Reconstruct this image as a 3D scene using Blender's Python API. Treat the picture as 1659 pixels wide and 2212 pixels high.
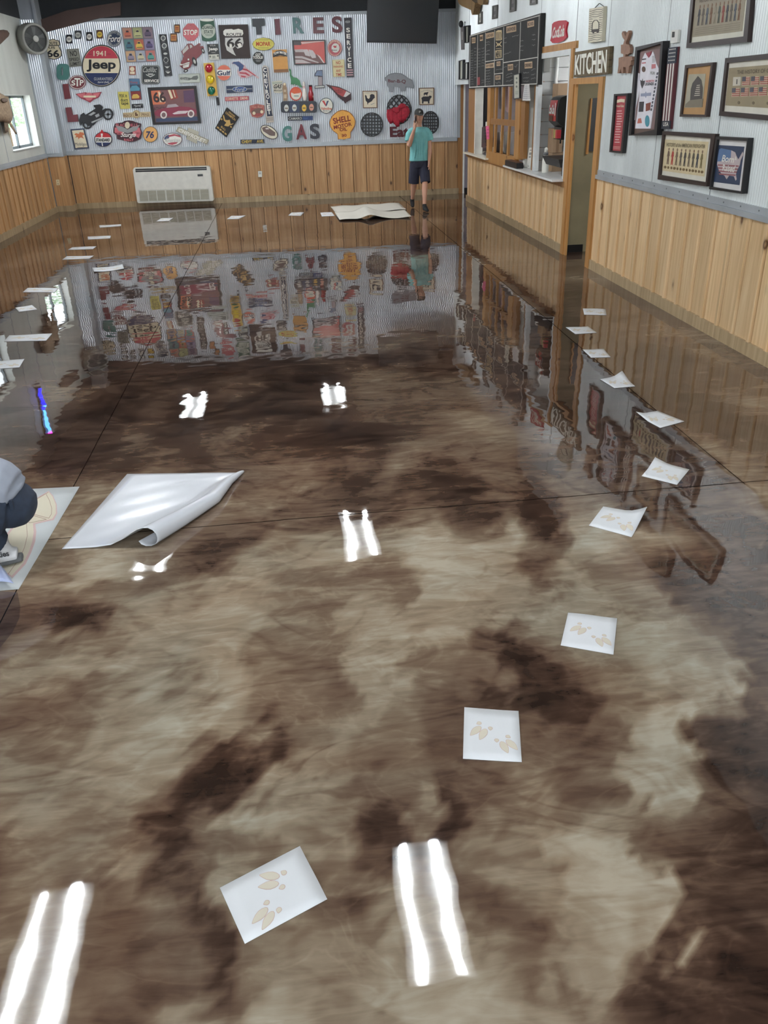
import bpy, bmesh, math, random
import numpy as np
from mathutils import Vector, Matrix
random.seed(7)
for o in list(bpy.data.objects): bpy.data.objects.remove(o)
scene = bpy.context.scene
C = scene.collection
# ------------------------------------------------------------------ camera
CAMZ = 2.1
FPX = 1783.05
CM = np.array([[0.9929850137699031, -0.11435129287269763, -0.030075642083386537],
               [-0.07846557892333299, -0.447001352438721, -0.8910852618252535],
               [0.0884528990627873, 0.8871942136512708, -0.45283828450241653]])   # right, down, forward
cd = bpy.data.cameras.new('camera')
cd.sensor_fit = 'VERTICAL'; cd.sensor_height = 24.0; cd.lens = FPX / 2212 * 24.0
cd.clip_start = 0.05; cd.clip_end = 300
cam = bpy.data.objects.new('camera', cd); C.objects.link(cam)
r_, d_, f_ = [Vector(v) for v in CM]
cam.matrix_world = Matrix(((r_.x, -d_.x, -f_.x, 0), (r_.y, -d_.y, -f_.y, 0), (r_.z, -d_.z, -f_.z, CAMZ), (0, 0, 0, 1)))
scene.camera = cam
# ------------------------------------------------------------------ world, exposure, daylight
W = bpy.data.worlds.new('sky'); scene.world = W; W.use_nodes = True
wn = W.node_tree.nodes; wl = W.node_tree.links
bg = wn['Background']; bg.inputs[0].default_value = (0.86, 0.93, 1.0, 1); bg.inputs[1].default_value = 4.6
scene.view_settings.view_transform = 'Standard'; scene.view_settings.look = 'None'
scene.view_settings.exposure = 0.0; scene.view_settings.gamma = 1.0
scene.view_settings.use_curve_mapping = False
TUBE_POWER = 102.0
H = CAMZ
XR, XL, CEIL = 1.822 * H, -2.36 * H, 4.0
YF = -4.0
def portal(loc, rot, sx, sy):
    l = bpy.data.lights.new('daylight_portal', 'AREA'); l.shape = 'RECTANGLE'; l.size = sx; l.size_y = sy
    l.cycles.is_portal = True
    o = bpy.data.objects.new('daylight_portal', l); o.location = loc; o.rotation_euler = rot; C.objects.link(o)
portal(((XL + XR) / 2, YF, 1.6), (math.radians(90), 0, 0), XR - XL - 0.8, 3.2)
portal((XL - 0.2, 18.6, 1.82), (0, math.radians(-90), 0), 0.92, 1.42)

# ------------------------------------------------------------------ materials
def lin(c):
    return tuple((x / 255 / 12.92) if x / 255 <= 0.04045 else ((x / 255 + 0.055) / 1.055) ** 2.4 for x in c[:3])
MC = {}
def mat(rgb, rough=0.55, metal=0.0, var=0.06, emit=0.0, scale=9.0, coat=0.0, spec=0.5):
    key = (tuple(rgb), rough, metal, var, emit, scale, coat, spec)
    if key in MC: return MC[key]
    m = bpy.data.materials.new('surface_%02x%02x%02x' % tuple(int(x) for x in rgb)); m.use_nodes = True
    nt = m.node_tree; n = nt.nodes; b = n['Principled BSDF']
    c = lin(rgb)
    b.inputs['Roughness'].default_value = rough; b.inputs['Metallic'].default_value = metal
    b.inputs['Coat Weight'].default_value = coat; b.inputs['Coat Roughness'].default_value = 0.08
    b.inputs['Specular IOR Level'].default_value = spec
    if var > 0:
        g = n.new('ShaderNodeNewGeometry'); t = n.new('ShaderNodeTexNoise'); t.inputs['Scale'].default_value = scale
        t.inputs['Detail'].default_value = 3
        r = n.new('ShaderNodeValToRGB')
        r.color_ramp.elements[0].position = 0.3; r.color_ramp.elements[1].position = 0.7
        r.color_ramp.elements[0].color = tuple(x * (1 - var) for x in c) + (1,)
        r.color_ramp.elements[1].color = tuple(min(1, x * (1 + var)) for x in c) + (1,)
        nt.links.new(g.outputs['Position'], t.inputs['Vector']); nt.links.new(t.outputs['Fac'], r.inputs['Fac'])
        nt.links.new(r.outputs['Color'], b.inputs['Base Color'])
    else:
        b.inputs['Base Color'].default_value = c + (1,)
    if emit:
        b.inputs['Emission Color'].default_value = c + (1,); b.inputs['Emission Strength'].default_value = emit
    MC[key] = m
    return m

def pine(name, lo, mid, hi, dark, rnd=0.14):
    m = bpy.data.materials.new(name); m.use_nodes = True
    nt = m.node_tree; n = nt.nodes; L = nt.links.new; b = n['Principled BSDF']
    g = n.new('ShaderNodeNewGeometry'); oi = n.new('ShaderNodeObjectInfo')
    off = n.new('ShaderNodeMath'); off.operation = 'MULTIPLY'; off.inputs[1].default_value = 40
    L(oi.outputs['Random'], off.inputs[0])
    cmb = n.new('ShaderNodeCombineXYZ'); L(off.outputs[0], cmb.inputs[2]); L(off.outputs[0], cmb.inputs[0])
    add = n.new('ShaderNodeVectorMath'); add.operation = 'ADD'; L(g.outputs['Position'], add.inputs[0]); L(cmb.outputs[0], add.inputs[1])
    mp = n.new('ShaderNodeVectorMath'); mp.operation = 'MULTIPLY'; mp.inputs[1].default_value = (22, 22, 1.1); L(add.outputs[0], mp.inputs[0])
    no = n.new('ShaderNodeTexNoise'); no.inputs['Scale'].default_value = 1.0; no.inputs['Detail'].default_value = 5; no.inputs['Distortion'].default_value = 0.8
    L(mp.outputs[0], no.inputs['Vector'])
    rp = n.new('ShaderNodeValToRGB'); e = rp.color_ramp.elements
    e[0].position = 0.25; e[0].color = lin(lo) + (1,); e[1].position = 0.75; e[1].color = lin(hi) + (1,)
    k = e.new(0.5); k.color = lin(mid) + (1,)
    L(no.outputs['Fac'], rp.inputs['Fac'])
    # knots
    mp2 = n.new('ShaderNodeVectorMath'); mp2.operation = 'MULTIPLY'; mp2.inputs[1].default_value = (3.4, 3.4, 2.0); L(add.outputs[0], mp2.inputs[0])
    vo = n.new('ShaderNodeTexVoronoi'); vo.inputs['Scale'].default_value = 1.0; L(mp2.outputs[0], vo.inputs['Vector'])
    kr = n.new('ShaderNodeValToRGB'); ke = kr.color_ramp.elements
    ke[0].position = 0.0; ke[0].color = (0.55, 0.55, 0.55, 1); ke[1].position = 0.17; ke[1].color = (0, 0, 0, 1)
    a = ke.new(0.06); a.color = (1, 1, 1, 1); a = ke.new(0.10); a.color = (0.25, 0.25, 0.25, 1)
    L(vo.outputs['Distance'], kr.inputs['Fac'])
    mx = n.new('ShaderNodeMix'); mx.data_type = 'RGBA'; mx.inputs['B'].default_value = lin(dark) + (1,)
    L(kr.outputs['Color'], mx.inputs['Factor']); L(rp.outputs['Color'], mx.inputs['A'])
    hv = n.new('ShaderNodeHueSaturation')
    vm = n.new('ShaderNodeMapRange'); vm.inputs['To Min'].default_value = 1 - rnd; vm.inputs['To Max'].default_value = 1 + rnd
    L(oi.outputs['Random'], vm.inputs['Value']); L(vm.outputs[0], hv.inputs['Value']); L(mx.outputs['Result'], hv.inputs['Color'])
    L(hv.outputs['Color'], b.inputs['Base Color'])
    b.inputs['Roughness'].default_value = 0.45
    return m
PINE_DIM = pine('dim_knotty_pine', (166, 124, 82), (184, 142, 96), (202, 164, 118), (70, 44, 26), 0.16)  # colour darkened to stand in for the dimmer back of the room
PINE_LIT = pine('lit_knotty_pine', (206, 170, 122), (224, 191, 146), (238, 210, 168), (100, 66, 40), 0.10)  # same pine, the right wall's stronger light put into the colour
PINE_B = pine('weathered_pine', (150, 128, 96), (172, 150, 116), (190, 170, 136), (90, 72, 50))
OAK = pine('golden_oak', (170, 120, 64), (188, 138, 80), (202, 154, 96), (116, 72, 36), 0.06)
OAKD = pine('brown_oak', (142, 98, 54), (160, 114, 66), (174, 130, 80), (96, 60, 32), 0.06)

def metal_mat(name, rgb, rough, metal):
    m = bpy.data.materials.new(name); m.use_nodes = True
    nt = m.node_tree; n = nt.nodes; L = nt.links.new; b = n['Principled BSDF']
    g = n.new('ShaderNodeNewGeometry'); mp = n.new('ShaderNodeVectorMath'); mp.operation = 'MULTIPLY'; mp.inputs[1].default_value = (1.5, 1.5, 0.6)
    L(g.outputs['Position'], mp.inputs[0])
    t = n.new('ShaderNodeTexNoise'); t.inputs['Scale'].default_value = 1.6; t.inputs['Detail'].default_value = 4; L(mp.outputs[0], t.inputs['Vector'])
    r = n.new('ShaderNodeValToRGB'); c = lin(rgb)
    r.color_ramp.elements[0].position = 0.3; r.color_ramp.elements[0].color = tuple(x * 0.88 for x in c) + (1,)
    r.color_ramp.elements[1].position = 0.7; r.color_ramp.elements[1].color = tuple(min(1, x * 1.06) for x in c) + (1,)
    L(t.outputs['Fac'], r.inputs['Fac']); L(r.outputs['Color'], b.inputs['Base Color'])
    b.inputs['Metallic'].default_value = metal; b.inputs['Roughness'].default_value = rough
    return m
CORR = metal_mat('galvanized_corrugated', (212, 217, 222), 0.32, 0.6)
CORRW = metal_mat('pale_ribbed_steel', (226, 232, 232), 0.38, 0.3)
TRIMG = metal_mat('grey_steel_trim', (176, 182, 186), 0.45, 0.3)
PANELW = metal_mat('painted_white_panel', (206, 208, 200), 0.5, 0.05)

# ------------------------------------------------------------------ geometry helpers
def new_obj(name, verts, faces, m, parent=None, smooth=False, recalc=True):
    me = bpy.data.meshes.new(name)
    off = parent_world(parent) if parent is not None else Vector((0, 0, 0))
    bm = bmesh.new()
    vs = [bm.verts.new(Vector(v) - off) for v in verts]
    for f in faces:
        try: bm.faces.new([vs[i] for i in f])
        except ValueError: pass
    if recalc: bmesh.ops.recalc_face_normals(bm, faces=bm.faces)
    bm.to_mesh(me); bm.free()
    if smooth:
        for p in me.polygons: p.use_smooth = True
    me.materials.append(m)
    o = bpy.data.objects.new(name, me); C.objects.link(o)
    if parent is not None: o.parent = parent
    return o
def parent_world(p):
    v = Vector((0, 0, 0))
    while p is not None:
        v = v + p.location; p = p.parent
    return v
def thing(name, label, cat, loc, group=None):
    o = bpy.data.objects.new(name, None); C.objects.link(o); o.location = loc
    o.empty_display_size = 0.05
    o['label'] = label; o['category'] = cat
    if group: o['group'] = group
    return o
def tag(o, label, cat, group=None):
    o['label'] = label; o['category'] = cat
    if group: o['group'] = group
    return o
def struct(o):
    o['kind'] = 'structure'; return o
BOXF = [(0, 1, 2, 3), (4, 7, 6, 5), (0, 4, 5, 1), (1, 5, 6, 2), (2, 6, 7, 3), (3, 7, 4, 0)]
def boxv(a, b):
    (x0, y0, z0), (x1, y1, z1) = a, b
    return [(x0, y0, z0), (x1, y0, z0), (x1, y1, z0), (x0, y1, z0), (x0, y0, z1), (x1, y0, z1), (x1, y1, z1), (x0, y1, z1)]
def box(name, a, b, m, parent=None):
    return new_obj(name, boxv(a, b), BOXF, m, parent)
def boxes(name, lst, m, parent=None):
    v = []; f = []
    for a, b in lst:
        k = len(v); v += boxv(a, b); f += [tuple(i + k for i in q) for q in BOXF]
    return new_obj(name, v, f, m, parent)
def tube_vf(path, radii, seg=10, ry=None, up=None):
    """loft along a path; radii per point; optional flattened second radius"""
    P = [Vector(p) for p in path]; V = []; F = []
    n = len(P); prev = None
    for i, p in enumerate(P):
        t = (P[min(i + 1, n - 1)] - P[max(i - 1, 0)])
        t = t.normalized() if t.length > 1e-9 else Vector((0, 0, 1))
        if prev is None:
            a = Vector(up) if up else (Vector((0, 0, 1)) if abs(t.z) < 0.9 else Vector((1, 0, 0)))
            u = (a - t * a.dot(t)).normalized()
        else:
            u = (prev - t * prev.dot(t)).normalized()
        prev = u; w = t.cross(u)
        ra = radii[i] if hasattr(radii, '__len__') else radii
        rb = (ry[i] if hasattr(ry, '__len__') else ry) if ry is not None else ra
        for k in range(seg):
            th = 2 * math.pi * k / seg
            V.append(tuple(p + u * (ra * math.cos(th)) + w * (rb * math.sin(th))))
    for i in range(n - 1):
        for k in range(seg):
            F.append((i * seg + k, i * seg + (k + 1) % seg, (i + 1) * seg + (k + 1) % seg, (i + 1) * seg + k))
    F.append(tuple(range(seg))); F.append(tuple((n - 1) * seg + k for k in range(seg)))
    return V, F
def merge(parts):
    V = []; F = []
    for v, f in parts:
        k = len(V); V += v; F += [tuple(i + k for i in q) for q in f]
    return V, F
def tube(name, path, radii, m, parent=None, seg=10, smooth=True, ry=None, up=None):
    v, f = tube_vf(path, radii, seg, ry, up)
    return new_obj(name, v, f, m, parent, smooth)
def sphere_vf(c, rx, ry, rz, seg=14, rings=9):
    V = [(c[0], c[1], c[2] - rz)]; F = []
    for i in range(1, rings):
        ph = -math.pi / 2 + math.pi * i / rings
        for k in range(seg):
            th = 2 * math.pi * k / seg
            V.append((c[0] + rx * math.cos(ph) * math.cos(th), c[1] + ry * math.cos(ph) * math.sin(th), c[2] + rz * math.sin(ph)))
    V.append((c[0], c[1], c[2] + rz)); last = len(V) - 1
    for k in range(seg): F.append((0, 1 + (k + 1) % seg, 1 + k))
    for i in range(rings - 2):
        for k in range(seg):
            F.append((1 + i * seg + k, 1 + i * seg + (k + 1) % seg, 1 + (i + 1) * seg + (k + 1) % seg, 1 + (i + 1) * seg + k))
    b = 1 + (rings - 2) * seg
    for k in range(seg): F.append((b + k, b + (k + 1) % seg, last))
    return V, F

# planes of the place; a photo pixel gives a direction, the plane gives the distance
class Plane:
    def __init__(s, p, n):
        s.p = Vector(p); s.n = Vector(n).normalized()
    def at(s, uv, d=0.0):
        u, v = uv
        c = ((u - 829.5) / FPX, (v - 1106.0) / FPX, 1.0)
        r = Vector(CM.T @ np.array(c)); o = Vector((0, 0, CAMZ))
        q = s.p + s.n * d
        return o + r * ((q - o).dot(s.n) / r.dot(s.n))
BW = Plane((0, 9.4735 * H, 0), (-0.0357, -1, 0))
RW = Plane((XR, 0, 0), (-1, 0, 0))
LW = Plane((XL, 0, 0), (1, 0, 0))
FL = Plane((0, 0, 0), (0, 0, 1))
def crop(ox, oy, s):
    return lambda *pts: [(ox + x / s, oy + y / s) for x, y in pts]
C1 = crop(0, 0, 4.8794); C2 = crop(300, 20, 5.53); C3 = crop(560, 20, 6.9125)
C4 = crop(760, 0, 6.3808); C5 = crop(1000, 0, 5.0273); C6 = crop(1300, 0, 4.6212)
CA = crop(0, 280, 3.318); CB = crop(500, 280, 3.0722); CL = crop(0, 560, 2.9625); CS = crop(1160, 190, 10.5333)
CQ = crop(1010, 180, 10.055); CMN = crop(1005, 60, 9.7588); CT = crop(980, 0, 8.295); CJ = crop(1300, 80, 8.5056); CE = crop(940, 0, 11.058)
CK = crop(930, 270, 11.06); CD = crop(1180, 340, 8.5067); CP = crop(860, 210, 8.51); CW = crop(0, 940, 6.145); CN = crop(0, 180, 11.85)
CG = crop(830, 1240, 2.0012); CF = crop(0, 1240, 1.9988); CTOP = crop(1470, 0, 8.7778)
def lerp(a, b, t): return (a[0] + (b[0] - a[0]) * t, a[1] + (b[1] - a[1]) * t)
def bil(q, s, t):            # quad tl, tr, br, bl ; s right, t down
    return lerp(lerp(q[0], q[1], s), lerp(q[3], q[2], s), t)
def sub(q, s0, t0, s1, t1):
    return [bil(q, s0, t0), bil(q, s1, t0), bil(q, s1, t1), bil(q, s0, t1)]
def rect(x0, y0, x1, y1): return [(x0, y0), (x1, y0), (x1, y1), (x0, y1)]
def ell(cx, cy, rx, ry, n=28, a0=0, a1=360, rot=0):
    o = []; full = abs(a1 - a0) >= 360; k = n if full else n + 1; cr, sr = math.cos(math.radians(rot)), math.sin(math.radians(rot))
    for i in range(k):
        a = math.radians(a0 + (a1 - a0) * i / n); x, y = rx * math.cos(a), ry * math.sin(a)
        o.append((cx + x * cr - y * sr, cy + x * sr + y * cr))
    return o
def rrect(x0, y0, x1, y1, r, n=4):
    o = []
    for cx, cy, a in ((x1 - r, y0 + r, -90), (x1 - r, y1 - r, 0), (x0 + r, y1 - r, 90), (x0 + r, y0 + r, 180)):
        for i in range(n + 1):
            t = math.radians(a + 90 * i / n); o.append((cx + r * math.cos(t), cy + r * math.sin(t)))
    return o
def shape(pl, pts, d0, d1, m, name, parent):
    """solid cut-out: outline in photo pixels on plane at depth d1, extruded back to d0"""
    fr = [pl.at(p, d1) for p in pts]; bk = [q - pl.n * (d1 - d0) for q in fr]; n = len(pts)
    V = fr + bk
    F = [tuple(range(n)), tuple(range(2 * n - 1, n - 1, -1))] + [(i, (i + 1) % n, n + (i + 1) % n, n + i) for i in range(n)]
    return new_obj(name, V, F, m, parent)
def shapes(pl, lst, d0, d1, m, name, parent):
    V = []; F = []
    for pts in lst:
        k = len(V); fr = [pl.at(p, d1) for p in pts]; bk = [q - pl.n * (d1 - d0) for q in fr]; n = len(pts)
        V += fr + bk
        F += [tuple(range(k, k + n)), tuple(range(k + 2 * n - 1, k + n - 1, -1))] + [(k + i, k + (i + 1) % n, k + n + (i + 1) % n, k + n + i) for i in range(n)]
    return new_obj(name, V, F, m, parent)
def ribbon(poly, w):
    out = []
    for a, b in zip(poly[:-1], poly[1:]):
        dx, dy = b[0] - a[0], b[1] - a[1]; l = math.hypot(dx, dy) or 1
        nx, ny = -dy / l * w / 2, dx / l * w / 2
        out.append([(a[0] + nx, a[1] + ny), (b[0] + nx, b[1] + ny), (b[0] - nx, b[1] - ny), (a[0] - nx, a[1] - ny)])
    return out
def outline(pl, pts, w, d, m, name, parent, closed=True):
    p = list(pts) + ([pts[0]] if closed else [])
    return shapes(pl, ribbon(p, w), d - 0.002, d, m, name, parent)
FONTC = {}
def glyphs(s, bold):
    bold = min(bold, .03); k = (s, bold)
    if k in FONTC: return FONTC[k]
    cu = bpy.data.curves.new('lettering', 'FONT'); cu.body = s; cu.offset = bold; cu.resolution_u = 4; cu.fill_mode = 'FRONT'
    ob = bpy.data.objects.new('lettering', cu); C.objects.link(ob)
    bpy.context.view_layer.update()
    me = bpy.data.meshes.new_from_object(ob.evaluated_get(bpy.context.evaluated_depsgraph_get()))
    vs = np.array([tuple(v.co) for v in me.vertices]); fs = [tuple(p.vertices) for p in me.polygons]
    bpy.data.objects.remove(ob); bpy.data.curves.remove(cu); bpy.data.meshes.remove(me)
    mn = vs.min(0); mxv = vs.max(0)
    st = [((v[0] - mn[0]) / max(1e-6, mxv[0] - mn[0]), 1 - (v[1] - mn[1]) / max(1e-6, mxv[1] - mn[1])) for v in vs]
    FONTC[k] = (st, fs); return FONTC[k]
def text(pl, s, q, d, m, parent, bold=0.02, name='lettering', fn=None, thick=0.0, shear=0.0):
    """q: quad in pixels tl,tr,br,bl (or 2 points tl,br)"""
    if fn is None:
        if len(q) == 2: q = rect(q[0][0], q[0][1], q[1][0], q[1][1])
        def fn(a, b): return bil(q, a + shear * (0.5 - b), b)
    st, fs = glyphs(s, bold)
    fr = [pl.at(fn(a, b), d) for a, b in st]
    if thick <= 0:
        return new_obj(name, fr, fs, m, parent, recalc=False)
    n = len(fr); bk = [p - pl.n * thick for p in fr]
    from collections import Counter
    ec = Counter(); dirs = {}
    for f in fs:
        for a, b in zip(f, f[1:] + f[:1]):
            ec[frozenset((a, b))] += 1; dirs[frozenset((a, b))] = (a, b)
    F = list(fs) + [tuple(i + n for i in reversed(f)) for f in fs]
    for e, c in ec.items():
        if c == 1:
            a, b = dirs[e]; F.append((b, a, a + n, b + n))
    return new_obj(name, fr + bk, F, m, parent, recalc=False)
def arc(cx, cy, rx, ry, a0, a1, hh):
    """text along an ellipse arc; angles in degrees (-90 is up), hh letter height in px (inward)"""
    def fn(s, t):
        a = math.radians(a0 + (a1 - a0) * s); k = t * hh
        return (cx + (rx - k) * math.cos(a), cy + (ry - k) * math.sin(a))
    return fn
def base_of(pl, pts, d=0.0):
    ps = [pl.at(p, d) for p in pts]
    c = sum(ps, Vector()) / len(ps); z = min(p.z for p in ps)
    return Vector((c.x, c.y, z))
def sign(name, label, pts, m, pl=BW, th=0.02, cat='sign', group=None, part='panel'):
    t = thing(name, label, cat, base_of(pl, pts), group)
    shape(pl, pts, GAP[pl], GAP[pl] + th, m, part, t)
    return t
GAP = {BW: 0.006, RW: 0.006, LW: 0.006}
# ================================================================== STRUCTURE
BW.T = Vector((1, -0.0357, 0)).normalized(); RW.T = Vector((0, 1, 0)); LW.T = Vector((0, 1, 0))
def wp(pl, a, z, d): return pl.p + pl.T * a + Vector((0, 0, z)) + pl.n * d
def wbox(pl, a0, a1, z0, z1, d0, d1, m, name, parent=None):
    v = [wp(pl, a, z, d) for z in (z0, z1) for a, d in ((a0, d0), (a1, d0), (a1, d1), (a0, d1))]
    return new_obj(name, v, BOXF, m, parent)
def corrugated(pl, a0, a1, z0, z1, period, amp, m, name, parent, base=-0.004, per=8):
    n = max(2, int((a1 - a0) / period * per)); V = []; F = []
    for i in range(n + 1):
        a = a0 + (a1 - a0) * i / n
        d = base + amp * math.cos(2 * math.pi * a / period)
        V += [wp(pl, a, z0, d), wp(pl, a, z1, d)]
    for i in range(n): F.append((2 * i, 2 * i + 2, 2 * i + 3, 2 * i + 1))
    o = new_obj(name, V, F, m, parent, smooth=True, recalc=False)
    return o
_bc = {}
def board(pl, a0, a1, z0, z1, d0, d1, m, name, parent, ch=0.004):
    """bevelled-edge board; alike boards share mesh data"""
    w, hh, t = round(a1 - a0, 3), round(z1 - z0, 3), round(d1 - d0, 4)
    key = (w, hh, t, m.name, name)
    if key not in _bc:
        v = [(0, 0, 0), (w, 0, 0), (w, t - ch, 0), (w - ch, t, 0), (ch, t, 0), (0, t - ch, 0)]
        V = v + [(x, y, hh) for x, y, z in v]
        F = [(5, 4, 3, 2, 1, 0), (6, 7, 8, 9, 10, 11)] + [(i, (i + 1) % 6, 6 + (i + 1) % 6, 6 + i) for i in range(6)]
        me = bpy.data.meshes.new(name); bm = bmesh.new(); vs = [bm.verts.new(q) for q in V]
        for f in F: bm.faces.new([vs[i] for i in f])
        bmesh.ops.recalc_face_normals(bm, faces=bm.faces); bm.to_mesh(me); bm.free(); me.materials.append(m)
        _bc[key] = me
    o = bpy.data.objects.new(name, _bc[key]); C.objects.link(o)
    # local x along T, local y along n
    T, N = pl.T, pl.n
    if T.cross(N).z < 0:      # keep right handed: start from the other end
        T = -T; org = wp(pl, a1, z0, d0)
    else: org = wp(pl, a0, z0, d0)
    o.rotation_euler = (0, 0, math.atan2(T.y, T.x)); o.location = org - (parent_world(parent) if parent else Vector())
    o.parent = parent
    return o
def wainscot(pl, a0, a1, z0, z1, pitch, parent, m, batten=0.055):
    n = max(1, round((a1 - a0) / pitch)); p = (a1 - a0) / n
    for i in range(n):
        board(pl, a0 + i * p + 0.016, a0 + (i + 1) * p - 0.016, z0, z1, -0.012, random.choice((0.003, 0.005, 0.007)), m, 'board', parent)
    for i in range(1, n):
        board(pl, a0 + i * p - 0.005, a0 + i * p + 0.038, z0, z1, -0.010, 0.026, m, 'batten', parent)
    wbox(pl, a0, a1, z0, z1, -0.02, -0.0125, mat((70, 48, 32), .8), 'backing', parent)  # dark sheet behind the slots, paints the shadow lines beside the battens

# ---- floor : marbled metallic epoxy. The pattern is the poured colour of the floor itself.
def value_noise(x, y, seed):
    rs = np.random.RandomState(seed); g = rs.rand(64, 64)
    xi = np.floor(x).astype(int); yi = np.floor(y).astype(int); fx = x - xi; fy = y - yi
    fx = fx * fx * (3 - 2 * fx); fy = fy * fy * (3 - 2 * fy)
    a = g[xi % 64, yi % 64]; b = g[(xi + 1) % 64, yi % 64]; c = g[xi % 64, (yi + 1) % 64]; d = g[(xi + 1) % 64, (yi + 1) % 64]
    return (a * (1 - fx) + b * fx) * (1 - fy) + (c * (1 - fx) + d * fx) * fy
POURS = [  # polyline in photo pixels on the floor, half width in px, tone 0 dark umber .. 1 pale pearl
    ([(610, 1560), (545, 1660), (440, 1740), (395, 1690)], 62, 0.0), ([(350, 1850), (420, 1790)], 48, 0.02), ([(600, 1600), (560, 1500)], 30, 0.2),
    ([(840, 1400), (900, 1470), (870, 1570), (790, 1700), (770, 1800)], 62, 0.32), ([(760, 1780), (790, 1690)], 40, 0.05),
    ([(985, 1710), (1045, 1745)], 52, 0.08), ([(1105, 1420), (1130, 1530), (1190, 1620)], 45, 0.04), ([(1160, 1410), (1120, 1480)], 36, 0.2),
    ([(1500, 1610), (1600, 1625), (1700, 1640)], 70, 0.06), ([(1530, 1770), (1700, 1800)], 110, 0.14), ([(1540, 1960), (1700, 2000)], 110, 0.12),
    ([(1470, 2090), (1600, 2160), (1700, 2212)], 120, 0.10), ([(1440, 2212), (1520, 2260)], 110, 0.12),
    ([(60, 1840), (200, 1870)], 55, 0.34), ([(430, 1890), (440, 2040), (420, 2180)], 48, 0.27), ([(90, 1335), (190, 1342)], 34, 0.14),
    ([(40, 1390), (160, 1402)], 26, 0.12), ([(1010, 1950), (1130, 2050)], 48, 0.24), ([(1180, 2030), (1150, 2090)], 30, 0.3),
    ([(540, 1470), (640, 1350), (720, 1290), (830, 1240)], 36, 0.28), ([(200, 800), (400, 785), (640, 780)], 26, 0.08), ([(600, 890), (700, 960), (760, 1020)], 60, 0.08),
    ([(300, 900), (500, 890)], 42, 0.12), ([(150, 980), (260, 1000)], 40, 0.10), ([(900, 1040), (1010, 1030)], 34, 0.12), ([(1190, 1110), (1200, 1190), (1160, 1250)], 44, 0.08),
    ([(900, 780), (1060, 760)], 30, 0.14), ([(620, 1120), (760, 1090), (900, 1075)], 28, 0.30), ([(100, 2120), (300, 2150)], 50, 0.30), ([(660, 1930), (740, 1990)], 50, 0.32),
    ([(1060, 1130), (1000, 1110)], 40, 0.15), ([(200, 1270), (330, 1290)], 26, 0.2), ([(1300, 1560), (1240, 1610)], 36, 0.4), ([(1330, 1740), (1230, 1790)], 22, 0.4), ([(1480, 880), (1659, 960)], 60, .14), ([(1350, 880), (1480, 1010)], 50, .16), ([(1500, 1100), (1659, 1180)], 66, .12), ([(1570, 1250), (1700, 1400)], 56, .16), ([(1250, 800), (1330, 900)], 40, .16), ([(1300, 1040), (1400, 1090)], 34, .22), ([(1610, 1450), (1700, 1520)], 56, .12), ([(300, 630), (900, 650)], 40, .2), ([(1050, 600), (1150, 720)], 30, .14), ([(60, 700), (200, 760)], 40, .2), ([(700, 1840), (880, 1840)], 36, .2), ([(150, 2000), (330, 1990)], 60, .45), ([(1150, 2150), (1000, 2050)], 40, .6), ([(60, 1560), (30, 1620)], 60, .36), ([(300, 1840), (260, 1900)], 40, .3),
    ([(900, 1200), (1050, 1190), (1150, 1170)], 46, 0.78), ([(940, 1270), (1100, 1290)], 64, 0.86), ([(1290, 1290), (1400, 1270), (1450, 1400), (1530, 1500)], 92, 0.86),
    ([(1350, 1500), (1450, 1570)], 56, 0.92), ([(1300, 1680), (1420, 1700)], 60, 0.96), ([(1270, 1890), (1350, 1950), (1400, 1840)], 84, 0.95), ([(1240, 2100), (1330, 2110)], 74, 0.85),
    ([(350, 1450), (450, 1400), (500, 1300)], 64, 0.78), ([(200, 1600), (300, 1650), (240, 1500)], 80, 0.80), ([(60, 1690), (150, 1500)], 54, 0.6),
    ([(620, 1640), (640, 1740)], 52, 0.82), ([(470, 1845), (520, 1830)], 50, 0.82), ([(680, 1560), (700, 1500)], 36, 0.72), ([(860, 1330), (760, 1390)], 46, 0.8),
    ([(420, 2120), (560, 2100)], 64, 0.85), ([(700, 2130), (760, 2100)], 54, 0.75), ([(830, 2060), (860, 2180)], 54, 0.75), ([(1100, 1900), (1180, 1840)], 56, 0.8),
    ([(600, 1040), (760, 1000)], 24, 0.62), ([(470, 960), (560, 910)], 18, 0.66), ([(290, 940), (360, 880)], 26, 0.55), ([(700, 750), (1000, 720)], 26, 0.5),
    ([(840, 880), (960, 850)], 34, 0.52), ([(980, 960), (1100, 1010)], 30, 0.6), ([(830, 1040), (900, 990)], 26, 0.6), ([(100, 1230), (60, 1300)], 40, 0.5), ([(600, 1200), (720, 1220)], 40, 0.62),
    ([(1000, 1560), (950, 1500)], 50, 0.42), ([(1000, 2130), (1100, 2160)], 50, 0.7), ([(1380, 1620), (1300, 1630)], 30, 0.9), ([(20, 1960), (40, 2060)], 40, 0.6),
]
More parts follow.
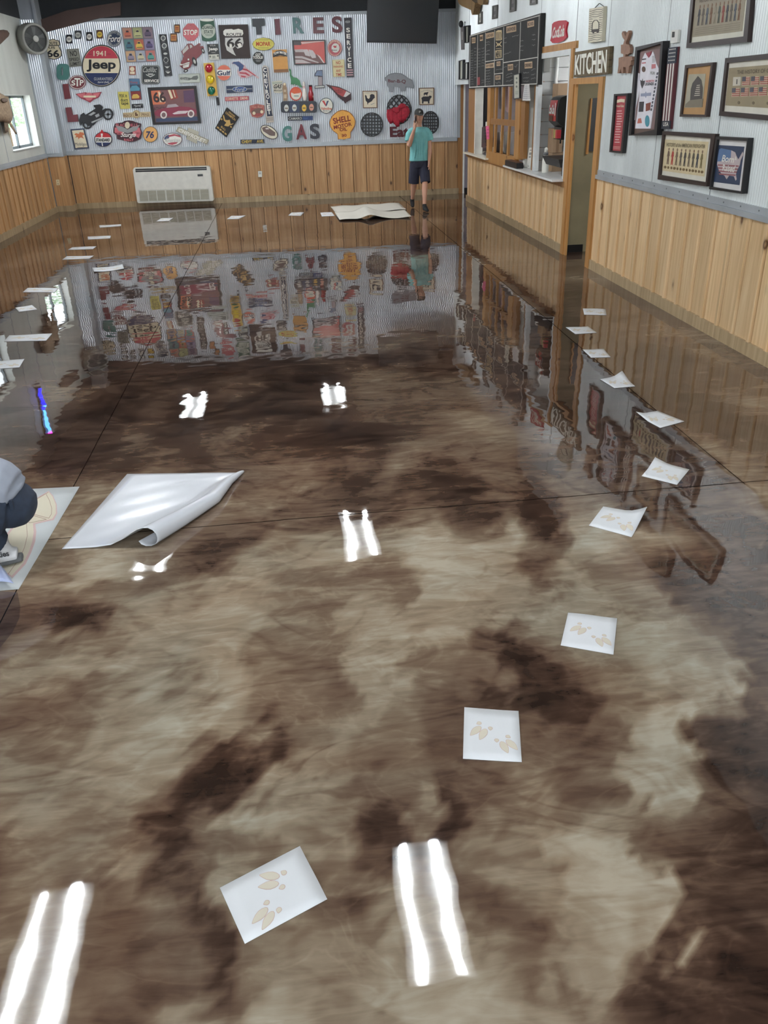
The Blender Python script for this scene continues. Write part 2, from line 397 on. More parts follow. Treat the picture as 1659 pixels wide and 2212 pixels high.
TONES_L = {80: 'x80 .3 240 .22 420 .55 560 .62 720 .6 880 .5 1040 .5 1200 .55 1360 .55 1520 .45', 200: '80 .25 240 .1 380 .2 450 .5 560 .55 720 .6 880 .6 1040 .6 1200 .5 1360 .45 1520 .6', 340: '80 .4 240 .5 400 .42 560 .55 720 .55 880 .6 1000 .42 1200 .45 1360 .5 1520 .65', 460: '80 .5 240 .6 400 .6 560 .6 720 .45 880 .65 1040 .45 1200 .45 1360 .35 1520 .6',
 600: '80 .4 240 .42 400 .55 560 .65 720 .68 880 .62 1040 .5 1130 .25 1220 .42 1360 .5 1520 .5', 720: '80 .4 240 .45 400 .6 560 .65 720 .6 800 .3 880 .15 1040 .3 1110 .15 1200 .5 1360 .5 1520 .42', 840: '80 .5 240 .6 400 .6 560 .6 700 .55 800 .1 900 .1 1030 .18 1160 .6 1280 .6 1400 .5 1520 .4', 960: '80 .45 240 .5 400 .55 560 .6 700 .4 790 .12 940 .12 1040 .4 1160 .6 1300 .55 1400 .5 1500 .25 1600 .15',
 1080: '80 .6 240 .6 400 .5 560 .5 680 .2 760 .15 860 .35 960 .6 1080 .65 1240 .6 1400 .6 1520 .25 1620 .15', 1200: '80 .4 240 .5 400 .5 560 .4 700 .1 780 .15 880 .4 1000 .4 1120 .45 1240 .4 1400 .45 1500 .25 1600 .3', 1320: '80 .3 240 .4 400 .45 520 .6 640 .5 740 .2 840 .3 920 .5 1100 .5 1300 .5 1450 .4 1560 .5 1640 .6', 1450: '80 .4 240 .42 400 .45 540 .4 700 .4 840 .25 920 .6 1000 .65 1200 .6 1400 .45 1500 .35 1600 .6',
 1600: '80 .45 240 .45 400 .45 560 .35 700 .4 840 .2 920 .5 1040 .55 1200 .5 1360 .5 1500 .45 1620 .65', 1760: '80 .45 300 .4 400 .3 560 .3 700 .6 800 .55 840 .25 920 .6 1040 .65 1200 .55 1360 .5 1500 .5 1620 .65', 1900: '80 .45 300 .4 400 .35 560 .3 680 .6 800 .65 920 .65 1040 .65 1200 .6 1360 .5 1500 .6 1600 .5'}
TONES_R = {60: '80 .4 160 .65 240 .65 400 .65 560 .55 680 .3 760 .45 900 .55 1040 .45 1150 .5 1300 .2 1400 .18 1500 .2 1640 .2', 200: '80 .65 240 .6 400 .6 560 .55 680 .5 760 .6 900 .6 1060 .65 1160 .65 1260 .55 1400 .38 1500 .3 1600 .2', 320: '80 .6 240 .4 400 .45 520 .3 600 .15 700 .35 850 .5 1060 .6 1200 .65 1350 .6 1450 .65 1550 .4 1620 .25', 420: '60 .65 200 .45 350 .45 480 .4 560 .15 660 .15 760 .35 860 .5 1000 .5 1150 .6 1300 .65 1450 .6 1560 .6 1640 .25',
 540: '80 .45 240 .4 400 .35 520 .3 580 .15 680 .2 780 .3 900 .5 1040 .5 1150 .6 1250 .65 1400 .65 1520 .7 1620 .3', 640: '80 .45 200 .35 400 .35 640 .3 720 .35 800 .4 900 .35 960 .65 1100 .7 1250 .75 1350 .6 1500 .4 1620 .2', 760: '80 .4 240 .3 450 .35 650 .4 760 .35 860 .4 960 .7 1100 .75 1250 .75 1330 .2 1450 .15 1600 .15', 880: '80 .3 200 .5 280 .15 400 .3 520 .4 640 .45 760 .5 860 .35 950 .3 1050 .7 1200 .7 1290 .3 1400 .18 1550 .15',
 1000: '60 .15 170 .45 280 .1 400 .12 480 .35 600 .5 720 .55 820 .5 920 .45 1050 .5 1180 .5 1260 .3 1400 .22 1500 .25 1600 .25', 1100: '80 .15 200 .2 320 .25 440 .4 560 .55 700 .55 800 .7 920 .75 1040 .7 1130 .4 1230 .3 1350 .25 1500 .22 1620 .2', 1200: '80 .4 250 .3 350 .45 480 .55 620 .5 760 .5 860 .7 980 .75 1100 .75 1220 .75 1320 .22 1450 .2 1600 .18', 1320: '80 .5 330 .4 440 .35 540 .5 650 .6 760 .55 870 .7 980 .75 1100 .7 1230 .75 1310 .25 1450 .18 1600 .15',
 1450: '80 .55 350 .5 450 .3 560 .3 640 .5 760 .55 860 .7 980 .7 1100 .65 1220 .7 1290 .25 1450 .12 1600 .15', 1580: '60 .6 360 .6 440 .5 540 .3 640 .3 720 .4 780 .6 880 .7 1000 .7 1120 .6 1220 .55 1300 .2 1450 .15 1600 .15', 1700: '60 .5 380 .65 450 .45 560 .5 640 .35 720 .4 800 .5 880 .5 980 .65 1080 .5 1180 .25 1300 .18 1450 .2 1600 .15', 1820: '80 .6 250 .6 400 .6 540 .55 660 .4 760 .55 860 .5 960 .6 1080 .6 1160 .3 1300 .18 1450 .2 1600 .15', 1920: '80 .65 250 .65 400 .65 560 .6 680 .5 800 .6 900 .4 1000 .65 1100 .6 1180 .25 1350 .18 1550 .15'}
def tone_points():
    o = []
    for c, tab in ((CF, TONES_L), (CG, TONES_R)):
        for y, row in tab.items():
            k = row.replace('x', '').split()
            for a, b in zip(k[::2], k[1::2]): u, v = c((float(a), float(y)))[0]; p = FL.at((u, v)); o.append((p.x, p.y, float(b)))
    return o
def floor_obj():
    ys = [YF]
    while ys[-1] < 21.2:
        y = ys[-1]; ys.append(y + (0.25 if y < 0.8 else 0.022 + max(0, y - 1.2) * 0.012))
    xs = [XL - 0.1]
    while xs[-1] < 8.2:
        x = xs[-1]; xs.append(x + (0.028 if -2.4 < x < 3.9 else 0.12))
    X, Y = np.meshgrid(np.array(xs), np.array(ys)); nx, ny = len(xs), len(ys)
    dg = value_noise((X + Y) * 3.0, (X - Y) * 14, 11) - .5; dg2 = value_noise((X + Y) * 7.0, (X - Y) * 30, 12) - .5
    wx = X + 0.075 * dg + .04 * dg2 + 0.20 * (value_noise(X * 2.1, Y * 2.1, 1) - .5) + 0.09 * (value_noise(X * 5.2, Y * 5.2, 2) - .5) + 0.045 * (value_noise(X * 13, Y * 13, 8) - .5)
    wy = Y - 0.09 * dg - .05 * dg2 + 0.26 * (value_noise(X * 2.1, Y * 2.1, 3) - .5) + 0.11 * (value_noise(X * 5.2, Y * 5.2, 4) - .5) + 0.055 * (value_noise(X * 13, Y * 13, 9) - .5)
    num = 0.40 * 0.10; den = 0.10
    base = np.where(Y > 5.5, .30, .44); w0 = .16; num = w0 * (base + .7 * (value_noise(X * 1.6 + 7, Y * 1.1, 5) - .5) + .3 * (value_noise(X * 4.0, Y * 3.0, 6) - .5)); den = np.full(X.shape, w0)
    for poly, w, tone in POURS:
        P = [FL.at(p) for p in poly]
        m = poly[len(poly) // 2]; e = (FL.at((m[0] + w, m[1])) - FL.at(m)).length; ev = (FL.at((m[0], m[1] + w)) - FL.at((m[0], m[1] - w))).length / 2
        k = e / max(ev, 1e-6)
        best = np.full(X.shape, 1e9)
        for a, b in zip(P[:-1], P[1:]):
            ax, ay, bx, by = a.x, a.y * k, b.x, b.y * k
            dx, dy = bx - ax, by - ay; L2 = dx * dx + dy * dy + 1e-9
            t = np.clip(((wx - ax) * dx + (wy * k - ay) * dy) / L2, 0, 1)
            best = np.minimum(best, np.hypot(wx - ax - t * dx, wy * k - ay - t * dy))
        wgt = np.exp(-(best / (e * 1.0)) ** 3.0)
        num += wgt * tone; den += wgt
    val = num / den
    # the pours recorded point by point close to the photographer
    n2_ = np.zeros(X.shape); d2_ = np.zeros(X.shape)
    sel = (wy < 4.6) & (wy > 0.6)
    sx, sy = wx[sel], wy[sel]; a_ = np.zeros(sx.shape); b_ = np.zeros(sx.shape)
    for px, py, tn in tone_points():
        sc = 0.30 + 0.16 * py          # spacing of the record grows with distance
        dd = ((sx - px) / .075 / sc) ** 2 + ((sy - py) / .085 / sc / (0.7 + .22 * py)) ** 2
        w = 1.0 / (0.12 + dd) ** 2.3; a_ += w * tn; b_ += w
    near = val.copy(); near[sel] = a_ / b_
    k = np.clip((3.75 - Y) / .5, 0, 1); k = k * k * (3 - 2 * k)
    val = val * (1 - k) + near * k
    val = .43 + (val - .43) * 1.22
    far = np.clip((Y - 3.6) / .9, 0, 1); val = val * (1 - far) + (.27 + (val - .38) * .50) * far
    me = bpy.data.meshes.new('floor')
    co = np.zeros((ny * nx, 3)); co[:, 0] = X.ravel(); co[:, 1] = Y.ravel()
    idx = np.arange(nx * ny).reshape(ny, nx)
    q = np.stack([idx[:-1, :-1], idx[:-1, 1:], idx[1:, 1:], idx[1:, :-1]], -1).reshape(-1, 4)
    me.from_pydata(co.tolist(), [], q.tolist())
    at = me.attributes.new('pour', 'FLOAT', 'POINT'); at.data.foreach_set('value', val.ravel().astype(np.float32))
    for p in me.polygons: p.use_smooth = True
    m = bpy.data.materials.new('marbled_epoxy'); m.use_nodes = True
    nt = m.node_tree; n = nt.nodes; L = nt.links.new; b = n['Principled BSDF']
    A = n.new('ShaderNodeAttribute'); A.attribute_name = 'pour'
    g = n.new('ShaderNodeNewGeometry')
    n1 = n.new('ShaderNodeTexNoise'); n1.inputs['Scale'].default_value = 1.7; n1.inputs['Detail'].default_value = 8; n1.inputs['Distortion'].default_value = 1.6; n1.inputs['Roughness'].default_value = 0.58
    L(g.outputs['Position'], n1.inputs['Vector'])
    st = n.new('ShaderNodeMapping'); st.inputs['Rotation'].default_value = (0, 0, .75); st.inputs['Scale'].default_value = (1.0, 5.0, 1.0); L(g.outputs['Position'], st.inputs['Vector'])
    n2 = n.new('ShaderNodeTexNoise'); n2.inputs['Scale'].default_value = 2.6; n2.inputs['Detail'].default_value = 9; n2.inputs['Roughness'].default_value = 0.62; n2.inputs['Distortion'].default_value = 1.4
    L(st.outputs[0], n2.inputs['Vector'])
    def madd(v, k, o):
        q = n.new('ShaderNodeMath'); q.operation = 'MULTIPLY_ADD'; L(v, q.inputs[0]); q.inputs[1].default_value = k
        if isinstance(o, float): q.inputs[2].default_value = o
        else: L(o, q.inputs[2])
        return q.outputs[0]
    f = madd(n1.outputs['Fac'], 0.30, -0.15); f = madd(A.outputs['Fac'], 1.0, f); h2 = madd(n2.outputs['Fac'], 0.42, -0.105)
    s = n.new('ShaderNodeMath'); s.operation = 'ADD'; L(f, s.inputs[0]); L(h2, s.inputs[1])
    # pale and dark veins drawn out by the pour
    vm = n.new('ShaderNodeMapping'); vm.inputs['Rotation'].default_value = (0, 0, .6); vm.inputs['Scale'].default_value = (1.0, 1.9, 1.0); L(g.outputs['Position'], vm.inputs['Vector'])
    def vein(scale, width, amt, seed):
        t_ = n.new('ShaderNodeTexNoise'); t_.inputs['Scale'].default_value = scale; t_.inputs['Detail'].default_value = 3; t_.inputs['Distortion'].default_value = 1.8
        o_ = n.new('ShaderNodeVectorMath'); o_.operation = 'ADD'; o_.inputs[1].default_value = (seed, seed * 1.7, 0); L(vm.outputs[0], o_.inputs[0]); L(o_.outputs[0], t_.inputs['Vector'])
        a_ = madd(t_.outputs['Fac'], 1.0, -0.5); b_ = n.new('ShaderNodeMath'); b_.operation = 'ABSOLUTE'; L(a_, b_.inputs[0])
        mr = n.new('ShaderNodeMapRange'); mr.interpolation_type = 'SMOOTHSTEP'; mr.inputs['From Min'].default_value = 0.0; mr.inputs['From Max'].default_value = width; mr.inputs['To Min'].default_value = amt; mr.inputs['To Max'].default_value = 0.0
        L(b_.outputs[0], mr.inputs['Value']); return mr.outputs[0]
    for args in ((0.9, .10, .085, 3.0), (1.3, .08, -.085, 9.0), (2.3, .06, .045, 15.0)):
        q_ = n.new('ShaderNodeMath'); q_.operation = 'ADD'; L(s.outputs[0], q_.inputs[0]); L(vein(*args), q_.inputs[1]); s = q_
    r = n.new('ShaderNodeValToRGB'); e = r.color_ramp.elements
    e[0].position = 0.02; e[0].color = lin((34, 25, 22)) + (1,); e[1].position = 0.98; e[1].color = lin((176, 167, 150)) + (1,)
    for p, c in ((0.14, (50, 37, 31)), (0.27, (70, 53, 44)), (0.42, (97, 78, 65)), (0.60, (122, 105, 88)), (0.78, (150, 136, 117))):
        k = e.new(p); k.color = lin(c) + (1,)
    L(s.outputs[0], r.inputs['Fac'])
    n3 = n.new('ShaderNodeTexNoise'); n3.inputs['Scale'].default_value = 1.1; n3.inputs['Detail'].default_value = 4; n3.inputs['Distortion'].default_value = 1.0
    L(g.outputs['Position'], n3.inputs['Vector'])
    hr = n.new('ShaderNodeValToRGB'); he = hr.color_ramp.elements
    he[0].position = 0.3; he[0].color = (1.05, 0.97, 0.91, 1); he[1].position = 0.7; he[1].color = (0.95, 1.0, 1.02, 1)
    L(n3.outputs['Fac'], hr.inputs['Fac'])
    mx = n.new('ShaderNodeMix'); mx.data_type = 'RGBA'; mx.blend_type = 'MULTIPLY'; mx.inputs['Factor'].default_value = 1
    L(r.outputs['Color'], mx.inputs['A']); L(hr.outputs['Color'], mx.inputs['B']); L(mx.outputs['Result'], b.inputs['Base Color'])
    b.inputs['Roughness'].default_value = 0.02; b.inputs['IOR'].default_value = 1.55; b.inputs['Metallic'].default_value = 0.0
    # the slow ripple of the self-levelled coat
    rp = n.new('ShaderNodeTexNoise'); rp.inputs['Scale'].default_value = 3.0; rp.inputs['Detail'].default_value = 2.0; rp.inputs['Roughness'].default_value = 0.45
    L(g.outputs['Position'], rp.inputs['Vector'])
    bu = n.new('ShaderNodeBump'); bu.inputs['Strength'].default_value = 1.0; bu.inputs['Distance'].default_value = RIPPLE
    L(rp.outputs['Fac'], bu.inputs['Height']); L(bu.outputs['Normal'], b.inputs['Normal'])
    me.materials.append(m)
    o = bpy.data.objects.new('floor', me); C.objects.link(o); return struct(o)
RIPPLE = 0.0021
FLOOR = floor_obj()
SEAM = mat((22, 17, 15), 0.95, 0, 0, spec=0.0)
def seam(pts, w=0.007):
    P = [Vector(p) for p in pts]
    V = []; F = []
    for i, p in enumerate(P):
        t = (P[min(i + 1, len(P) - 1)] - P[max(0, i - 1)]).normalized(); s = Vector((-t.y, t.x, 0)) * w / 2
        V += [p + s + Vector((0, 0, .0008)), p - s + Vector((0, 0, .0008))]
    for i in range(len(P) - 1): F.append((2 * i, 2 * i + 2, 2 * i + 3, 2 * i + 1))
    new_obj('control_joint', V, F, SEAM, FLOOR)
def wob(a, b, n, s=0.004):
    return [Vector(a).lerp(Vector(b), i / n) + Vector((random.uniform(-s, s), random.uniform(-s, s), 0)) for i in range(n + 1)]
seam(wob((XL, 4.08, 0), (XR, 4.14, 0), 60), 0.0065)
seam(wob((-1.44, YF, 0), (-1.445, 3.6, 0), 20) + wob((-1.43, 4.9, 0), (-1.42, 20.2, 0), 40), 0.0055)
seam(wob((2.53, 4.1, 0), (2.56, 19.8, 0), 50), 0.005)

# ---- ceiling
DARK = mat((50, 52, 54), 0.85, 0, 0.12, scale=2)
STEEL = mat((84, 66, 60), 0.6, 0, 0.12, scale=3)
ceil = struct(box('ceiling', (XL - 0.3, YF, CEIL), (8.2, 21.2, CEIL + 0.1), DARK))
for y in (1.2, 7.4, 13.6):
    boxes('roof_beam', [((XL, y - .09, CEIL - .40), (XR, y + .09, CEIL - .385)), ((XL, y - .09, CEIL - .03), (XR, y + .09, CEIL - .01)), ((XL, y - .01, CEIL - .385), (XR, y + .01, CEIL - .03))], STEEL, ceil)
# ---- back wall
AL, AR = BW.at((166.4, 451.3)).x, BW.at((988, 199)).x          # ends of the metal
wall_back = struct(wbox(BW, XL - 0.3, 8.0, 0, CEIL, -0.16, -0.05, mat((168, 160, 158), 0.8), 'wall_back'))
MB, MT = 1.16, 3.56
seams = np.linspace(AL, AR, 9)
for a, b in zip(seams[:-1], seams[1:]):
    corrugated(BW, a, b + 0.01, MB, MT, 0.0425, 0.0075, CORR, 'corrugated_sheet', wall_back, base=-0.004)
wainscot(BW, AL, AR + 0.04, 0.115, 1.095, 0.29, wall_back, PINE_DIM)
tr = [struct(wbox(BW, AL, AR, MT, MT + 0.055, -0.03, 0.02, TRIMG, 'trim_1')), struct(wbox(BW, AL, AR, 1.095, 1.13, -0.03, 0.035, TRIMG, 'trim_2')),
      struct(wbox(BW, AL, AR, 1.13, 1.175, -0.03, 0.012, TRIMG, 'trim_3')), struct(wbox(BW, AR - 0.01, AR + 0.07, MB, MT + 0.05, -0.03, 0.02, TRIMG, 'trim_4'))]
struct(wbox(BW, AL, AR + 0.05, 0.0, 0.115, -0.03, 0.026, PINE_B, 'baseboard_back'))
struct(wbox(BW, XL - 0.2, 4.6, MT + 0.055, CEIL, -0.045, -0.01, mat((48, 51, 54), 0.8), 'wall_upper'))
# haunched steel rafter over the corner
shape(BW, [(70, 52), (82, 44), (146, 22), (260, 4), (260, 33), (215, 38.5), (160, 53), (100, 68.5), (86, 70)], 0.02, 0.10, STEEL, 'rafter', wall_back)
# doorway corner to the passage
struct(wbox(BW, 3.90, 4.01, 0, 2.2, -0.04, 0.015, OAKD, 'trim_5'))
struct(wbox(BW, 4.01, 4.05, 0, 2.2, -0.04, 0.02, mat((238, 238, 230)), 'trim_6'))
struct(wbox(BW, 4.05, 8.0, 0, CEIL, -0.05, -0.03, mat((156, 148, 156), 0.7), 'wall_passage'))
struct(wbox(BW, 4.05, 8.0, 0, 0.11, -0.03, -0.015, mat((24, 22, 24)), 'baseboard_passage'))
# ---- column in the back left corner
YC = 19.67
col = struct(box('column_corner', (XL - 0.1, YC + 0.02, 0), (-4.62, 20.3, CEIL), TRIMG))
CF_ = Plane((0, YC, 0), (0, -1, 0)); CF_.T = Vector((1, 0, 0)); GAP[CF_] = 0.004
corrugated(CF_, XL + 0.02, -4.66, MB, 3.60, 0.0425, 0.0075, CORR, 'corrugated_sheet', col, base=-0.006)
board(CF_, XL + 0.02, -4.80, 0.115, 1.095, -0.015, 0.006, PINE_DIM, 'board', col); board(CF_, -4.797, -4.60, 0.115, 1.095, -0.015, 0.006, PINE_DIM, 'board', col)
CSIDE = Plane((-4.62, 0, 0), (1, 0, 0)); CSIDE.T = Vector((0, 1, 0))
board(CSIDE, YC - 0.005, 20.0, 0.115, 1.095, -0.01, 0.012, PINE_DIM, 'board', col)
wbox(CF_, -4.67, -4.605, 1.13, CEIL, -0.02, 0.012, TRIMG, 'corner_trim', col); wbox(CSIDE, YC - 0.01, 20.0, 1.13, CEIL, -0.01, 0.008, TRIMG, 'corner_trim', col)
wbox(CF_, XL, -4.60, 1.095, 1.14, -0.02, 0.03, TRIMG, 'rail', col); wbox(CF_, XL, -4.60, 0, 0.115, -0.02, 0.026, PINE_B, 'base', col)
wbox(CSIDE, YC - 0.03, 20.0, 0, 0.115, -0.02, 0.026, PINE_B, 'base', col)
# ---- left wall with windows
WIN = [(17.38, 19.30), (12.7, 14.6)]
WZ0, WZ1 = 1.34, 2.27
lw = []
yy = YF
for y0, y1 in sorted(WIN):
    lw.append(((XL - 0.20, yy, 1.0), (XL, y0, CEIL))); lw.append(((XL - 0.20, y0, 1.0), (XL, y1, WZ0))); lw.append(((XL - 0.20, y0, WZ1), (XL, y1, CEIL))); yy = y1
lw.append(((XL - 0.20, yy, 1.0), (XL, YC + 0.1, CEIL)))
lw.append(((XL - 0.20, YF, 0), (XL - 0.02, YC + 0.1, 1.0)))
wall_left = struct(boxes('wall_left', lw, PANELW))
for y in np.arange(5.0, 19.5, 0.92):
    if not any(a - 0.1 < y < b + 0.1 for a, b in WIN):
        wbox(LW, y, y + 0.012, 1.18, 3.6, -0.004, 0.006, TRIMG, 'panel_seam', wall_left)
wainscot(LW, 6.0, YC - 0.01, 0.115, 1.085, 0.29, wall_left, PINE_DIM)
struct(wbox(LW, 4.0, YC, 1.085, 1.12, -0.02, 0.035, TRIMG, 'trim_7')); struct(wbox(LW, 4.0, YC, 1.12, 1.17, -0.02, 0.012, TRIMG, 'trim_8'))
struct(wbox(LW, 4.0, YC, 0, 0.115, -0.02, 0.026, PINE_B, 'baseboard_left')); struct(wbox(LW, 4.0, YC, 3.62, CEIL, 0.0, 0.02, mat((48, 51, 54), 0.8), 'trim_9'))
struct(wbox(LW, YC - 0.05, YC, 1.17, 3.6, 0.0, 0.02, TRIMG, 'trim_10'))
GL = bpy.data.materials.new('window_glass'); GL.use_nodes = True
_n = GL.node_tree.nodes; _n.remove(_n['Principled BSDF']); _t = _n.new('ShaderNodeBsdfTransparent'); _g = _n.new('ShaderNodeBsdfGlossy'); _g.inputs['Roughness'].default_value = 0.02
_f = _n.new('ShaderNodeValue'); _f.outputs[0].default_value = 0.07; _x = _n.new('ShaderNodeMixShader')
for a, b in ((_f.outputs[0], _x.inputs[0]), (_t.outputs[0], _x.inputs[1]), (_g.outputs[0], _x.inputs[2]), (_x.outputs[0], _n['Material Output'].inputs[0])): GL.node_tree.links.new(a, b)
for i, (y0, y1) in enumerate(WIN):
    fr = mat((120, 130, 134), 0.4, 0.4); x0, x1 = XL - 0.17, XL - 0.13; ym = (y0 + y1) / 2
    w = struct(boxes('window_%d' % (i + 1), [((x0, y0, WZ0), (x1, y0 + .05, WZ1)), ((x0, y1 - .05, WZ0), (x1, y1, WZ1)), ((x0, y0, WZ0), (x1, y1, WZ0 + .05)), ((x0, y0, WZ1 - .05), (x1, y1, WZ1)), ((x0, ym - .025, WZ0), (x1, ym + .025, WZ1))], fr))
    box('pane', (x0 + .015, y0 + .05, WZ0 + .05), (x0 + .021, ym - .025, WZ1 - .05), GL, w); box('pane', (x0 + .015, ym + .025, WZ0 + .05), (x0 + .021, y1 - .05, WZ1 - .05), GL, w)
    boxes('reveal', [((XL - .13, y0 - .002, WZ0 - .012), (XL + .03, y1 + .002, WZ0 + .004)), ((XL - .13, y0, WZ0), (XL + .002, y0 + .006, WZ1)), ((XL - .13, y1 - .006, WZ0), (XL + .002, y1, WZ1)), ((XL - .13, y0, WZ1 - .006), (XL + .002, y1, WZ1))], mat((232, 236, 232), 0.4), w)
# outdoors beyond the windows
struct(box('ground', (-60, -20, -0.25), (XL - 0.21, 70, -0.05), mat((226, 222, 210), 0.9, 0, 0.06, scale=0.6)))
# ---- front wall with an unseen wide opening, added to let daylight in
struct(boxes('wall_front', [((XL - 0.2, YF - 0.15, 0), (XL + 0.35, YF, CEIL)), ((XR - 0.35, YF - 0.15, 0), (XR + 0.1, YF, CEIL)), ((XL + 0.35, YF - 0.15, 3.25), (XR - 0.35, YF, CEIL))], PANELW))
struct(box('ground_front', (-30, -40, -0.25), (30, YF - 0.02, -0.02), mat((196, 192, 184), 0.9, 0, 0.06, scale=0.6)))
# ---- right wall
wall_right = struct(boxes('wall_right', [((XR + .03, YF, 0), (XR + .12, 10.60, CEIL)), ((XR + .03, 10.60, 2.16), (XR + .12, 11.66, CEIL)), ((XR + .03, 11.80, 0), (XR + .12, 18.35, 0.90)),
                     ((XR + .03, 11.66, 2.55), (XR + .12, 13.30, CEIL)), ((XR + .03, 13.2, 2.30), (XR + .12, 18.35, CEIL)), ((XR + .03, 18.30, 2.2), (XR + .12, 19.9, CEIL)), ((XR + .03, 18.10, 0.9), (XR + .12, 18.35, 2.3))], mat((150, 150, 146), 0.8)))
for a, b, z0 in ((-3.9, -0.5, 1.16), (-0.5, 2.2, 1.16), (2.2, 4.9, 1.16), (4.9, 7.6, 1.16), (7.6, 8.9, 1.16), (8.9, 10.53, 1.16), (10.53, 11.72, 2.19), (11.72, 13.35, 2.6), (13.35, 16.0, 2.3), (16.0, 18.35, 2.3), (18.35, 19.75, 2.2)):
    corrugated(RW, a, b, z0, CEIL, 0.038, 0.0085, CORRW, 'ribbed_sheet', wall_right, base=-0.005, per=8)
    wbox(RW, b - 0.006, b + 0.006, z0, CEIL, -0.006, 0.004, mat((150, 156, 158), 0.5), 'sheet_seam', wall_right)
wainscot(RW, 1.9, 10.55, 0.115, 1.085, 0.288, wall_right, PINE_LIT)
wainscot(RW, 11.72, 18.33, 0.115, 0.875, 0.288, wall_right, PINE_LIT)
struct(wbox(RW, 1.0, 10.528, 1.08, 1.125, -0.02, 0.035, TRIMG, 'trim_11')); struct(wbox(RW, 1.0, 10.528, 1.125, 1.18, -0.02, 0.012, TRIMG, 'trim_12'))
sc = []
for y in np.arange(1.3, 10.5, 0.3):
    sc.append(tube_vf([(XR - 0.012, y, 1.152), (XR - 0.016, y, 1.152)], 0.007, 6))
new_obj('screw_heads', *merge(sc), mat((110, 114, 116)), wall_right)['kind'] = 'stuff'
struct(wbox(RW, 1.0, 10.56, 0, 0.115, -0.02, 0.026, PINE_B, 'baseboard_right')); struct(wbox(RW, 11.66, 18.35, 0, 0.115, -0.02, 0.026, PINE_B, 'baseboard_counter'))
# kitchen doorway frame
door = struct(boxes('door_1', [((XR - .02, 11.53, 0), (XR + .005, 11.60, 2.12)), ((XR - .035, 11.60, 0), (XR + .03, 11.72, 2.12)), ((XR - .03, 10.60, 0), (XR + .06, 10.68, 2.12)), ((XR - .035, 10.53, 0), (XR + .03, 10.60, 2.12)), ((XR - .035, 10.53, 2.12), (XR + .06, 11.72, 2.19))], OAK))
# serving hatch frames
struct(boxes('trim_13', [((XR - .03, 11.722, 0.94), (XR + .06, 11.80, 2.53)), ((XR - .03, 11.62, 2.53), (XR + .06, 13.38, 2.61)), ((XR - .02, 13.345, 0.965), (XR + .03, 13.40, 2.53))], OAK))
struct(boxes('trim_14', [((XR - .035, 11.80, 0.965), (XR + .06, 11.84, 2.46)), ((XR - .035, 11.80, 2.46), (XR + .06, 13.34, 2.53)), ((XR - .035, 13.22, 0.965), (XR + .03, 13.34, 2.46))], mat((226, 230, 230), 0.45)))
struct(box('trim_15', (XR - .03, 11.72, 0.865), (XR + .02, 18.35, 0.935), OAKD))
struct(boxes('trim_16', [((XR - .03, 17.57, 0.96), (XR + .12, 18.17, 2.3))], OAKD))
struct(boxes('trim_17', [((XR - .034, 17.50, 0.96), (XR + .12, 17.57, 2.3)), ((XR + .0, 13.92, 0.965), (XR + .12, 14.02, 2.3))], mat((232, 230, 220))))
struct(boxes('trim_18', [((XR - .02, 13.36, 0.96), (XR + .10, 13.46, 2.3))], OAKD))
cs1 = box('counter_sill', (XR - .12, 16.2, 0.935), (XR + .34, 18.22, 0.962), mat((236, 230, 214), 0.35)); struct(cs1)
cs2 = box('counter_ledge', (XR - .18, 11.81, 0.935), (XR + .34, 14.6, 0.962), mat((236, 238, 236), 0.3)); struct(cs2)
# passage and kitchen interior
KX = XR + 0.12
struct(box('wall_kitchen_end', (KX, 18.35, 0), (8, 18.45, CEIL), mat((176, 164, 166), 0.7)))
struct(box('wall_kitchen_back', (6.6, 11.7, 0), (6.7, 18.4, 3.0), mat((120, 112, 104), 0.7)))
struct(box('wall_partition', (XR + .04, 13.42, 0.97), (5.4, 13.5, 3.0), mat((70, 62, 56), 0.7)))
struct(box('ceiling_kitchen', (KX, 8.0, 2.75), (6.7, 18.4, 2.82), mat((190, 188, 182), 0.8)))
OLV = mat((134, 124, 96), 0.7, 0, 0.12, scale=3)
struct(box('wall_hall', (XR + .032, 11.75, 0), (6.7, 11.85, 2.8), OLV)); struct(box('baseboard_hall', (XR + .032, 11.735, 0), (XR + .30, 11.75, 0.10), mat((28, 28, 30), 0.3)))
struct(box('wall_hall_near', (KX, 8.0, 0), (6.7, 8.1, 2.8), OLV)); struct(box('wall_hall_side', (6.6, 8.1, 0), (6.7, 11.8, 2.8), OLV))
HP = Plane((0, 11.75, 0), (0, -1, 0)); GAP[HP] = 0.0
t = thing('cabinet_door', 'dark grey panel with a yellow oak edge on the olive wall inside the kitchen doorway', 'panel', HP.at(C5((1345, 1670))[0]))
shape(HP, C5((1395, 1068), (1480, 1060), (1470, 1650), (1355, 1640)), 0.002, 0.02, mat((66, 66, 68), 0.4), 'panel', t); shape(HP, C5((1395, 1068), (1408, 1068), (1362, 1672), (1338, 1676)), 0.0, 0.035, OAK, 'edge_strip', t)
# grey lap siding inside the second hatch, each course a board
SP = Plane((0, 13.36, 0), (0, -1, 0)); SP.T = Vector((1, 0, 0))
ws = struct(box('wall_siding', (XR + .04, 13.37, 0.9), (5.4, 13.42, 2.75), mat((150, 152, 154))))
for i in range(10):
    z0 = 0.93 + i * 0.178
    wbox(SP, XR + .04, 5.3, z0, z0 + 0.170, -0.005, 0.012 + 0.004 * (i % 2), mat((190, 192, 192), 0.6, 0, 0.1, scale=4), 'siding_board', ws)
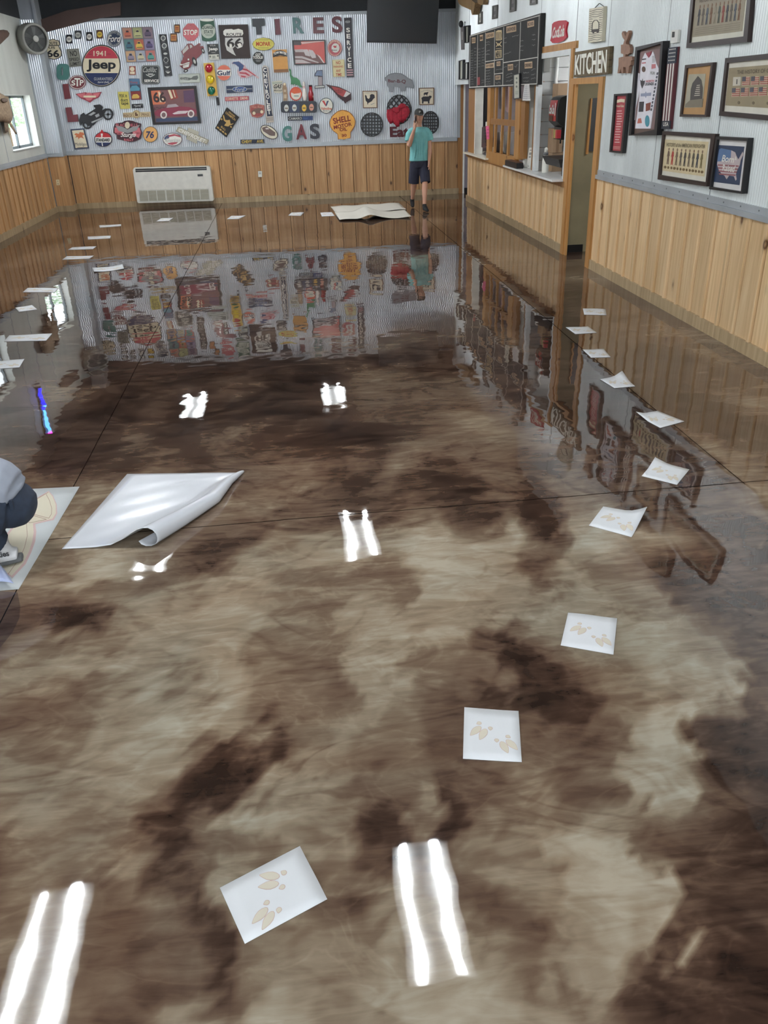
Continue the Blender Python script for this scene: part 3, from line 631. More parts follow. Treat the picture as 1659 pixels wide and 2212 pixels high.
# fluorescent fitting, shared by the room and the added kitchen lamps
def fixture(x, y, z, ln, label, group, strength, rot=False, hang=0.4):
    t = thing('ceiling_light', label, 'light', (x, y, z), group)
    a = 0.26; hx, hy = (a, ln / 2) if not rot else (ln / 2, a)
    boxes('housing', [((x - hx, y - hy, z + .05), (x + hx, y + hy, z + .09))], mat((222, 224, 222), 0.4), t)
    for s in (-1, 1):
        c = 0.145 * s
        p = [(x + c, y - hy + .02, z + .03), (x + c, y + hy - .02, z + .03)] if not rot else [(x - hx + .02, y + c, z + .03), (x + hx - .02, y + c, z + .03)]
        k = tube('tube_lens', p, 0.044, mat((247, 251, 255), 0.4, 0, 0, strength), t, seg=8, ry=0.03, up=(1, 0, 0) if not rot else (0, 1, 0))
    if hang:
        for q in (-.45, .45): box('hanger', (x - .006, y + q - .006, z + .09), (x + .006, y + q + .006, CEIL), mat((150, 150, 150), 0.4, 0.6), t)
    return t
rows = [(17.3, 'over the far end by the sign wall'), (10.87, 'over the middle of the room'), (4.45, 'over the near part of the floor'), (-1.9, 'by the added front opening')]
for y, w in rows:
    for x, s in ((0.70, 'on the kitchen side'), (-2.33, 'on the window side')):
        fixture(x, y, 3.77, 1.26, 'twin fluorescent ceiling fitting %s, %s' % (w, s), 'fluorescent ceiling fittings in two rows', TUBE_POWER)
fixture(5.4, 16.0, 2.66, 1.24, 'added fluorescent fitting lighting the kitchen', None, 40.0, hang=0)  # unseen lamp, added because the kitchen needs light
fixture(5.0, 12.6, 2.66, 0.9, 'short added fitting lighting the drinks hatch', None, 40.0, rot=True, hang=0)  # unseen lamp, added to brighten the inside of the hatch
fixture(5.2, 10.0, 2.66, 0.9, 'short added fitting lighting the hall behind the kitchen doorway', None, 70.0, hang=0)  # unseen lamp, added to brighten the olive hall
# ================================================================== SIGN WALL
D = 0.0285; D2 = 0.031; D3 = 0.0335; D4 = 0.036
WHT = mat((236, 234, 224), 0.4); CRM = mat((226, 214, 184), 0.45); BLK = mat((28, 28, 30), 0.4); NAVY = mat((34, 48, 88), 0.4)
RED = mat((186, 44, 50), 0.4); MAR = mat((112, 44, 52), 0.45); TEAL = mat((74, 124, 118), 0.5); SLATE = mat((70, 74, 78), 0.5); PINK = mat((206, 112, 118), 0.45)
GRY = mat((150, 152, 150), 0.5); ORG = mat((226, 140, 62), 0.4); YEL = mat((230, 200, 84), 0.4); CRD = mat((120, 28, 40), 0.4); LGR = mat((196, 198, 190), 0.45); BLUE = mat((58, 92, 160), 0.4); GRN = mat((50, 112, 78), 0.4); TAN = mat((178, 140, 96), 0.5); BRN = mat((96, 66, 46), 0.5)
def txt(c, s, x0, y0, x1, y1, m, t, d=D, bold=0.02, pl=BW, slope=0.0, **k):
    """lettering inside a crop-space box; slope shears it along the picture's lean"""
    return text(pl, s, c((x0, y0), (x1, y0), (x1 + slope * (y1 - y0), y1), (x0 + slope * (y1 - y0), y1)), d, m, t, bold, **k)
def sh(c, pts, m, t, name, d0=0.02, d=D, pl=BW): return shape(pl, c(*pts), d0, d, m, name, t)
def shs(c, lst, m, t, name, d0=0.02, d=D, pl=BW): return shapes(pl, [c(*p) for p in lst], d0, d, m, name, t)

t = sign('route_shield', 'cream highway shield reading ROUTE US 66 beside the round fan', C1((470, 425), (500, 411), (530, 420), (555, 407), (590, 420), (618, 424), (632, 462), (622, 488), (650, 545), (648, 590), (615, 616), (570, 630), (520, 617), (475, 590), (463, 545), (478, 500), (476, 470), (466, 450)), BLK)
sh(C1, [(474, 430), (502, 417), (530, 426), (555, 413), (588, 426), (613, 430), (626, 462), (615, 488), (643, 547), (642, 586), (611, 610), (570, 623), (523, 611), (480, 586), (470, 546), (484, 502), (482, 470), (472, 450)], CRM, t, 'face')
sh(C1, [(482, 478), (618, 474), (618, 482), (482, 486)], BLK, t, 'rule', d=D2)
txt(C1, 'ROUTE', 482, 440, 606, 472, BLK, t, D2); txt(C1, 'US', 512, 490, 580, 514, BLK, t, D2); txt(C1, '66', 492, 526, 625, 604, BLK, t, D2, 0.03)
cans = [((695, 365, 760, 458), BLK, WHT, 'black and white oil can plaque lowest of the row by the rafter'), ((788, 322, 855, 412), SLATE, LGR, 'grey oil can plaque with pale oval between two white-banded ones'),
        ((910, 338, 972, 430), BLK, WHT, 'black oil can plaque with white band left of the orange one'), ((1018, 315, 1082, 405), BRN, YEL, 'orange and yellow oil can plaque next to the round navy sign')]
for (x0, y0, x1, y1), a, b, l in cans:
    t = sign('can_plaque', l, C1(*rrect(x0, y0, x1, y1, 8)), a, group='small oil can plaques'); sh(C1, ell((x0 + x1) / 2, (y0 + y1) / 2 + 3, (x1 - x0) * .42, (y1 - y0) * .33), b, t, 'emblem')
    shs(C1, [rect(x0 + 14, y0 + 40, x1 - 14, y0 + 45), rect(x0 + 18, y0 + 52, x1 - 18, y0 + 56)], a, t, 'print', d=D2)
t = sign('round_sign', 'round navy sign with white script and curved small lettering', C1(*ell(1203, 408, 76, 87)), mat((44, 58, 84), 0.4))
outline(BW, C1(*ell(1203, 408, 68, 78)), 0.8, D, LGR, 'ring', t); txt(C1, 'Ford', 1140, 372, 1268, 442, WHT, t, D2, 0.015, shear=0.15)
text(BW, 'PROVED BY', None, D2, LGR, t, 0.0, fn=lambda a, b: C1(arc(1203, 408, 64, 74, -150, -30, 18)(a, b))[0]); text(BW, 'MILLIONS', None, D2, LGR, t, 0.0, fn=lambda a, b: C1(arc(1203, 408, 50, 58, 150, 30, -16)(a, b))[0])
# nine little cars print
q = [(1282, 290), (1602, 281), (1648, 648), (1335, 658)]
t = sign('car_grid_print', 'square print of nine small cars in coloured tiles', C1(*q), mat((120, 116, 124)))
tile = [((196, 150, 130), (214, 120, 96)), ((176, 180, 130), (206, 206, 150)), ((150, 130, 140), (110, 96, 120)), ((100, 140, 140), (70, 110, 130)), ((196, 110, 90), (226, 196, 90)), ((150, 140, 170), (100, 88, 130)), ((206, 170, 130), (150, 140, 160)), ((170, 176, 190), (214, 206, 170)), ((196, 120, 110), (90, 160, 150))]
for i in range(9):
    r, c = divmod(i, 3); s = sub(q, c / 3 + .015, r / 3 + .015, (c + 1) / 3 - .015, (r + 1) / 3 - .015)
    p = shape(BW, C1(*s), 0.02, D, mat(tile[i][0]), 'tile', t)
    b = lambda a, e: bil(s, a, e)
    shape(BW, C1(b(.12, .72), b(.16, .5), b(.28, .42), b(.36, .2), b(.64, .2), b(.72, .42), b(.84, .5), b(.88, .72), b(.8, .86), b(.2, .86)), 0.02, D2, mat(tile[i][1]), 'car', p)
    shape(BW, C1(b(.38, .26), b(.62, .26), b(.66, .42), b(.34, .42)), 0.02, D3, mat((60, 60, 70)), 'windscreen', p); shape(BW, C1(b(.2, .74), b(.8, .74), b(.8, .8), b(.2, .8)), 0.02, D3, mat((60, 60, 70)), 'bumper', p)
# big round 1941 sign
t = sign('round_sign', 'large round red white and blue sign dated 1941', C1(*ell(1068, 693, 204, 222, 48)), BLK)
sh(C1, ell(1068, 693, 194, 211, 48), CRM, t, 'face')
sh(C1, ell(1068, 693, 190, 207, 30, 202, 338), mat((190, 60, 76), 0.4), t, 'red_band', d=D2); sh(C1, ell(1068, 693, 190, 207, 30, 22, 158), NAVY, t, 'blue_band', d=D2)
txt(C1, '1941', 985, 536, 1115, 592, CRM, t, D3); txt(C1, 'Jeep', 912, 628, 1220, 756, BLK, t, D3, 0.05); txt(C1, 'GUARANTEED', 990, 816, 1185, 846, LGR, t, D3, 0.0); txt(C1, 'Superior Quality', 1030, 855, 1150, 880, WHT, t, D3, 0.0, shear=.1)
sh(C1, rect(930, 570, 968, 575), MAR, t, 'dash', d=D3); sh(C1, rect(1132, 568, 1170, 573), MAR, t, 'dash', d=D3)
q = [(700, 518), (830, 510), (862, 697), (733, 708)]
t = sign('road_sign', 'grey metal sign reading NO SPEED LIMIT', C1(*q), mat((148, 148, 136), 0.5)); outline(BW, C1(*sub(q, .05, .04, .95, .96)), 0.7, D, mat((90, 90, 84)), 'border', t)
for s, a, b, c, d in (('NO', .22, .10, .78, .42), ('SPEED', .10, .50, .88, .68), ('LIMIT', .12, .74, .90, .93)): text(BW, s, C1(*sub(q, a, b, c, d)), D2, mat((52, 50, 48)), t)
# painted block letters O I L
def letter(name, label, c, s, qd, m, grp):
    pts = c(*qd); t = thing('block_letter', label, 'letter', base_of(BW, pts), grp)
    text(BW, s, pts, 0.045, m, t, 0.06, name='letter', thick=0.037); return t
O = thing('block_letter', 'teal block letter O above the maroon I', 'letter', base_of(BW, C1((597, 675), (728, 840))), 'letters spelling OIL')
out = rrect(597, 672, 728, 842, 44, 5); inn = rrect(646, 712, 664, 796, 8, 5)
V = [BW.at(p, .045) for p in C1(*out)] + [BW.at(p, .045) for p in C1(*inn)]; n_ = len(out)
V += [v - BW.n * .037 for v in V]
F = []
for i in range(n_):
    j = (i + 1) % n_; F += [(i, j, n_ + j, n_ + i), (2 * n_ + i, 3 * n_ + i, 3 * n_ + j, 2 * n_ + j), (i, 2 * n_ + i, 2 * n_ + j, j), (n_ + i, n_ + j, 3 * n_ + j, 3 * n_ + i)]
new_obj('letter', V, F, TEAL, O)
t = thing('block_letter', 'maroon block letter I between the teal O and the L', 'letter', base_of(BW, C1((660, 887), (745, 1040))), 'letters spelling OIL'); shape(BW, C1((660, 887), (717, 882), (745, 1040), (680, 1046)), .008, .045, MAR, 'letter', t)
t = thing('block_letter', 'maroon block letter L beside the motorcycle', 'letter', base_of(BW, C1((688, 1135), (825, 1285))), 'letters spelling OIL'); shape(BW, C1((688, 1135), (745, 1130), (768, 1212), (815, 1205), (825, 1282), (715, 1288)), .008, .045, MAR, 'letter', t)
t = sign('oval_sign', 'maroon oval sign with three white letters and a white rim', C1(*ell(815, 868, 90, 76)), MAR); outline(BW, C1(*ell(815, 868, 81, 67)), 1.1, D, WHT, 'rim', t)
txt(C1, 'S', 752, 846, 794, 902, WHT, t, D2, .04); txt(C1, 'T', 784, 822, 846, 910, WHT, t, D2, .04); txt(C1, 'P', 840, 842, 882, 900, WHT, t, D2, .04)
t = sign('wing_emblem', 'pink winged emblem above the black motorcycle', C1((795, 990), (900, 972), (935, 985), (1070, 968), (1042, 1026), (985, 1052), (948, 1082), (905, 1060), (850, 1036)), mat((150, 60, 72)))
sh(C1, [(812, 994), (895, 980), (900, 1030), (855, 1028)], PINK, t, 'wing'); sh(C1, [(982, 985), (1055, 976), (1034, 1018), (985, 1034)], PINK, t, 'wing'); sh(C1, ell(938, 1018, 42, 42), PINK, t, 'medallion', d=D2); sh(C1, rect(880, 1008, 1010, 1028), CRM, t, 'banner', d=D3)
# motorcycle cut-out
t = thing('motorcycle_cutout', 'black metal motorcycle silhouette tilted nose up', 'wall decoration', base_of(BW, C1((840, 1360), (1190, 1360))))
def ring(c, cx, cy, rx, ry, w, d0, d1, m, name, t, pl=BW, n=24):
    a = c(*ell(cx, cy, rx, ry, n)); b = c(*ell(cx, cy, rx - w, ry - w, n)); V = [pl.at(p, d1) for p in a + b]; V += [v - pl.n * (d1 - d0) for v in V]; F = []
    for i in range(n):
        j = (i + 1) % n; F += [(i, j, n + j, n + i), (2 * n + i, 3 * n + i, 3 * n + j, 2 * n + j), (i, 2 * n + i, 2 * n + j, j), (n + i, n + j, 3 * n + j, 3 * n + i)]
    return new_obj(name, V, F, m, t)
for cx, cy in ((1138, 1205), (920, 1300)):
    w = ring(C1, cx, cy, 54, 62, 17, .01, .03, BLK, 'wheel', t)
    shs(C1, [[(cx - 40, cy - 3), (cx + 40, cy - 3), (cx + 40, cy + 3), (cx - 40, cy + 3)], [(cx - 3, cy - 45), (cx + 3, cy - 45), (cx + 3, cy + 45), (cx - 3, cy + 45)], ell(cx, cy, 14, 14, 10)], BLK, w, 'spokes', d0=.012, d=.026)
sh(C1, [(832, 1268), (850, 1208), (880, 1188), (900, 1210), (950, 1180), (1010, 1140), (990, 1128), (985, 1108), (1050, 1100), (1085, 1128), (1072, 1165), (1110, 1142), (1165, 1150), (1150, 1165), (1100, 1165), (1085, 1225), (1010, 1290), (985, 1322), (920, 1330), (905, 1300), (870, 1280), (850, 1325)], BLK, t, 'frame', d0=.008, d=.034)
shs(C1, [[(930, 1212), (985, 1178), (1010, 1190), (960, 1220)], [(960, 1285), (1080, 1235), (1085, 1245), (970, 1300)], [(1000, 1215), (1040, 1195), (1050, 1222), (1015, 1240)]], mat((170, 172, 172), .3, .6), t, 'chrome', d0=.03, d=.038)
q = [(742, 1362), (885, 1352), (940, 1565), (787, 1578)]
t = sign('framed_sign', 'cream sign with orange horse in a navy frame', C1(*q), mat((56, 66, 86))); shape(BW, C1(*sub(q, .08, .07, .92, .93)), .02, D, CRM, 'face', t)
sh(C1, [(783, 1418), (800, 1402), (830, 1412), (840, 1392), (880, 1398), (890, 1420), (868, 1430), (885, 1465), (862, 1450), (840, 1452), (828, 1470), (822, 1445), (790, 1450), (806, 1432)], mat((200, 112, 70)), t, 'horse', d=D2); txt(C1, 'Mobilgas', 790, 1503, 915, 1545, mat((60, 64, 70)), t, D2, 0.0); shs(C1, [rect(815, 1552, 905, 1556)], BRN, t, 'print', d=D2)
t = sign('oval_sign', 'red white and blue oval sign topped by a red torch flame', C1(*ell(1087, 1468, 94, 80)), mat((60, 56, 66)), part='panel')
sh(C1, ell(1087, 1468, 86, 73), WHT, t, 'face'); sh(C1, ell(1087, 1468, 86, 73, 20, 197, 343), RED, t, 'red_band', d=D2); sh(C1, ell(1087, 1468, 86, 73, 20, 28, 152), NAVY, t, 'blue_band', d=D2)
sh(C1, [(1050, 1405), (1058, 1385), (1072, 1366), (1092, 1392), (1096, 1410), (1085, 1425), (1062, 1425)], RED, t, 'flame', d0=.008, d=D3); shs(C1, [[(1062, 1408), (1084, 1408), (1078, 1450), (1068, 1450)], [(1070, 1505), (1080, 1505), (1086, 1540), (1076, 1540)]], WHT, t, 'torch', d=D4); txt(C1, 'STANDARD', 1010, 1458, 1158, 1492, BLK, t, D4, 0.03)
t = sign('rally_badge', 'pink and black rally badge with silver eagle wings', C1((1198, 1335), (1215, 1300), (1290, 1290), (1310, 1275), (1355, 1268), (1400, 1275), (1425, 1287), (1487, 1305), (1480, 1350), (1498, 1400), (1480, 1465), (1420, 1490), (1370, 1498), (1300, 1482), (1235, 1467), (1230, 1420), (1196, 1400)), mat((66, 36, 44)))
sh(C1, [(1210, 1345), (1300, 1340), (1300, 1420), (1240, 1420), (1208, 1395)], PINK, t, 'side_field'); sh(C1, [(1395, 1340), (1470, 1345), (1488, 1400), (1462, 1455), (1400, 1420)], PINK, t, 'side_field'); sh(C1, [(1215, 1320), (1290, 1335), (1345, 1365), (1400, 1335), (1475, 1315), (1440, 1375), (1345, 1405), (1250, 1380)], GRY, t, 'wings', d=D2)
sh(C1, ell(1342, 1320, 26, 36), CRM, t, 'eagle_head', d=D3); txt(C1, 'BLACK HILLS', 1222, 1302, 1450, 1334, PINK, t, D2, .02); txt(C1, 'Sturgis', 1275, 1395, 1432, 1458, WHT, t, D4, 0.02, shear=.15); txt(C1, 'RALLY', 1308, 1460, 1408, 1487, PINK, t, D4, 0.03); txt(C1, '1938', 1212, 1398, 1270, 1418, MAR, t, D3); txt(C1, '2013', 1435, 1394, 1486, 1414, MAR, t, D3)
t = sign('oval_sign', 'orange oval sign with a big navy number', C2(*ell(137, 1495, 89, 96)), mat((96, 84, 70))); sh(C2, ell(137, 1495, 83, 90), mat((226, 172, 104)), t, 'face'); txt(C2, '76', 84, 1455, 182, 1542, mat((40, 52, 96)), t, D2, 0.05, shear=.12)
t = sign('can_plaque', 'small red and white can picture above the tall car print', C1(*rect(1362, 697, 1428, 790)), mat((150, 80, 66)), group='small oil can plaques'); sh(C1, ell(1393, 728, 24, 24), CRM, t, 'emblem'); sh(C1, rect(1370, 755, 1420, 782), CRM, t, 'base')
q = [(1358, 828), (1468, 828), (1492, 1050), (1385, 1056)]
t = sign('tall_car_print', 'tall print with blue car over red car', C1(*q), mat((60, 70, 90)))
shape(BW, C1(*sub(q, .03, .02, .97, .28)), .02, D, mat((74, 110, 140)), 'sky', t); shape(BW, C1(*sub(q, .03, .60, .97, .98)), .02, D, mat((130, 50, 48)), 'ground', t)
sh(C1, [(1372, 935), (1390, 905), (1440, 900), (1472, 930), (1470, 955), (1378, 960)], mat((90, 150, 170)), t, 'car', d=D2); sh(C1, [(1390, 1020), (1402, 995), (1445, 990), (1470, 1015), (1465, 1035), (1394, 1040)], mat((214, 180, 90)), t, 'car', d=D2); txt(C1, 'Mustang', 1372, 855, 1450, 885, mat((180, 70, 64)), t, D2, 0.0, shear=.1)
q = [(1240, 968), (1350, 965), (1372, 1145), (1270, 1149)]
t = sign('tin_sign', 'yellow tin sign about fixing things with duct tape', C1(*q), mat((204, 192, 100)))
for s, a, b, c, d in (('FIX it', .12, .14, .85, .34), ('duct', .15, .38, .88, .58), ('tape', .15, .60, .88, .82)): text(BW, s, C1(*sub(q, a, b, c, d)), D, mat((50, 46, 34)), t)
q = rrect(30, 668, 248, 896, 34); t = sign('service_sign', 'black rounded sign with silver script over SERVICE', C2(*q), mat((46, 50, 52))); outline(BW, C2(*rrect(38, 676, 240, 888, 30)), 0.8, D, LGR, 'border', t)
txt(C2, 'Cadillac', 52, 692, 214, 752, LGR, t, D2, 0.0, shear=.12); txt(C2, 'SERVICE', 64, 838, 236, 872, WHT, t, D2, .05); shs(C2, [[(85, 775), (137, 800), (190, 775), (190, 785), (137, 812), (85, 785)], [(105, 768), (172, 768), (165, 782), (112, 782)]], LGR, t, 'vee_emblem', d=D2)
t = sign('horse_plaque', 'small black plaque with silver galloping horse', C1((1388, 1097), (1500, 1093), (1505, 1138), (1392, 1142)), BLK); sh(C1, [(1405, 1118), (1420, 1104), (1440, 1112), (1475, 1106), (1496, 1100), (1480, 1118), (1488, 1132), (1465, 1122), (1440, 1124), (1425, 1134), (1428, 1120)], GRY, t, 'horse')
t = sign('town_sign', 'cream bar sign with a round badge at its centre', C1((1296, 1188), (1586, 1178), (1588, 1232), (1300, 1240)), mat((214, 196, 156))); outline(BW, C1((1302, 1194), (1580, 1184), (1582, 1226), (1306, 1234)), .5, D, BRN, 'border', t); sh(C1, ell(1437, 1204, 42, 43), mat((200, 180, 136)), t, 'badge', d=D2); outline(BW, C1(*ell(1437, 1204, 35, 36)), .6, D3, BRN, 'badge_ring', t); shs(C1, [[(1422, 1185), (1440, 1185), (1440, 1200), (1455, 1205), (1452, 1222), (1424, 1222)]], BRN, t, 'badge_mark', d=D3)
txt(C1, 'RADIATOR', 1306, 1200, 1392, 1230, BRN, t, D2); txt(C1, 'SPRINGS', 1486, 1192, 1572, 1222, BRN, t, D2)
# ---- second crop
q = [(242, 300), (330, 298), (400, 795), (305, 803)]
t = sign('emblem_strip', 'tall black strip sign with a column of silver emblems', C2(*q), mat((40, 42, 46)))
for k, (x, y) in enumerate(((290, 345), (303, 437), (316, 530), (323, 607), (338, 690), (348, 752))):
    if k < 2: e = sh(C2, ell(x, y, 30, 32), LGR, t, 'emblem'); sh(C2, ell(x, y, 20, 22), mat((90, 94, 98)), e, 'emblem_core', d=D2)
    elif k == 3: ring(C2, x, y, 29, 31, 5, .02, D, LGR, 'emblem', t)
    else: sh(C2, [(x - 32, y - 14), (x - 8, y - 4), (x, y - 10), (x + 8, y - 4), (x + 32, y - 14), (x + 12, y + 10), (x, y + 16), (x - 12, y + 10)] if k != 2 else ell(x, y, 24, 13), LGR, t, 'emblem')
    shs(C2, [rect(x - 18, y + 42, x + 20, y + 46)], GRY, t, 'caption')
for (x0, y0, x1, y1), l in (((375, 288, 456, 390), 'orange oil can plaque, the lower of the two beside the stop sign'), ((422, 180, 490, 285), 'orange and black oil can plaque, the upper of the two beside the stop sign')):
    t = sign('can_plaque', l, C2(*rrect(x0, y0, x1, y1, 10)), mat((84, 60, 44)), group='small oil can plaques'); sh(C2, rrect(x0 + 8, y0 + 14, x1 - 8, y1 - 14, 8), mat((204, 140, 76)), t, 'can'); shs(C2, [rect(x0 + 16, y0 + 36, x1 - 16, y0 + 46), rect(x0 + 16, y0 + 58, x1 - 16, y0 + 64)], mat((150, 60, 50)), t, 'print', d=D2)
oc = [(620 + 100 * math.cos(math.radians(22.5 + 45 * i)), 273 + 112 * math.sin(math.radians(22.5 + 45 * i))) for i in range(8)]
t = sign('stop_sign', 'red octagonal STOP sign', C2(*oc), mat((196, 86, 92), .4)); txt(C2, 'STOP', 538, 245, 698, 308, WHT, t, D, .02); shs(C2, [ell(620, 190, 5, 5, 8), ell(620, 352, 5, 5, 8)], mat((120, 60, 60)), t, 'bolts')
t = sign('oil_can_sign', 'large green and white oil can sign with a pale oval label', C2((728, 132), (760, 118), (865, 112), (896, 120), (924, 366), (880, 380), (800, 384), (756, 374)), mat((58, 96, 78)))
sh(C2, ell(812, 128, 82, 17), WHT, t, 'lid'); sh(C2, ell(828, 262, 84, 86), mat((196, 204, 190)), t, 'label_oval'); txt(C2, 'QUAKER', 750, 196, 896, 242, mat((50, 70, 60)), t, D2); txt(C2, 'STATE', 778, 250, 884, 290, mat((50, 70, 60)), t, D2); shs(C2, [rect(790, 300, 880, 304), rect(800, 312, 872, 316)], mat((80, 110, 90)), t, 'print', d=D2)
q = [(950, 188), (1302, 180), (1335, 583), (985, 590)]
t = sign('photo_board', 'square dark photo board of a white route shield shape', C2(*q), mat((54, 44, 42)), th=.03); DB = .0385
sh(C2, [(1008, 262), (1030, 240), (1110, 235), (1130, 245), (1190, 232), (1240, 250), (1248, 290), (1230, 318), (1120, 322), (1030, 320), (1010, 300)], WHT, t, 'shield_header', d=DB); sh(C2, [(1030, 340), (1240, 334), (1250, 400), (1235, 450), (1180, 470), (1150, 440), (1120, 470), (1140, 520), (1160, 556), (1110, 530), (1050, 490), (1030, 420)], mat((206, 204, 198)), t, 'shield_body', d=DB)
txt(C2, 'ROUTE', 1046, 284, 1228, 318, BLK, t, DB + .0025); txt(C2, '66', 1050, 345, 1235, 455, mat((48, 42, 40)), t, DB + .0025, .04); shs(C2, [ell(1205, 432, 22, 27), ell(1098, 440, 16, 18)], WHT, t, 'highlight', d=DB + .004)
# red pickup cut-out
t = thing('pickup_cutout', 'dark red metal pickup truck cut-out tilted nose down', 'wall decoration', base_of(BW, C2((490, 750), (780, 750))))
sh(C2, [(505, 505), (530, 480), (580, 412), (630, 408), (662, 440), (690, 425), (716, 403), (735, 412), (730, 440), (765, 440), (778, 460), (765, 500), (740, 545), (690, 590), (690, 640), (640, 640), (610, 700), (560, 730), (540, 720), (487, 678), (500, 640), (520, 600), (535, 560)], mat((122, 48, 52), .35), t, 'body', d0=.008, d=.034)
sh(C2, [(520, 500), (580, 425), (596, 470), (528, 536)], mat((190, 186, 180), .2), t, 'windscreen', d=.037); sh(C2, [(606, 425), (630, 425), (640, 450), (612, 470)], mat((190, 186, 180), .2), t, 'side_window', d=.037)
for cx, cy, rx, ry in ((665, 625, 26, 56), (765, 495, 16, 34), (560, 735, 28, 18)):
    w = sh(C2, ell(cx, cy, rx, ry, rot=-20), BLK, t, 'tyre', d0=.008, d=.038); sh(C2, ell(cx, cy, rx * .5, ry * .5, 16, rot=-20), LGR, w, 'hubcap', d=.041)
shs(C2, [[(500, 672 + k * 0), (510, 660), (600, 628), (610, 640)] if k == 0 else [(515 + 4 * k, 672 + 11 * k), (522 + 4 * k, 662 + 11 * k), (605 - 4 * k, 634 + 14 * k), (608 - 4 * k, 645 + 14 * k)] for k in range(4)] + [ell(498, 660, 10, 12), ell(592, 600, 10, 12)], mat((216, 214, 206), .2, .7), t, 'grille', d=.039)
q = [(812, 417), (945, 412), (966, 606), (836, 612)]
t = sign('grille_sign', 'black sign with white lettering above a pale vehicle grille', C2(*q), mat((58, 60, 60))); text(BW, "IT'S A", C2(*sub(q, .28, .05, .75, .14)), D, WHT, t, 0); text(BW, 'Jeep', C2(*sub(q, .08, .2, .92, .45)), D, WHT, t, .05); text(BW, 'THING', C2(*sub(q, .3, .49, .68, .56)), D, LGR, t, 0)
shape(BW, C2(*sub(q, .04, .64, .96, .92)), .02, D, mat((206, 206, 192)), 'grille', t); shapes(BW, [C2(*sub(q, .36 + .05 * k, .72, .385 + .05 * k, .88)) for k in range(6)] + [C2(*ell(*bil(q, .16, .76), 11, 13)), C2(*ell(*bil(q, .86, .74), 11, 13))], .02, D2, mat((110, 112, 104)), 'slots', t); shape(BW, C2(*sub(q, 0, .93, 1, 1)), .02, D, LGR, 'bumper', t)
q = [(472, 772), (728, 765), (735, 875), (482, 885)]
t = sign('fuel_sign', 'pale grey plate with a dark fuel nozzle outline', C2(*q), mat((184, 190, 180))); outline(BW, C2(*sub(q, .02, .05, .98, .95)), .6, D, mat((110, 116, 108)), 'border', t); sh(C2, [(495, 815), (560, 812), (625, 822), (650, 800), (700, 790), (710, 820), (690, 845), (650, 842), (625, 838), (600, 848), (540, 842), (495, 838)], mat((100, 104, 100)), t, 'nozzle'); txt(C2, 'Gas', 510, 816, 590, 838, mat((190, 194, 186)), t, D2, 0)
# traffic signal
q = [(770, 645), (892, 636), (940, 1032), (820, 1040)]
t = thing('traffic_light', 'yellow three-lamp traffic light with red amber and green lenses', 'traffic light', base_of(BW, C2(*q))); shape(BW, C2(*q), .008, .10, mat((214, 176, 78), .4), 'housing', t)
for cx, cy, m in ((836, 705, mat((176, 38, 56), .15)), (852, 838, mat((224, 196, 40), .15)), (866, 972, mat((28, 104, 78), .15))):
    ring(C2, cx, cy, 50, 55, 6, .10, .13, mat((180, 140, 60)), 'bezel', t); c = BW.at(C2((cx, cy))[0], .10); e = (BW.at(C2((cx + 46, cy))[0], .10) - c).length
    v, f = sphere_vf(c, e, e * .55, e * 1.1, 20, 12); new_obj('lens', v, f, m, t, True)
t = sign('black_bar', 'short black metal bar hanging below the traffic light', C2((925, 1053), (949, 1050), (962, 1147), (938, 1150)), BLK)
t = sign('oval_sign', 'orange oval sign with a white band and navy lettering', C2(*ell(1015, 758, 90, 97)), mat((180, 176, 168))); sh(C2, ell(1015, 758, 84, 91), mat((214, 114, 92)), t, 'face'); sh(C2, rect(932, 722, 1098, 796), WHT, t, 'band', d=D2); txt(C2, 'Gulf', 936, 734, 1095, 790, mat((40, 50, 80)), t, D3, .05)
t = sign('flag_horse', 'galloping horse cut-out painted with stars and stripes', C2((1103, 648), (1128, 625), (1165, 628), (1195, 617), (1215, 640), (1262, 668), (1290, 705), (1345, 745), (1440, 818), (1420, 828), (1365, 785), (1330, 802), (1290, 822), (1235, 818), (1222, 828), (1190, 790), (1170, 745), (1190, 715), (1192, 690), (1150, 660)), mat((206, 176, 178)), part='body')
sh(C2, [(1110, 648), (1130, 630), (1192, 624), (1255, 672), (1240, 720), (1195, 745), (1192, 690), (1150, 655)], mat((66, 84, 124)), t, 'blue_field'); shs(C2, [[(1240, 705), (1290, 715), (1400, 795), (1385, 795), (1290, 735), (1236, 722)], [(1200, 750), (1280, 755), (1330, 790), (1310, 795), (1270, 775), (1205, 768)], [(1215, 790), (1280, 800), (1270, 815), (1225, 808)]], mat((178, 70, 80)), t, 'stripes')
q = [(1042, 916), (1355, 908), (1358, 990), (1048, 1002)]; t = sign('name_plate', 'navy rectangular plate with a silver-rimmed blue oval', C2(*q), mat((42, 54, 78))); shape(BW, C2(*sub(q, .02, .44, .98, .56)), .02, D, GRY, 'bar', t); sh(C2, ell(1204, 956, 88, 35), LGR, t, 'oval_rim', d=D2); sh(C2, ell(1204, 956, 82, 30), mat((58, 84, 140)), t, 'oval', d=D3); txt(C2, 'Ford', 1150, 932, 1258, 982, LGR, t, D4, 0, shear=.15)
q = [(1028, 1048), (1310, 1036), (1313, 1085), (1032, 1098)]; t = sign('street_sign', 'small red street sign with pale lettering', C2(*q), mat((178, 70, 84))); text(BW, 'CORVETTE', C2(*sub(q, .04, .18, .55, .82)), D, CRM, t); text(BW, 'DRIVE', C2(*sub(q, .64, .2, .96, .8)), D, CRM, t)
q = [(1050, 1170), (1198, 1290), (1045, 1532), (910, 1422)]; t = sign('diamond_sign', 'black and gold sign with a steer head hung on its corner', C2(*q), mat((34, 32, 30)))
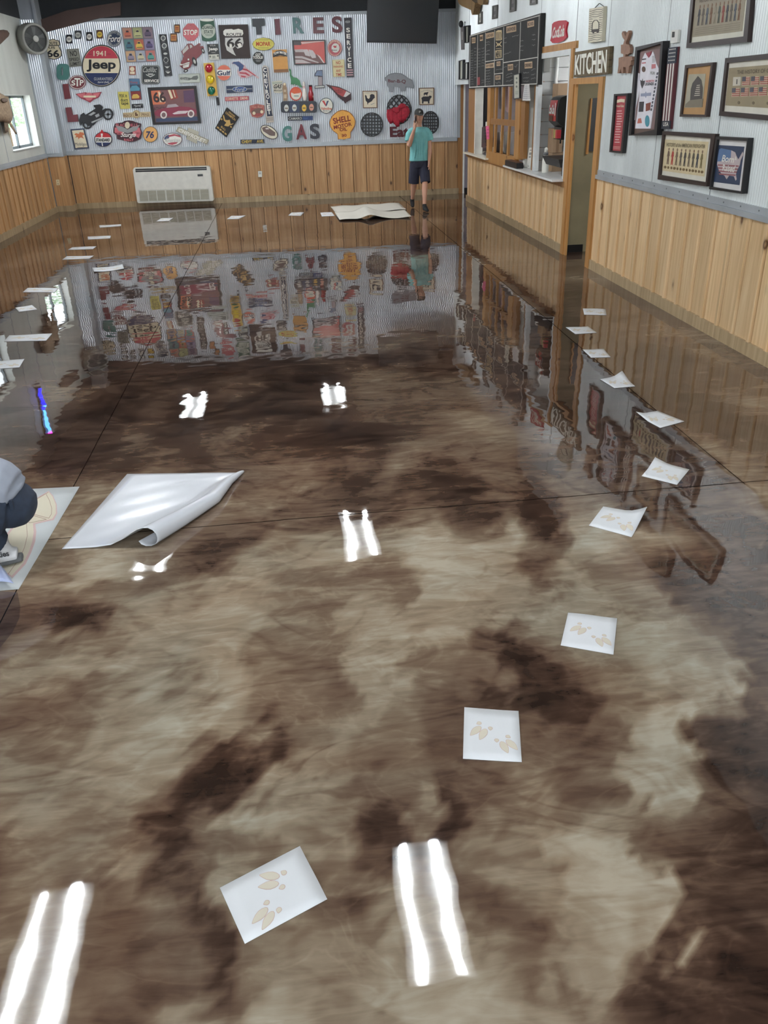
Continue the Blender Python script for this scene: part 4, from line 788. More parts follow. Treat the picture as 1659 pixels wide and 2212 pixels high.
GLD = mat((196, 160, 92), .4); text(BW, 'GRAND', C2(*sub(q, .25, .06, .75, .13)), D, GLD, t); text(BW, 'CHAMPION', C2(*sub(q, .1, .15, .9, .24)), D, GLD, t); text(BW, 'BULL', C2(*sub(q, .3, .74, .7, .82)), D, GLD, t); text(BW, 'TEXT', C2(*sub(q, .0, .0, .01, .01)), D, GLD, t) if False else None
sh(C2, [(1003, 1270), (1015, 1262), (1030, 1320), (1060, 1325), (1085, 1320), (1095, 1370), (1135, 1362), (1110, 1380), (1085, 1385), (1070, 1400), (1050, 1398), (1020, 1390), (1030, 1370), (1045, 1355), (1015, 1330)], GLD, t, 'steer'); shapes(BW, [C2(*sub(q, .08 + .22 * k, .87, .24 + .22 * k, .93)) for k in range(4)] + [C2(*sub(q, .02, .5, .14, .56)), C2(*sub(q, .82, .5, .95, .56))], .02, D, GLD, 'print', t)
t = sign('shield_sign', 'red shield-shaped sign with a vintage car', C2((1325, 1150), (1370, 1140), (1410, 1130), (1450, 1138), (1495, 1146), (1503, 1235), (1472, 1280), (1415, 1297), (1352, 1282), (1328, 1225)), mat((150, 74, 72))); outline(BW, C2((1334, 1158), (1410, 1140), (1487, 1152), (1494, 1232), (1466, 1272), (1415, 1287), (1358, 1274), (1337, 1222)), .6, D, mat((200, 150, 130)), 'border', t); sh(C2, [(1345, 1220), (1380, 1190), (1440, 1180), (1485, 1205), (1488, 1240), (1345, 1245)], mat((110, 84, 76)), t, 'car', d=D2); shs(C2, [ell(1375, 1242, 18, 20), ell(1468, 1225, 18, 20)], CRM, t, 'wheels', d=D3); txt(C2, 'Hot Rod', 1350, 1152, 1475, 1180, mat((206, 160, 140)), t, D2, 0)
t = sign('vertical_sign', 'tall cream bar sign with white letters stacked down a navy stripe', C2((1470, 700), (1482, 678), (1500, 668), (1530, 678), (1545, 700), (1610, 1348), (1522, 1360)), mat((190, 182, 170))); sh(C2, [(1478, 712), (1488, 695), (1512, 688), (1530, 700), (1590, 1240), (1600, 1275), (1532, 1280)], mat((48, 54, 72)), t, 'stripe')
for ch, x, y in zip('CHEVROLET', (1503, 1508, 1515, 1522, 1530, 1537, 1543, 1549, 1553), (727, 790, 857, 925, 987, 1043, 1108, 1170, 1228)): txt(C2, ch, x - 20, y - 27, x + 20, y + 27, WHT, t, D2, .04, slope=.09)
shs(C2, [[(1524, 1295), (1602, 1290), (1605, 1305), (1526, 1310)], [(1527, 1318), (1605, 1313), (1607, 1326), (1529, 1331)]], mat((150, 142, 134)), t, 'print')
t = sign('oval_picture', 'tilted black-rimmed oval picture of a motorcycle tank', C3(*ell(147, 1835, 146, 88, 32, rot=33)), mat((70, 66, 62))); sh(C3, ell(147, 1835, 134, 76, 32, rot=33), mat((228, 222, 200)), t, 'face'); sh(C3, [(40, 1770), (110, 1745), (170, 1790), (240, 1840), (235, 1890), (180, 1890), (120, 1870), (60, 1830)], mat((110, 92, 86)), t, 'tank', d=D2); shs(C3, [[(60, 1820), (160, 1885), (165, 1900), (60, 1835)], [(90, 1775), (130, 1770), (150, 1790), (100, 1795)]], mat((214, 206, 198)), t, 'highlight', d=D3)
q = [(1213, 1558), (1497, 1552), (1500, 1600), (1216, 1608)]; t = sign('street_sign', 'navy street sign with yellow words', C2(*q), mat((50, 56, 70))); text(BW, 'CHEVY', C2(*sub(q, .05, .14, .48, .86)), D, YEL, t, .02); text(BW, 'AVE.', C2(*sub(q, .68, .14, .97, .86)), D, YEL, t, .02)
t = sign('oval_sign', 'oval sign with waving red and white stripes and a blue corner', C2(*ell(400, 1556, 117, 80)), mat((130, 120, 122))); sh(C2, ell(400, 1556, 108, 71), WHT, t, 'face'); shs(C2, [[(355, 1505), (420, 1490), (490, 1510), (496, 1530), (430, 1512), (350, 1528)], [(340, 1600), (400, 1590), (470, 1585), (450, 1605), (400, 1620), (360, 1615)]], mat((180, 82, 92)), t, 'stripes', d=D2); sh(C2, [(302, 1535), (325, 1510), (358, 1498), (362, 1540), (305, 1560)], mat((80, 90, 120)), t, 'canton', d=D2); txt(C2, 'American', 310, 1540, 492, 1590, LGR, t, D3, .02, shear=.1); 
t = sign('bowtie_sign', 'cream tilted bar sign with white lettering and a crossed emblem', C2((470, 1402), (838, 1562), (812, 1616), (440, 1458)), mat((196, 190, 168))); sh(C2, [(590, 1412), (716, 1464), (690, 1608), (566, 1552)], mat((186, 182, 164)), t, 'emblem', d0=.008, d=.024); outline(BW, C2((474, 1410), (830, 1564), (808, 1608), (448, 1456)), .7, D, mat((110, 108, 96)), 'border', t); text(BW, 'CHEVROLET', C2((488, 1420), (805, 1560), (782, 1604), (468, 1462)), D2, WHT, t, .06); text(BW, 'CHEVROLET', C2((490, 1422), (807, 1562), (784, 1606), (470, 1464)), D + .001, mat((90, 90, 80)), t, .09)
# framed sports car picture
q = [(103, 935), (685, 913), (742, 1362), (172, 1382)]; qi = [(140, 968), (655, 945), (707, 1335), (200, 1352)]
def frame(name, label, c, q, qi, pl, m, pic, depth=.04, cat='picture', pname='print', group=None):
    t = thing(name, label, cat, base_of(pl, c(*q)), group); g = GAP.get(pl, .006)
    a = [pl.at(p, g + depth) for p in c(*q)]; b = [pl.at(p, g + depth) for p in c(*qi)]; n = pl.n
    V = a + b + [v - n * depth for v in a] + [v - n * depth * .6 for v in b]
    F = []
    for i in range(4):
        j = (i + 1) % 4; F += [(i, j, 4 + j, 4 + i), (i, 8 + i, 8 + j, j), (4 + i, 4 + j, 12 + j, 12 + i)]
    F.append((8, 9, 10, 11))
    new_obj('frame', V, F, m, t)
    shape(pl, c(*qi), g + .005, g + depth * .5, pic, pname, t)
    return t, g + depth * .5 + .003
BFR = mat((30, 27, 27), .35)
t, d = frame('framed_poster', 'large black-framed painting of a maroon sports car with whitewall tyres', C2, q, qi, BW, BFR, mat((120, 84, 84)), .035)
shapes(BW, [C2((142, 975), (250, 968), (320, 1120), (300, 1135), (165, 1140))], .01, d, mat((206, 118, 84)), 'orange_field', t); shapes(BW, [C2((340, 962), (440, 958), (470, 1060), (380, 1085))], .01, d, mat((150, 70, 60)), 'red_field', t); shapes(BW, [C2((530, 975), (660, 965), (668, 1110), (540, 1115))], .01, d, mat((92, 66, 92)), 'violet_field', t); shapes(BW, [C2((205, 1305), (700, 1280), (706, 1330), (204, 1348))], .01, d, mat((66, 78, 104)), 'blue_field', t)
shapes(BW, [C2((345, 965), (375, 962), (410, 1060), (385, 1070)), C2((400, 960), (412, 960), (440, 1050), (430, 1055)), C2((230, 985), (245, 985), (300, 1080), (320, 1110), (250, 1110))], .01, d + .002, CRM, 'streaks', t); text(BW, '66', C2((160, 990), (310, 985), (330, 1110), (180, 1115)), d + .0025, mat((60, 44, 44)), t, .03); text(BW, 'ATHON', C2((172, 1170), (320, 1160), (330, 1200), (180, 1210)), d + .002, mat((80, 50, 60)), t)
shape(BW, C2((186, 1235), (215, 1205), (300, 1180), (420, 1172), (480, 1160), (600, 1168), (685, 1200), (690, 1235), (660, 1262), (250, 1285), (190, 1265)), .01, d + .004, mat((134, 52, 72), .3), 'car_body', t); shape(BW, C2((400, 1245), (470, 1215), (600, 1212), (560, 1245), (420, 1256)), .01, d + .006, mat((212, 200, 200)), 'side_cove', t); shape(BW, C2((330, 1178), (345, 1140), (440, 1130), (480, 1162)), .01, d + .003, mat((170, 160, 164)), 'windscreen', t)
for cx, cy in ((296, 1262), (622, 1248)):
    w = shape(BW, C2(*ell(cx, cy, 40, 46)), .01, d + .008, mat((222, 214, 208)), 'wheel', t); shape(BW, C2(*ell(cx, cy, 24, 28)), .01, d + .010, mat((120, 96, 96)), 'hub', w)
# ---- third crop: TIRES / GAS side of the sign wall
G2 = 'letters spelling TIRES'; G3 = 'letters spelling GAS'
t = thing('block_letter', 'grey block letter T with plain square arms', 'letter', base_of(BW, C2((1350, 110), (1465, 302))), G2); shape(BW, C2((1350, 112), (1498, 108), (1502, 196), (1460, 200), (1466, 300), (1405, 303), (1400, 210), (1358, 206)), .008, .045, SLATE, 'letter', t)
t = thing('block_letter', 'maroon block letter I between the grey T and the teal R', 'letter', base_of(BW, C3((225, 148), (325, 380))), G2); shape(BW, C3((225, 148), (304, 140), (310, 250), (325, 374), (243, 381), (240, 260)), .008, .045, mat((112, 70, 78), .5), 'letter', t)
letter('R', 'teal block letter R', C3, 'R', [(490, 122), (660, 118), (672, 360), (506, 362)], mat((98, 134, 134), .5), G2)
letter('E', 'maroon block letter E left of the curvy S', C3, 'E', [(798, 122), (958, 118), (970, 356), (806, 360)], mat((112, 70, 76), .5), G2)
letter('S', 'maroon block letter S beside the tall SERVICE sign', C3, 'S', [(1078, 106), (1230, 100), (1248, 348), (1086, 352)], mat((106, 58, 66), .5), G2)
letter('G', 'teal block letter G', C3, 'G', [(338, 1745), (482, 1738), (492, 1970), (342, 1978)], TEAL, G3)
letter('A', 'maroon block letter A', C3, 'A', [(556, 1720), (700, 1715), (712, 1938), (552, 1945)], MAR, G3)
letter('S', 'charcoal block letter S', C3, 'S', [(752, 1712), (896, 1706), (910, 1936), (762, 1942)], mat((58, 60, 68), .5), G3)
q = [(1265, 128), (1375, 122), (1416, 1012), (1305, 1018)]
t = sign('vertical_sign', 'tall slate sign with white letters SERVICE stacked downward', C3(*q), mat((66, 66, 72)))
for ch, x, y in zip('SERVICE', (1325, 1330, 1334, 1338, 1341, 1345, 1349), (310, 403, 500, 590, 668, 755, 843)): txt(C3, ch, x - (28 if ch != 'I' else 8), y - 34, x + (28 if ch != 'I' else 8), y + 34, WHT, t, D, .04, slope=.045)
sh(C3, ell(1320, 187, 42, 22, rot=-4), mat((120, 122, 126)), t, 'oval'); txt(C3, 'Ford', 1290, 174, 1350, 200, LGR, t, D2, 0, shear=.1); shs(C3, [[(1308, 900 + 36 * k), (1398 + 2 * k, 896 + 36 * k), (1400 + 2 * k, 916 + 36 * k), (1310, 920 + 36 * k)] for k in range(3)], mat((190, 150, 154)), t, 'stripes')
t = sign('oval_sign', 'yellow oval sign with red lettering below the letter T', C2(*[(1352, 415), (1370, 385), (1410, 352), (1487, 338), (1560, 348), (1600, 372), (1622, 410), (1605, 450), (1560, 482), (1490, 495), (1420, 486), (1375, 460)]), mat((120, 116, 70))); sh(C2, ell(1487, 416, 126, 71), mat((214, 204, 104)), t, 'face'); txt(C2, 'MOPAR', 1400, 388, 1572, 440, mat((186, 74, 50)), t, D2, .05); shs(C2, [rect(1430, 362, 1545, 368), rect(1425, 458, 1550, 464)], mat((150, 140, 70)), t, 'print', d=D2)
t = sign('round_sign', 'small round black sign asking about tools', C2(*ell(1425, 583, 66, 75)), mat((50, 52, 52))); txt(C2, 'GOT', 1392, 528, 1455, 560, WHT, t, D, .03); txt(C2, 'TOOLS?', 1364, 560, 1482, 592, WHT, t, D, .05); shs(C2, [rect(1395, 605, 1458, 611), rect(1402, 620, 1450, 626)], GRY, t, 'print')
q = [(190, 606), (410, 598), (436, 938), (220, 945)]
t = sign('tin_sign', 'orange tin sign with a black arched heading', C3(*q), mat((206, 152, 84))); sh(C3, [(205, 718), (205, 660), (255, 622), (310, 612), (365, 622), (415, 655), (418, 708), (310, 690)], BLK, t, 'arch')
def archf(a, b):
    x = 214 + 195 * a; return C3((x, 652 - 28 * math.sin(math.pi * a) + 38 * b + 4 * a * 0))[0]
text(BW, 'TOW MATER', None, D2, WHT, t, .03, fn=archf); shs(C3, [rect(250, 702, 380, 710)], mat((120, 84, 50)), t, 'print', d=D2); sh(C3, [(222, 900), (430, 890), (436, 936), (222, 942)], mat((130, 92, 62)), t, 'ground_band')
q = [(495, 462), (985, 454), (1002, 820), (525, 832)]; qi = sub(q, .035, .05, .965, .95)
t, d = frame('framed_photo', 'black-framed close-up photo of a red car bonnet and headlights', C3, q, qi, BW, BFR, mat((196, 84, 76), .35), .03)
shape(BW, C3(*sub(q, .035, .05, .26, .2)), .01, d, mat((92, 84, 86)), 'background', t); shape(BW, C3((520, 620), (640, 600), (860, 680), (940, 780), (960, 800), (530, 808)), .01, d, mat((110, 84, 82)), 'grille_shadow', t)
shapes(BW, [C3((525, 602), (650, 596), (700, 640), (540, 640)), C3((530, 700), (640, 700), (890, 790), (880, 805), (640, 735), (530, 730)), C3((530, 752), (640, 752), (780, 806), (530, 806))], .01, d + .002, mat((186, 176, 174), .25), 'chrome', t); shapes(BW, [C3((650, 600), (720, 598), (745, 640), (760, 705), (690, 690)), C3((735, 600), (800, 615), (838, 670), (848, 725), (790, 730), (760, 690))], .01, d + .003, mat((196, 186, 186), .25), 'headlights', t); shape(BW, C3((862, 672), (905, 700), (978, 806), (960, 806)), .01, d + .003, mat((214, 202, 200)), 'edge_trim', t); shape(BW, C3((620, 490), (980, 470), (980, 480), (800, 500), (640, 520)), .01, d + .001, mat((222, 190, 184)), 'sky_reflection', t)
t = sign('round_sign', 'round sign with a pink-red ring and small winged horse', C3(*ell(1128, 578, 107, 125)), mat((176, 92, 98))); ring(C3, 1128, 578, 98, 115, 6, .02, D, CRM, 'ring_line', t); sh(C3, ell(1138, 578, 60, 70), mat((218, 218, 210)), t, 'centre'); sh(C3, [(1100, 555), (1120, 540), (1130, 552), (1155, 538), (1150, 560), (1148, 582), (1135, 572), (1115, 582), (1118, 565)], mat((176, 52, 60)), t, 'horse', d=D2); txt(C3, 'Mobiloil', 1085, 600, 1160, 620, SLATE, t, D2, .02)
text(BW, 'MOTOR OIL', None, D2, CRM, t, 0, fn=lambda a, b: C3(arc(1128, 578, 92, 108, -145, -35, 20)(a, b))[0])
q = [(1090, 756), (1268, 748), (1280, 1004), (1105, 1012)]; t = sign('parking_sign', 'cream sign with red words NO PARKING ANY TIME', C3(*q), mat((214, 206, 160)))
outline(BW, C3(*sub(q, .04, .03, .96, .97)), .4, D, mat((190, 160, 120)), 'border', t)
for s, a, b, c, dd in (('NO', .30, .09, .68, .27), ('PARKING', .08, .35, .88, .47), ('ANY', .27, .57, .68, .73), ('TIME', .24, .79, .72, .95)): text(BW, s, C3(*sub(q, a, b, c, dd)), D2, mat((176, 74, 62)), t)
t = sign('gas_sign', 'cream shield sign beside a small brown petrol pump cut-out', C3((186, 1082), (300, 1065), (344, 1070), (344, 1180), (346, 1240), (300, 1252), (222, 1245), (205, 1170)), mat((206, 200, 182))); sh(C3, [(192, 1088), (340, 1084), (340, 1112), (198, 1118)], mat((170, 176, 160)), t, 'band'); txt(C3, 'GAS', 218, 1120, 332, 1182, BLK, t, D2, .05, shear=.15); txt(C3, 'Motorcycle', 222, 1195, 338, 1235, mat((70, 66, 60)), t, D2, .02, shear=.1)
t = sign('pump_cutout', 'small brown vintage petrol pump cut-out on the left of the shelf', C3((355, 1110), (378, 1092), (398, 1110), (402, 1150), (412, 1170), (425, 1300), (424, 1366), (356, 1368), (358, 1300), (348, 1180)), mat((150, 124, 98)), cat='wall decoration'); sh(C3, ell(377, 1118, 16, 20), CRM, t, 'globe'); shs(C3, [rect(365, 1200, 400, 1235), rect(368, 1270, 408, 1330)], mat((196, 178, 150)), t, 'panel_plate')
t = sign('dinosaur_cutout', 'green long-necked dinosaur cut-out', C3((440, 900), (455, 888), (470, 897), (476, 930), (482, 985), (512, 1016), (560, 1024), (606, 1066), (622, 1130), (652, 1166), (612, 1164), (585, 1140), (565, 1125), (548, 1142), (535, 1112), (505, 1132), (492, 1112), (470, 1130), (476, 1060), (456, 990), (460, 930)), mat((70, 128, 88)), cat='wall decoration', part='body')
t = sign('round_sign', 'round orange and white sign standing on the black shelf', C3(*ell(546, 1262, 92, 104)), mat((196, 76, 58)), th=.03); sh(C3, ell(548, 1266, 74, 84), mat((226, 218, 204)), t, 'face', d=.0385); sh(C3, [(470, 1240), (510, 1185), (560, 1175), (625, 1200), (610, 1250), (520, 1262)], mat((206, 96, 62)), t, 'swoosh', d=.041); shs(C3, [rect(520, 1288, 590, 1302)], mat((110, 150, 140)), t, 'print', d=.041)
# bowling pin and bottle: turned solids on the shelf
def lathe(name, base, prof, m, parent, seg=16):
    V = []; F = []
    for r, z in prof:
        for k in range(seg):
            a = 2 * math.pi * k / seg; V.append((base.x + r * math.cos(a), base.y + r * math.sin(a), base.z + z))
    for i in range(len(prof) - 1):
        for k in range(seg): F.append((i * seg + k, i * seg + (k + 1) % seg, (i + 1) * seg + (k + 1) % seg, (i + 1) * seg + k))
    F.append(tuple(range(seg))); F.append(tuple((len(prof) - 1) * seg + k for k in range(seg)))
    return new_obj(name, V, F, m, parent, True)
SHELF_D = .10
b = BW.at(C3((682, 1368))[0], .055); hgt = (BW.at(C3((658, 1078))[0], .055) - b).z; w = (BW.at(C3((721, 1290))[0], .055) - BW.at(C3((643, 1290))[0], .055)).length / 2
t = thing('bowling_pin', 'white bowling pin with red neck stripes on the black shelf', 'bowling pin', b)
lathe('body', b, [(w * .55, 0), (w * .75, hgt * .06), (w, hgt * .3), (w * .9, hgt * .42), (w * .55, hgt * .6), (w * .42, hgt * .7), (w * .5, hgt * .82), (w * .52, hgt * .9), (w * .35, hgt * .98), (w * .1, hgt)], mat((228, 222, 214), .25), t)
for k in (.66, .73): lathe('neck_stripe', b, [(w * .47, hgt * k), (w * .47, hgt * (k + .025))], RED, t)
b = BW.at(C3((778, 1368))[0], .055); hgt = (BW.at(C3((770, 1130))[0], .055) - b).z; w = (BW.at(C3((816, 1300))[0], .055) - BW.at(C3((740, 1300))[0], .055)).length / 2
t = thing('sauce_bottle', 'dark red bottle with white round label on the black shelf', 'bottle', b)
lathe('body', b, [(w, 0), (w, hgt * .45), (w * .85, hgt * .54), (w * .62, hgt * .62), (w * .6, hgt * .92)], mat((150, 38, 46), .25), t); lathe('cap', b, [(w * .66, hgt * .90), (w * .66, hgt), (w * .4, hgt)], mat((60, 30, 34)), t); shape(BW, C3(*ell(780, 1305, 26, 30)), .09, .093, CRM, 'label', t)
t = thing('rack_shelf', 'black rounded wall shelf with four can pictures on its front', 'shelf', base_of(BW, C3((325, 1545), (860, 1545))))
shape(BW, C3(*rrect(324, 1372, 862, 1546, 40)), .008, .10, mat((38, 42, 50), .4), 'body', t); shapes(BW, [C3(*rect(452, 1380, 600, 1538))], .05, .1025, mat((52, 62, 84)), 'centre_panel', t)
for cx, cy, m in ((405, 1476, LGR), (525, 1472, LGR), (670, 1474, mat((220, 180, 74))), (780, 1464, mat((206, 150, 130)))): shape(BW, C3(*ell(cx, cy, 34, 52)), .05, .105, m, 'can_picture', t); shapes(BW, [C3(*rect(cx - 22, cy - 6, cx + 22, cy + 10))], .05, .1075, mat((110, 90, 70)), 'can_print', t)
# number one sign
t = sign('number_sign', 'number one cut-out painted with stars and stripes', C3((860, 912), (946, 906), (950, 1130), (976, 1132), (978, 1172), (826, 1184), (828, 1142), (880, 1138), (878, 1000), (822, 1000), (824, 972)), mat((60, 58, 66)), part='body'); sh(C3, [(866, 920), (938, 916), (942, 1000), (888, 990), (836, 992), (836, 978)], mat((110, 124, 150)), t, 'star_field'); shs(C3, [[(886 + 11 * k, 1010), (892 + 11 * k, 1010), (894 + 11 * k, 1136), (888 + 11 * k, 1136)] for k in range(5)], mat((206, 190, 190)), t, 'stripes'); sh(C3, [(836, 1150), (968, 1142), (970, 1164), (836, 1174)], LGR, t, 'foot')
t = sign('arrow_sign', 'slanting red grey and black feathered arrow sign', C3((988, 1118), (1045, 1132), (1190, 1158), (1300, 1210), (1372, 1252), (1374, 1348), (1300, 1390), (1288, 1412), (1262, 1372), (1240, 1362), (1180, 1308), (1090, 1205), (1035, 1160)), mat((64, 44, 48)), part='body'); sh(C3, [(1075, 1150), (1190, 1172), (1300, 1222), (1255, 1310), (1180, 1270), (1110, 1200)], mat((168, 76, 74)), t, 'red_field'); sh(C3, [(1300, 1222), (1365, 1258), (1290, 1310), (1255, 1305)], mat((206, 204, 200)), t, 'white_field'); txt(C3, 'Indian', 1130, 1185, 1245, 1250, mat((110, 50, 52)), t, D2, .0, slope=0)
t = sign('round_sign', 'round white sign with a red and blue letter V', C3(*ell(998, 1440, 106, 119)), mat((60, 70, 70))); sh(C3, ell(998, 1440, 97, 109), mat((220, 220, 206)), t, 'face'); sh(C3, [(935, 1365), (972, 1365), (1000, 1430), (998, 1452), (985, 1440)], mat((186, 66, 60)), t, 'letter_stroke', d=D2); sh(C3, [(1010, 1370), (1040, 1362), (1008, 1440), (996, 1452), (992, 1430)], mat((50, 66, 96)), t, 'letter_stroke', d=D2); txt(C3, 'Valvoline', 922, 1462, 1082, 1502, mat((196, 96, 66)), t, D2, .04); txt(C3, 'MOTOR OIL', 955, 1510, 1055, 1526, NAVY, t, D2, .02)
q = [(425, 1602), (800, 1592), (799, 1655), (430, 1666)]; t = sign('street_sign', 'blue and black street sign with pale lettering', C3(*q), mat((40, 44, 54))); shape(BW, C3(*sub(q, .58, 0, 1, 1)), .02, D, mat((52, 70, 112)), 'blue_end', t); text(BW, 'CAMARO', C3(*sub(q, .03, .2, .56, .82)), D2, LGR, t, .02); text(BW, 'Super', C3(*sub(q, .62, .3, .82, .75)), D2, mat((96, 130, 180)), t, 0, shear=.1)
# scallop shell
t = sign('shell_sign', 'yellow scallop shell sign with dark red lettering', C3((1048, 1695), (1060, 1640), (1085, 1595), (1120, 1560), (1165, 1525), (1205, 1508), (1245, 1502), (1300, 1510), (1345, 1533), (1385, 1565), (1415, 1610), (1438, 1670), (1430, 1740), (1400, 1800), (1368, 1838), (1362, 1928), (1300, 1930), (1262, 1950), (1240, 1938), (1176, 1946), (1166, 1866), (1100, 1815), (1062, 1760)), mat((150, 96, 52)), part='rim')
sh(C3, [(1056, 1693), (1070, 1642), (1095, 1600), (1168, 1533), (1245, 1511), (1342, 1542), (1408, 1614), (1429, 1672), (1420, 1738), (1360, 1832), (1354, 1920), (1262, 1940), (1184, 1937), (1174, 1860), (1105, 1808), (1070, 1756)], mat((230, 170, 82)), t, 'face')
shs(C3, ribbon([(1245, 1930), (1245, 1515)], 3) + sum([ribbon([(1245 + s * k * 4, 1900), (1245 + s * k * 42, 1700), (1245 + s * k * (52 - 3 * k), 1520 + 22 * k * k * .55)], 3) for s in (-1, 1) for k in (1, 2, 3)], []), mat((200, 136, 58)), t, 'ribs', d=D + .0012)
for s, qq, bo in (('SHELL', [(1092, 1628), (1358, 1578), (1366, 1668), (1116, 1716)], .04), ('MOTOR', [(1108, 1738), (1372, 1684), (1386, 1738), (1116, 1796)], .03), ('OIL', [(1198, 1778), (1306, 1758), (1312, 1812), (1204, 1824)], .03), ('30', [(1230, 1866), (1302, 1858), (1306, 1902), (1234, 1908)], .04)): text(BW, s, C3(*qq), D2 + .002, mat((128, 40, 34)), t, bo)
# ---- television
TVP = Plane((0, 19.17, 3.0), (0, -1, -0.14)); TVP.n = TVP.n.normalized()
tv = thing('television', 'large flat television hung high on the sign wall', 'television', TVP.at((868, 95)))
a = [TVP.at(p) for p in ((792.5, 92), (943.5, 94.5))]
upv = Vector((0, -0.0995, -0.995)) * -1; ex = (a[1] - a[0]).normalized(); upv = TVP.n.cross(ex).normalized(); upv = upv if upv.z > 0 else -upv
wd = (a[1] - a[0]).length; ht = wd * .575
def tvq(s0, s1, z0, z1, d0, d1, name, m, par):
    v = [a[0] + ex * s + upv * z + TVP.n * d for z in (z0, z1) for s, d in ((s0, d0), (s1, d0), (s1, d1), (s0, d1))]; return new_obj(name, v, BOXF, m, par)
tvq(0, wd, 0, ht, -.06, 0, 'body', mat((22, 22, 24), .4), tv); tvq(.012, wd - .012, .03, ht - .012, -.01, .002, 'screen', mat((44, 48, 52), .18, 0, 0, spec=.7), tv)
tvq(.005, wd - .005, .0, .012, 0, .004, 'bezel', mat((70, 72, 74), .3, .5), tv); tvq(wd * .4, wd * .6, ht * .3, ht * .7, -.30, -.06, 'bracket', mat((40, 40, 42)), tv)
# ---- barbecue pig and kitchen pictures
t = sign('pig_sign', 'grey galvanized pig cut-out reading Bar-B-Q', C4((448, 1075), (475, 1055), (500, 1030), (545, 1010), (595, 1002), (680, 1010), (725, 1035), (760, 1062), (785, 1085), (812, 1088), (838, 1110), (848, 1150), (860, 1185), (852, 1222), (800, 1208), (740, 1192), (736, 1252), (700, 1248), (668, 1262), (660, 1210), (640, 1200), (578, 1192), (564, 1268), (515, 1262), (508, 1215), (488, 1180), (480, 1130), (462, 1108)), mat((140, 142, 146), .4, .5), part='body'); text(BW, 'Bar-B-Q', C4((498, 1092), (745, 1098), (742, 1158), (504, 1142)), D, mat((96, 44, 52)), t, .02)
outline(BW, C4((455, 1077), (500, 1036), (595, 1009), (680, 1017), (760, 1068), (832, 1114), (852, 1184), (845, 1214)), .6, D, mat((90, 92, 96)), 'edge_line', t, closed=False)
def smallframe(label, q, m):
    t = sign('framed_print', label, C4(*q), mat((112, 84, 60)), cat='picture', part='frame'); shape(BW, C4(*sub(q, .06, .05, .94, .95)), .02, D, mat((226, 214, 190)), 'print', t); return t
t = smallframe('wood-framed print of a black rooster', [(145, 1252), (350, 1250), (352, 1490), (155, 1492)], 0)
sh(C4, [(180, 1320), (190, 1305), (205, 1325), (210, 1350), (235, 1365), (250, 1340), (250, 1310), (275, 1295), (310, 1305), (318, 1345), (295, 1365), (275, 1395), (240, 1415), (225, 1420), (222, 1440), (214, 1440), (212, 1412), (190, 1385), (185, 1345)], mat((44, 44, 50)), t, 'rooster', d=D2); txt(C4, 'FARM FRESH', 175, 1270, 330, 1290, GRY, t, D2, 0); shs(C4, [[(260, 1440), (310, 1418), (312, 1424), (262, 1448)]], GRY, t, 'print_line', d=D2)
t = smallframe('wood-framed print of a black sheep standing on a black cow', [(925, 1212), (1136, 1206), (1131, 1445), (931, 1450)], 0)
sh(C4, [(958, 1350), (985, 1330), (1060, 1328), (1070, 1318), (1098, 1322), (1100, 1340), (1082, 1360), (1070, 1395), (1070, 1428), (1052, 1428), (1048, 1398), (990, 1398), (985, 1428), (968, 1428), (966, 1385)], mat((44, 44, 50)), t, 'cow', d=D2); sh(C4, [(990, 1290), (1000, 1276), (1035, 1272), (1052, 1266), (1054, 1280), (1042, 1300), (1040, 1318), (1030, 1318), (1028, 1304), (1004, 1304), (1002, 1318), (994, 1318)], mat((44, 44, 50)), t, 'sheep', d=D2)
text(BW, 'HEARTLAND FARM', None, D2, GRY, t, 0, fn=lambda a, b: C4((948 + 165 * a, 1262 - 24 * math.sin(math.pi * a) + 16 * b))[0])
# ---- woven lattice discs
def lattice(label, cx, cy, rx, ry, n, diag=False):
    t = thing('lattice_disc', label, 'wall decoration', base_of(BW, C4((cx, cy + ry))), 'black round lattice discs')
    ring(C4, cx, cy, rx, ry, 13, .01, .05, BLK, 'rim', t, n=36)
    for ax in (0, 1):
        for i in range(n):
            k = -1 + 2 * (i + .8) / (n + .6); hl = math.sqrt(max(0.03, 1 - k * k)) * .97; w = .052
            if diag:
                c45 = .7071; P = lambda u, v: (cx + rx * (u * c45 - v * c45), cy + ry * (u * c45 + v * c45))
            else: P = lambda u, v: (cx + rx * u, cy + ry * v)
            pts = [(k - w, -hl), (k + w, -hl), (k + w, hl), (k - w, hl)]
            pts = [P(*p) if ax == 0 else P(p[1], p[0]) for p in pts]
            shape(BW, C4(*pts), .012 + .008 * ax, .022 + .008 * ax, BLK, 'slat', t)
    return t
lattice('black round lattice disc beside the yellow shell sign', 275, 1718, 156, 168, 7)
lattice('black round lattice disc behind the man in the teal shirt', 1085, 1690, 116, 160, 7)
lattice('large black round lattice disc holding a red cloth bow', 650, 1510, 170, 205, 6, True)
t = thing('red_bow', 'crumpled dark red cloth bow tied to the large lattice disc', 'bow', base_of(BW, C4((640, 1745))))
BOWM = mat((160, 30, 50), .75, 0, .3, scale=26)
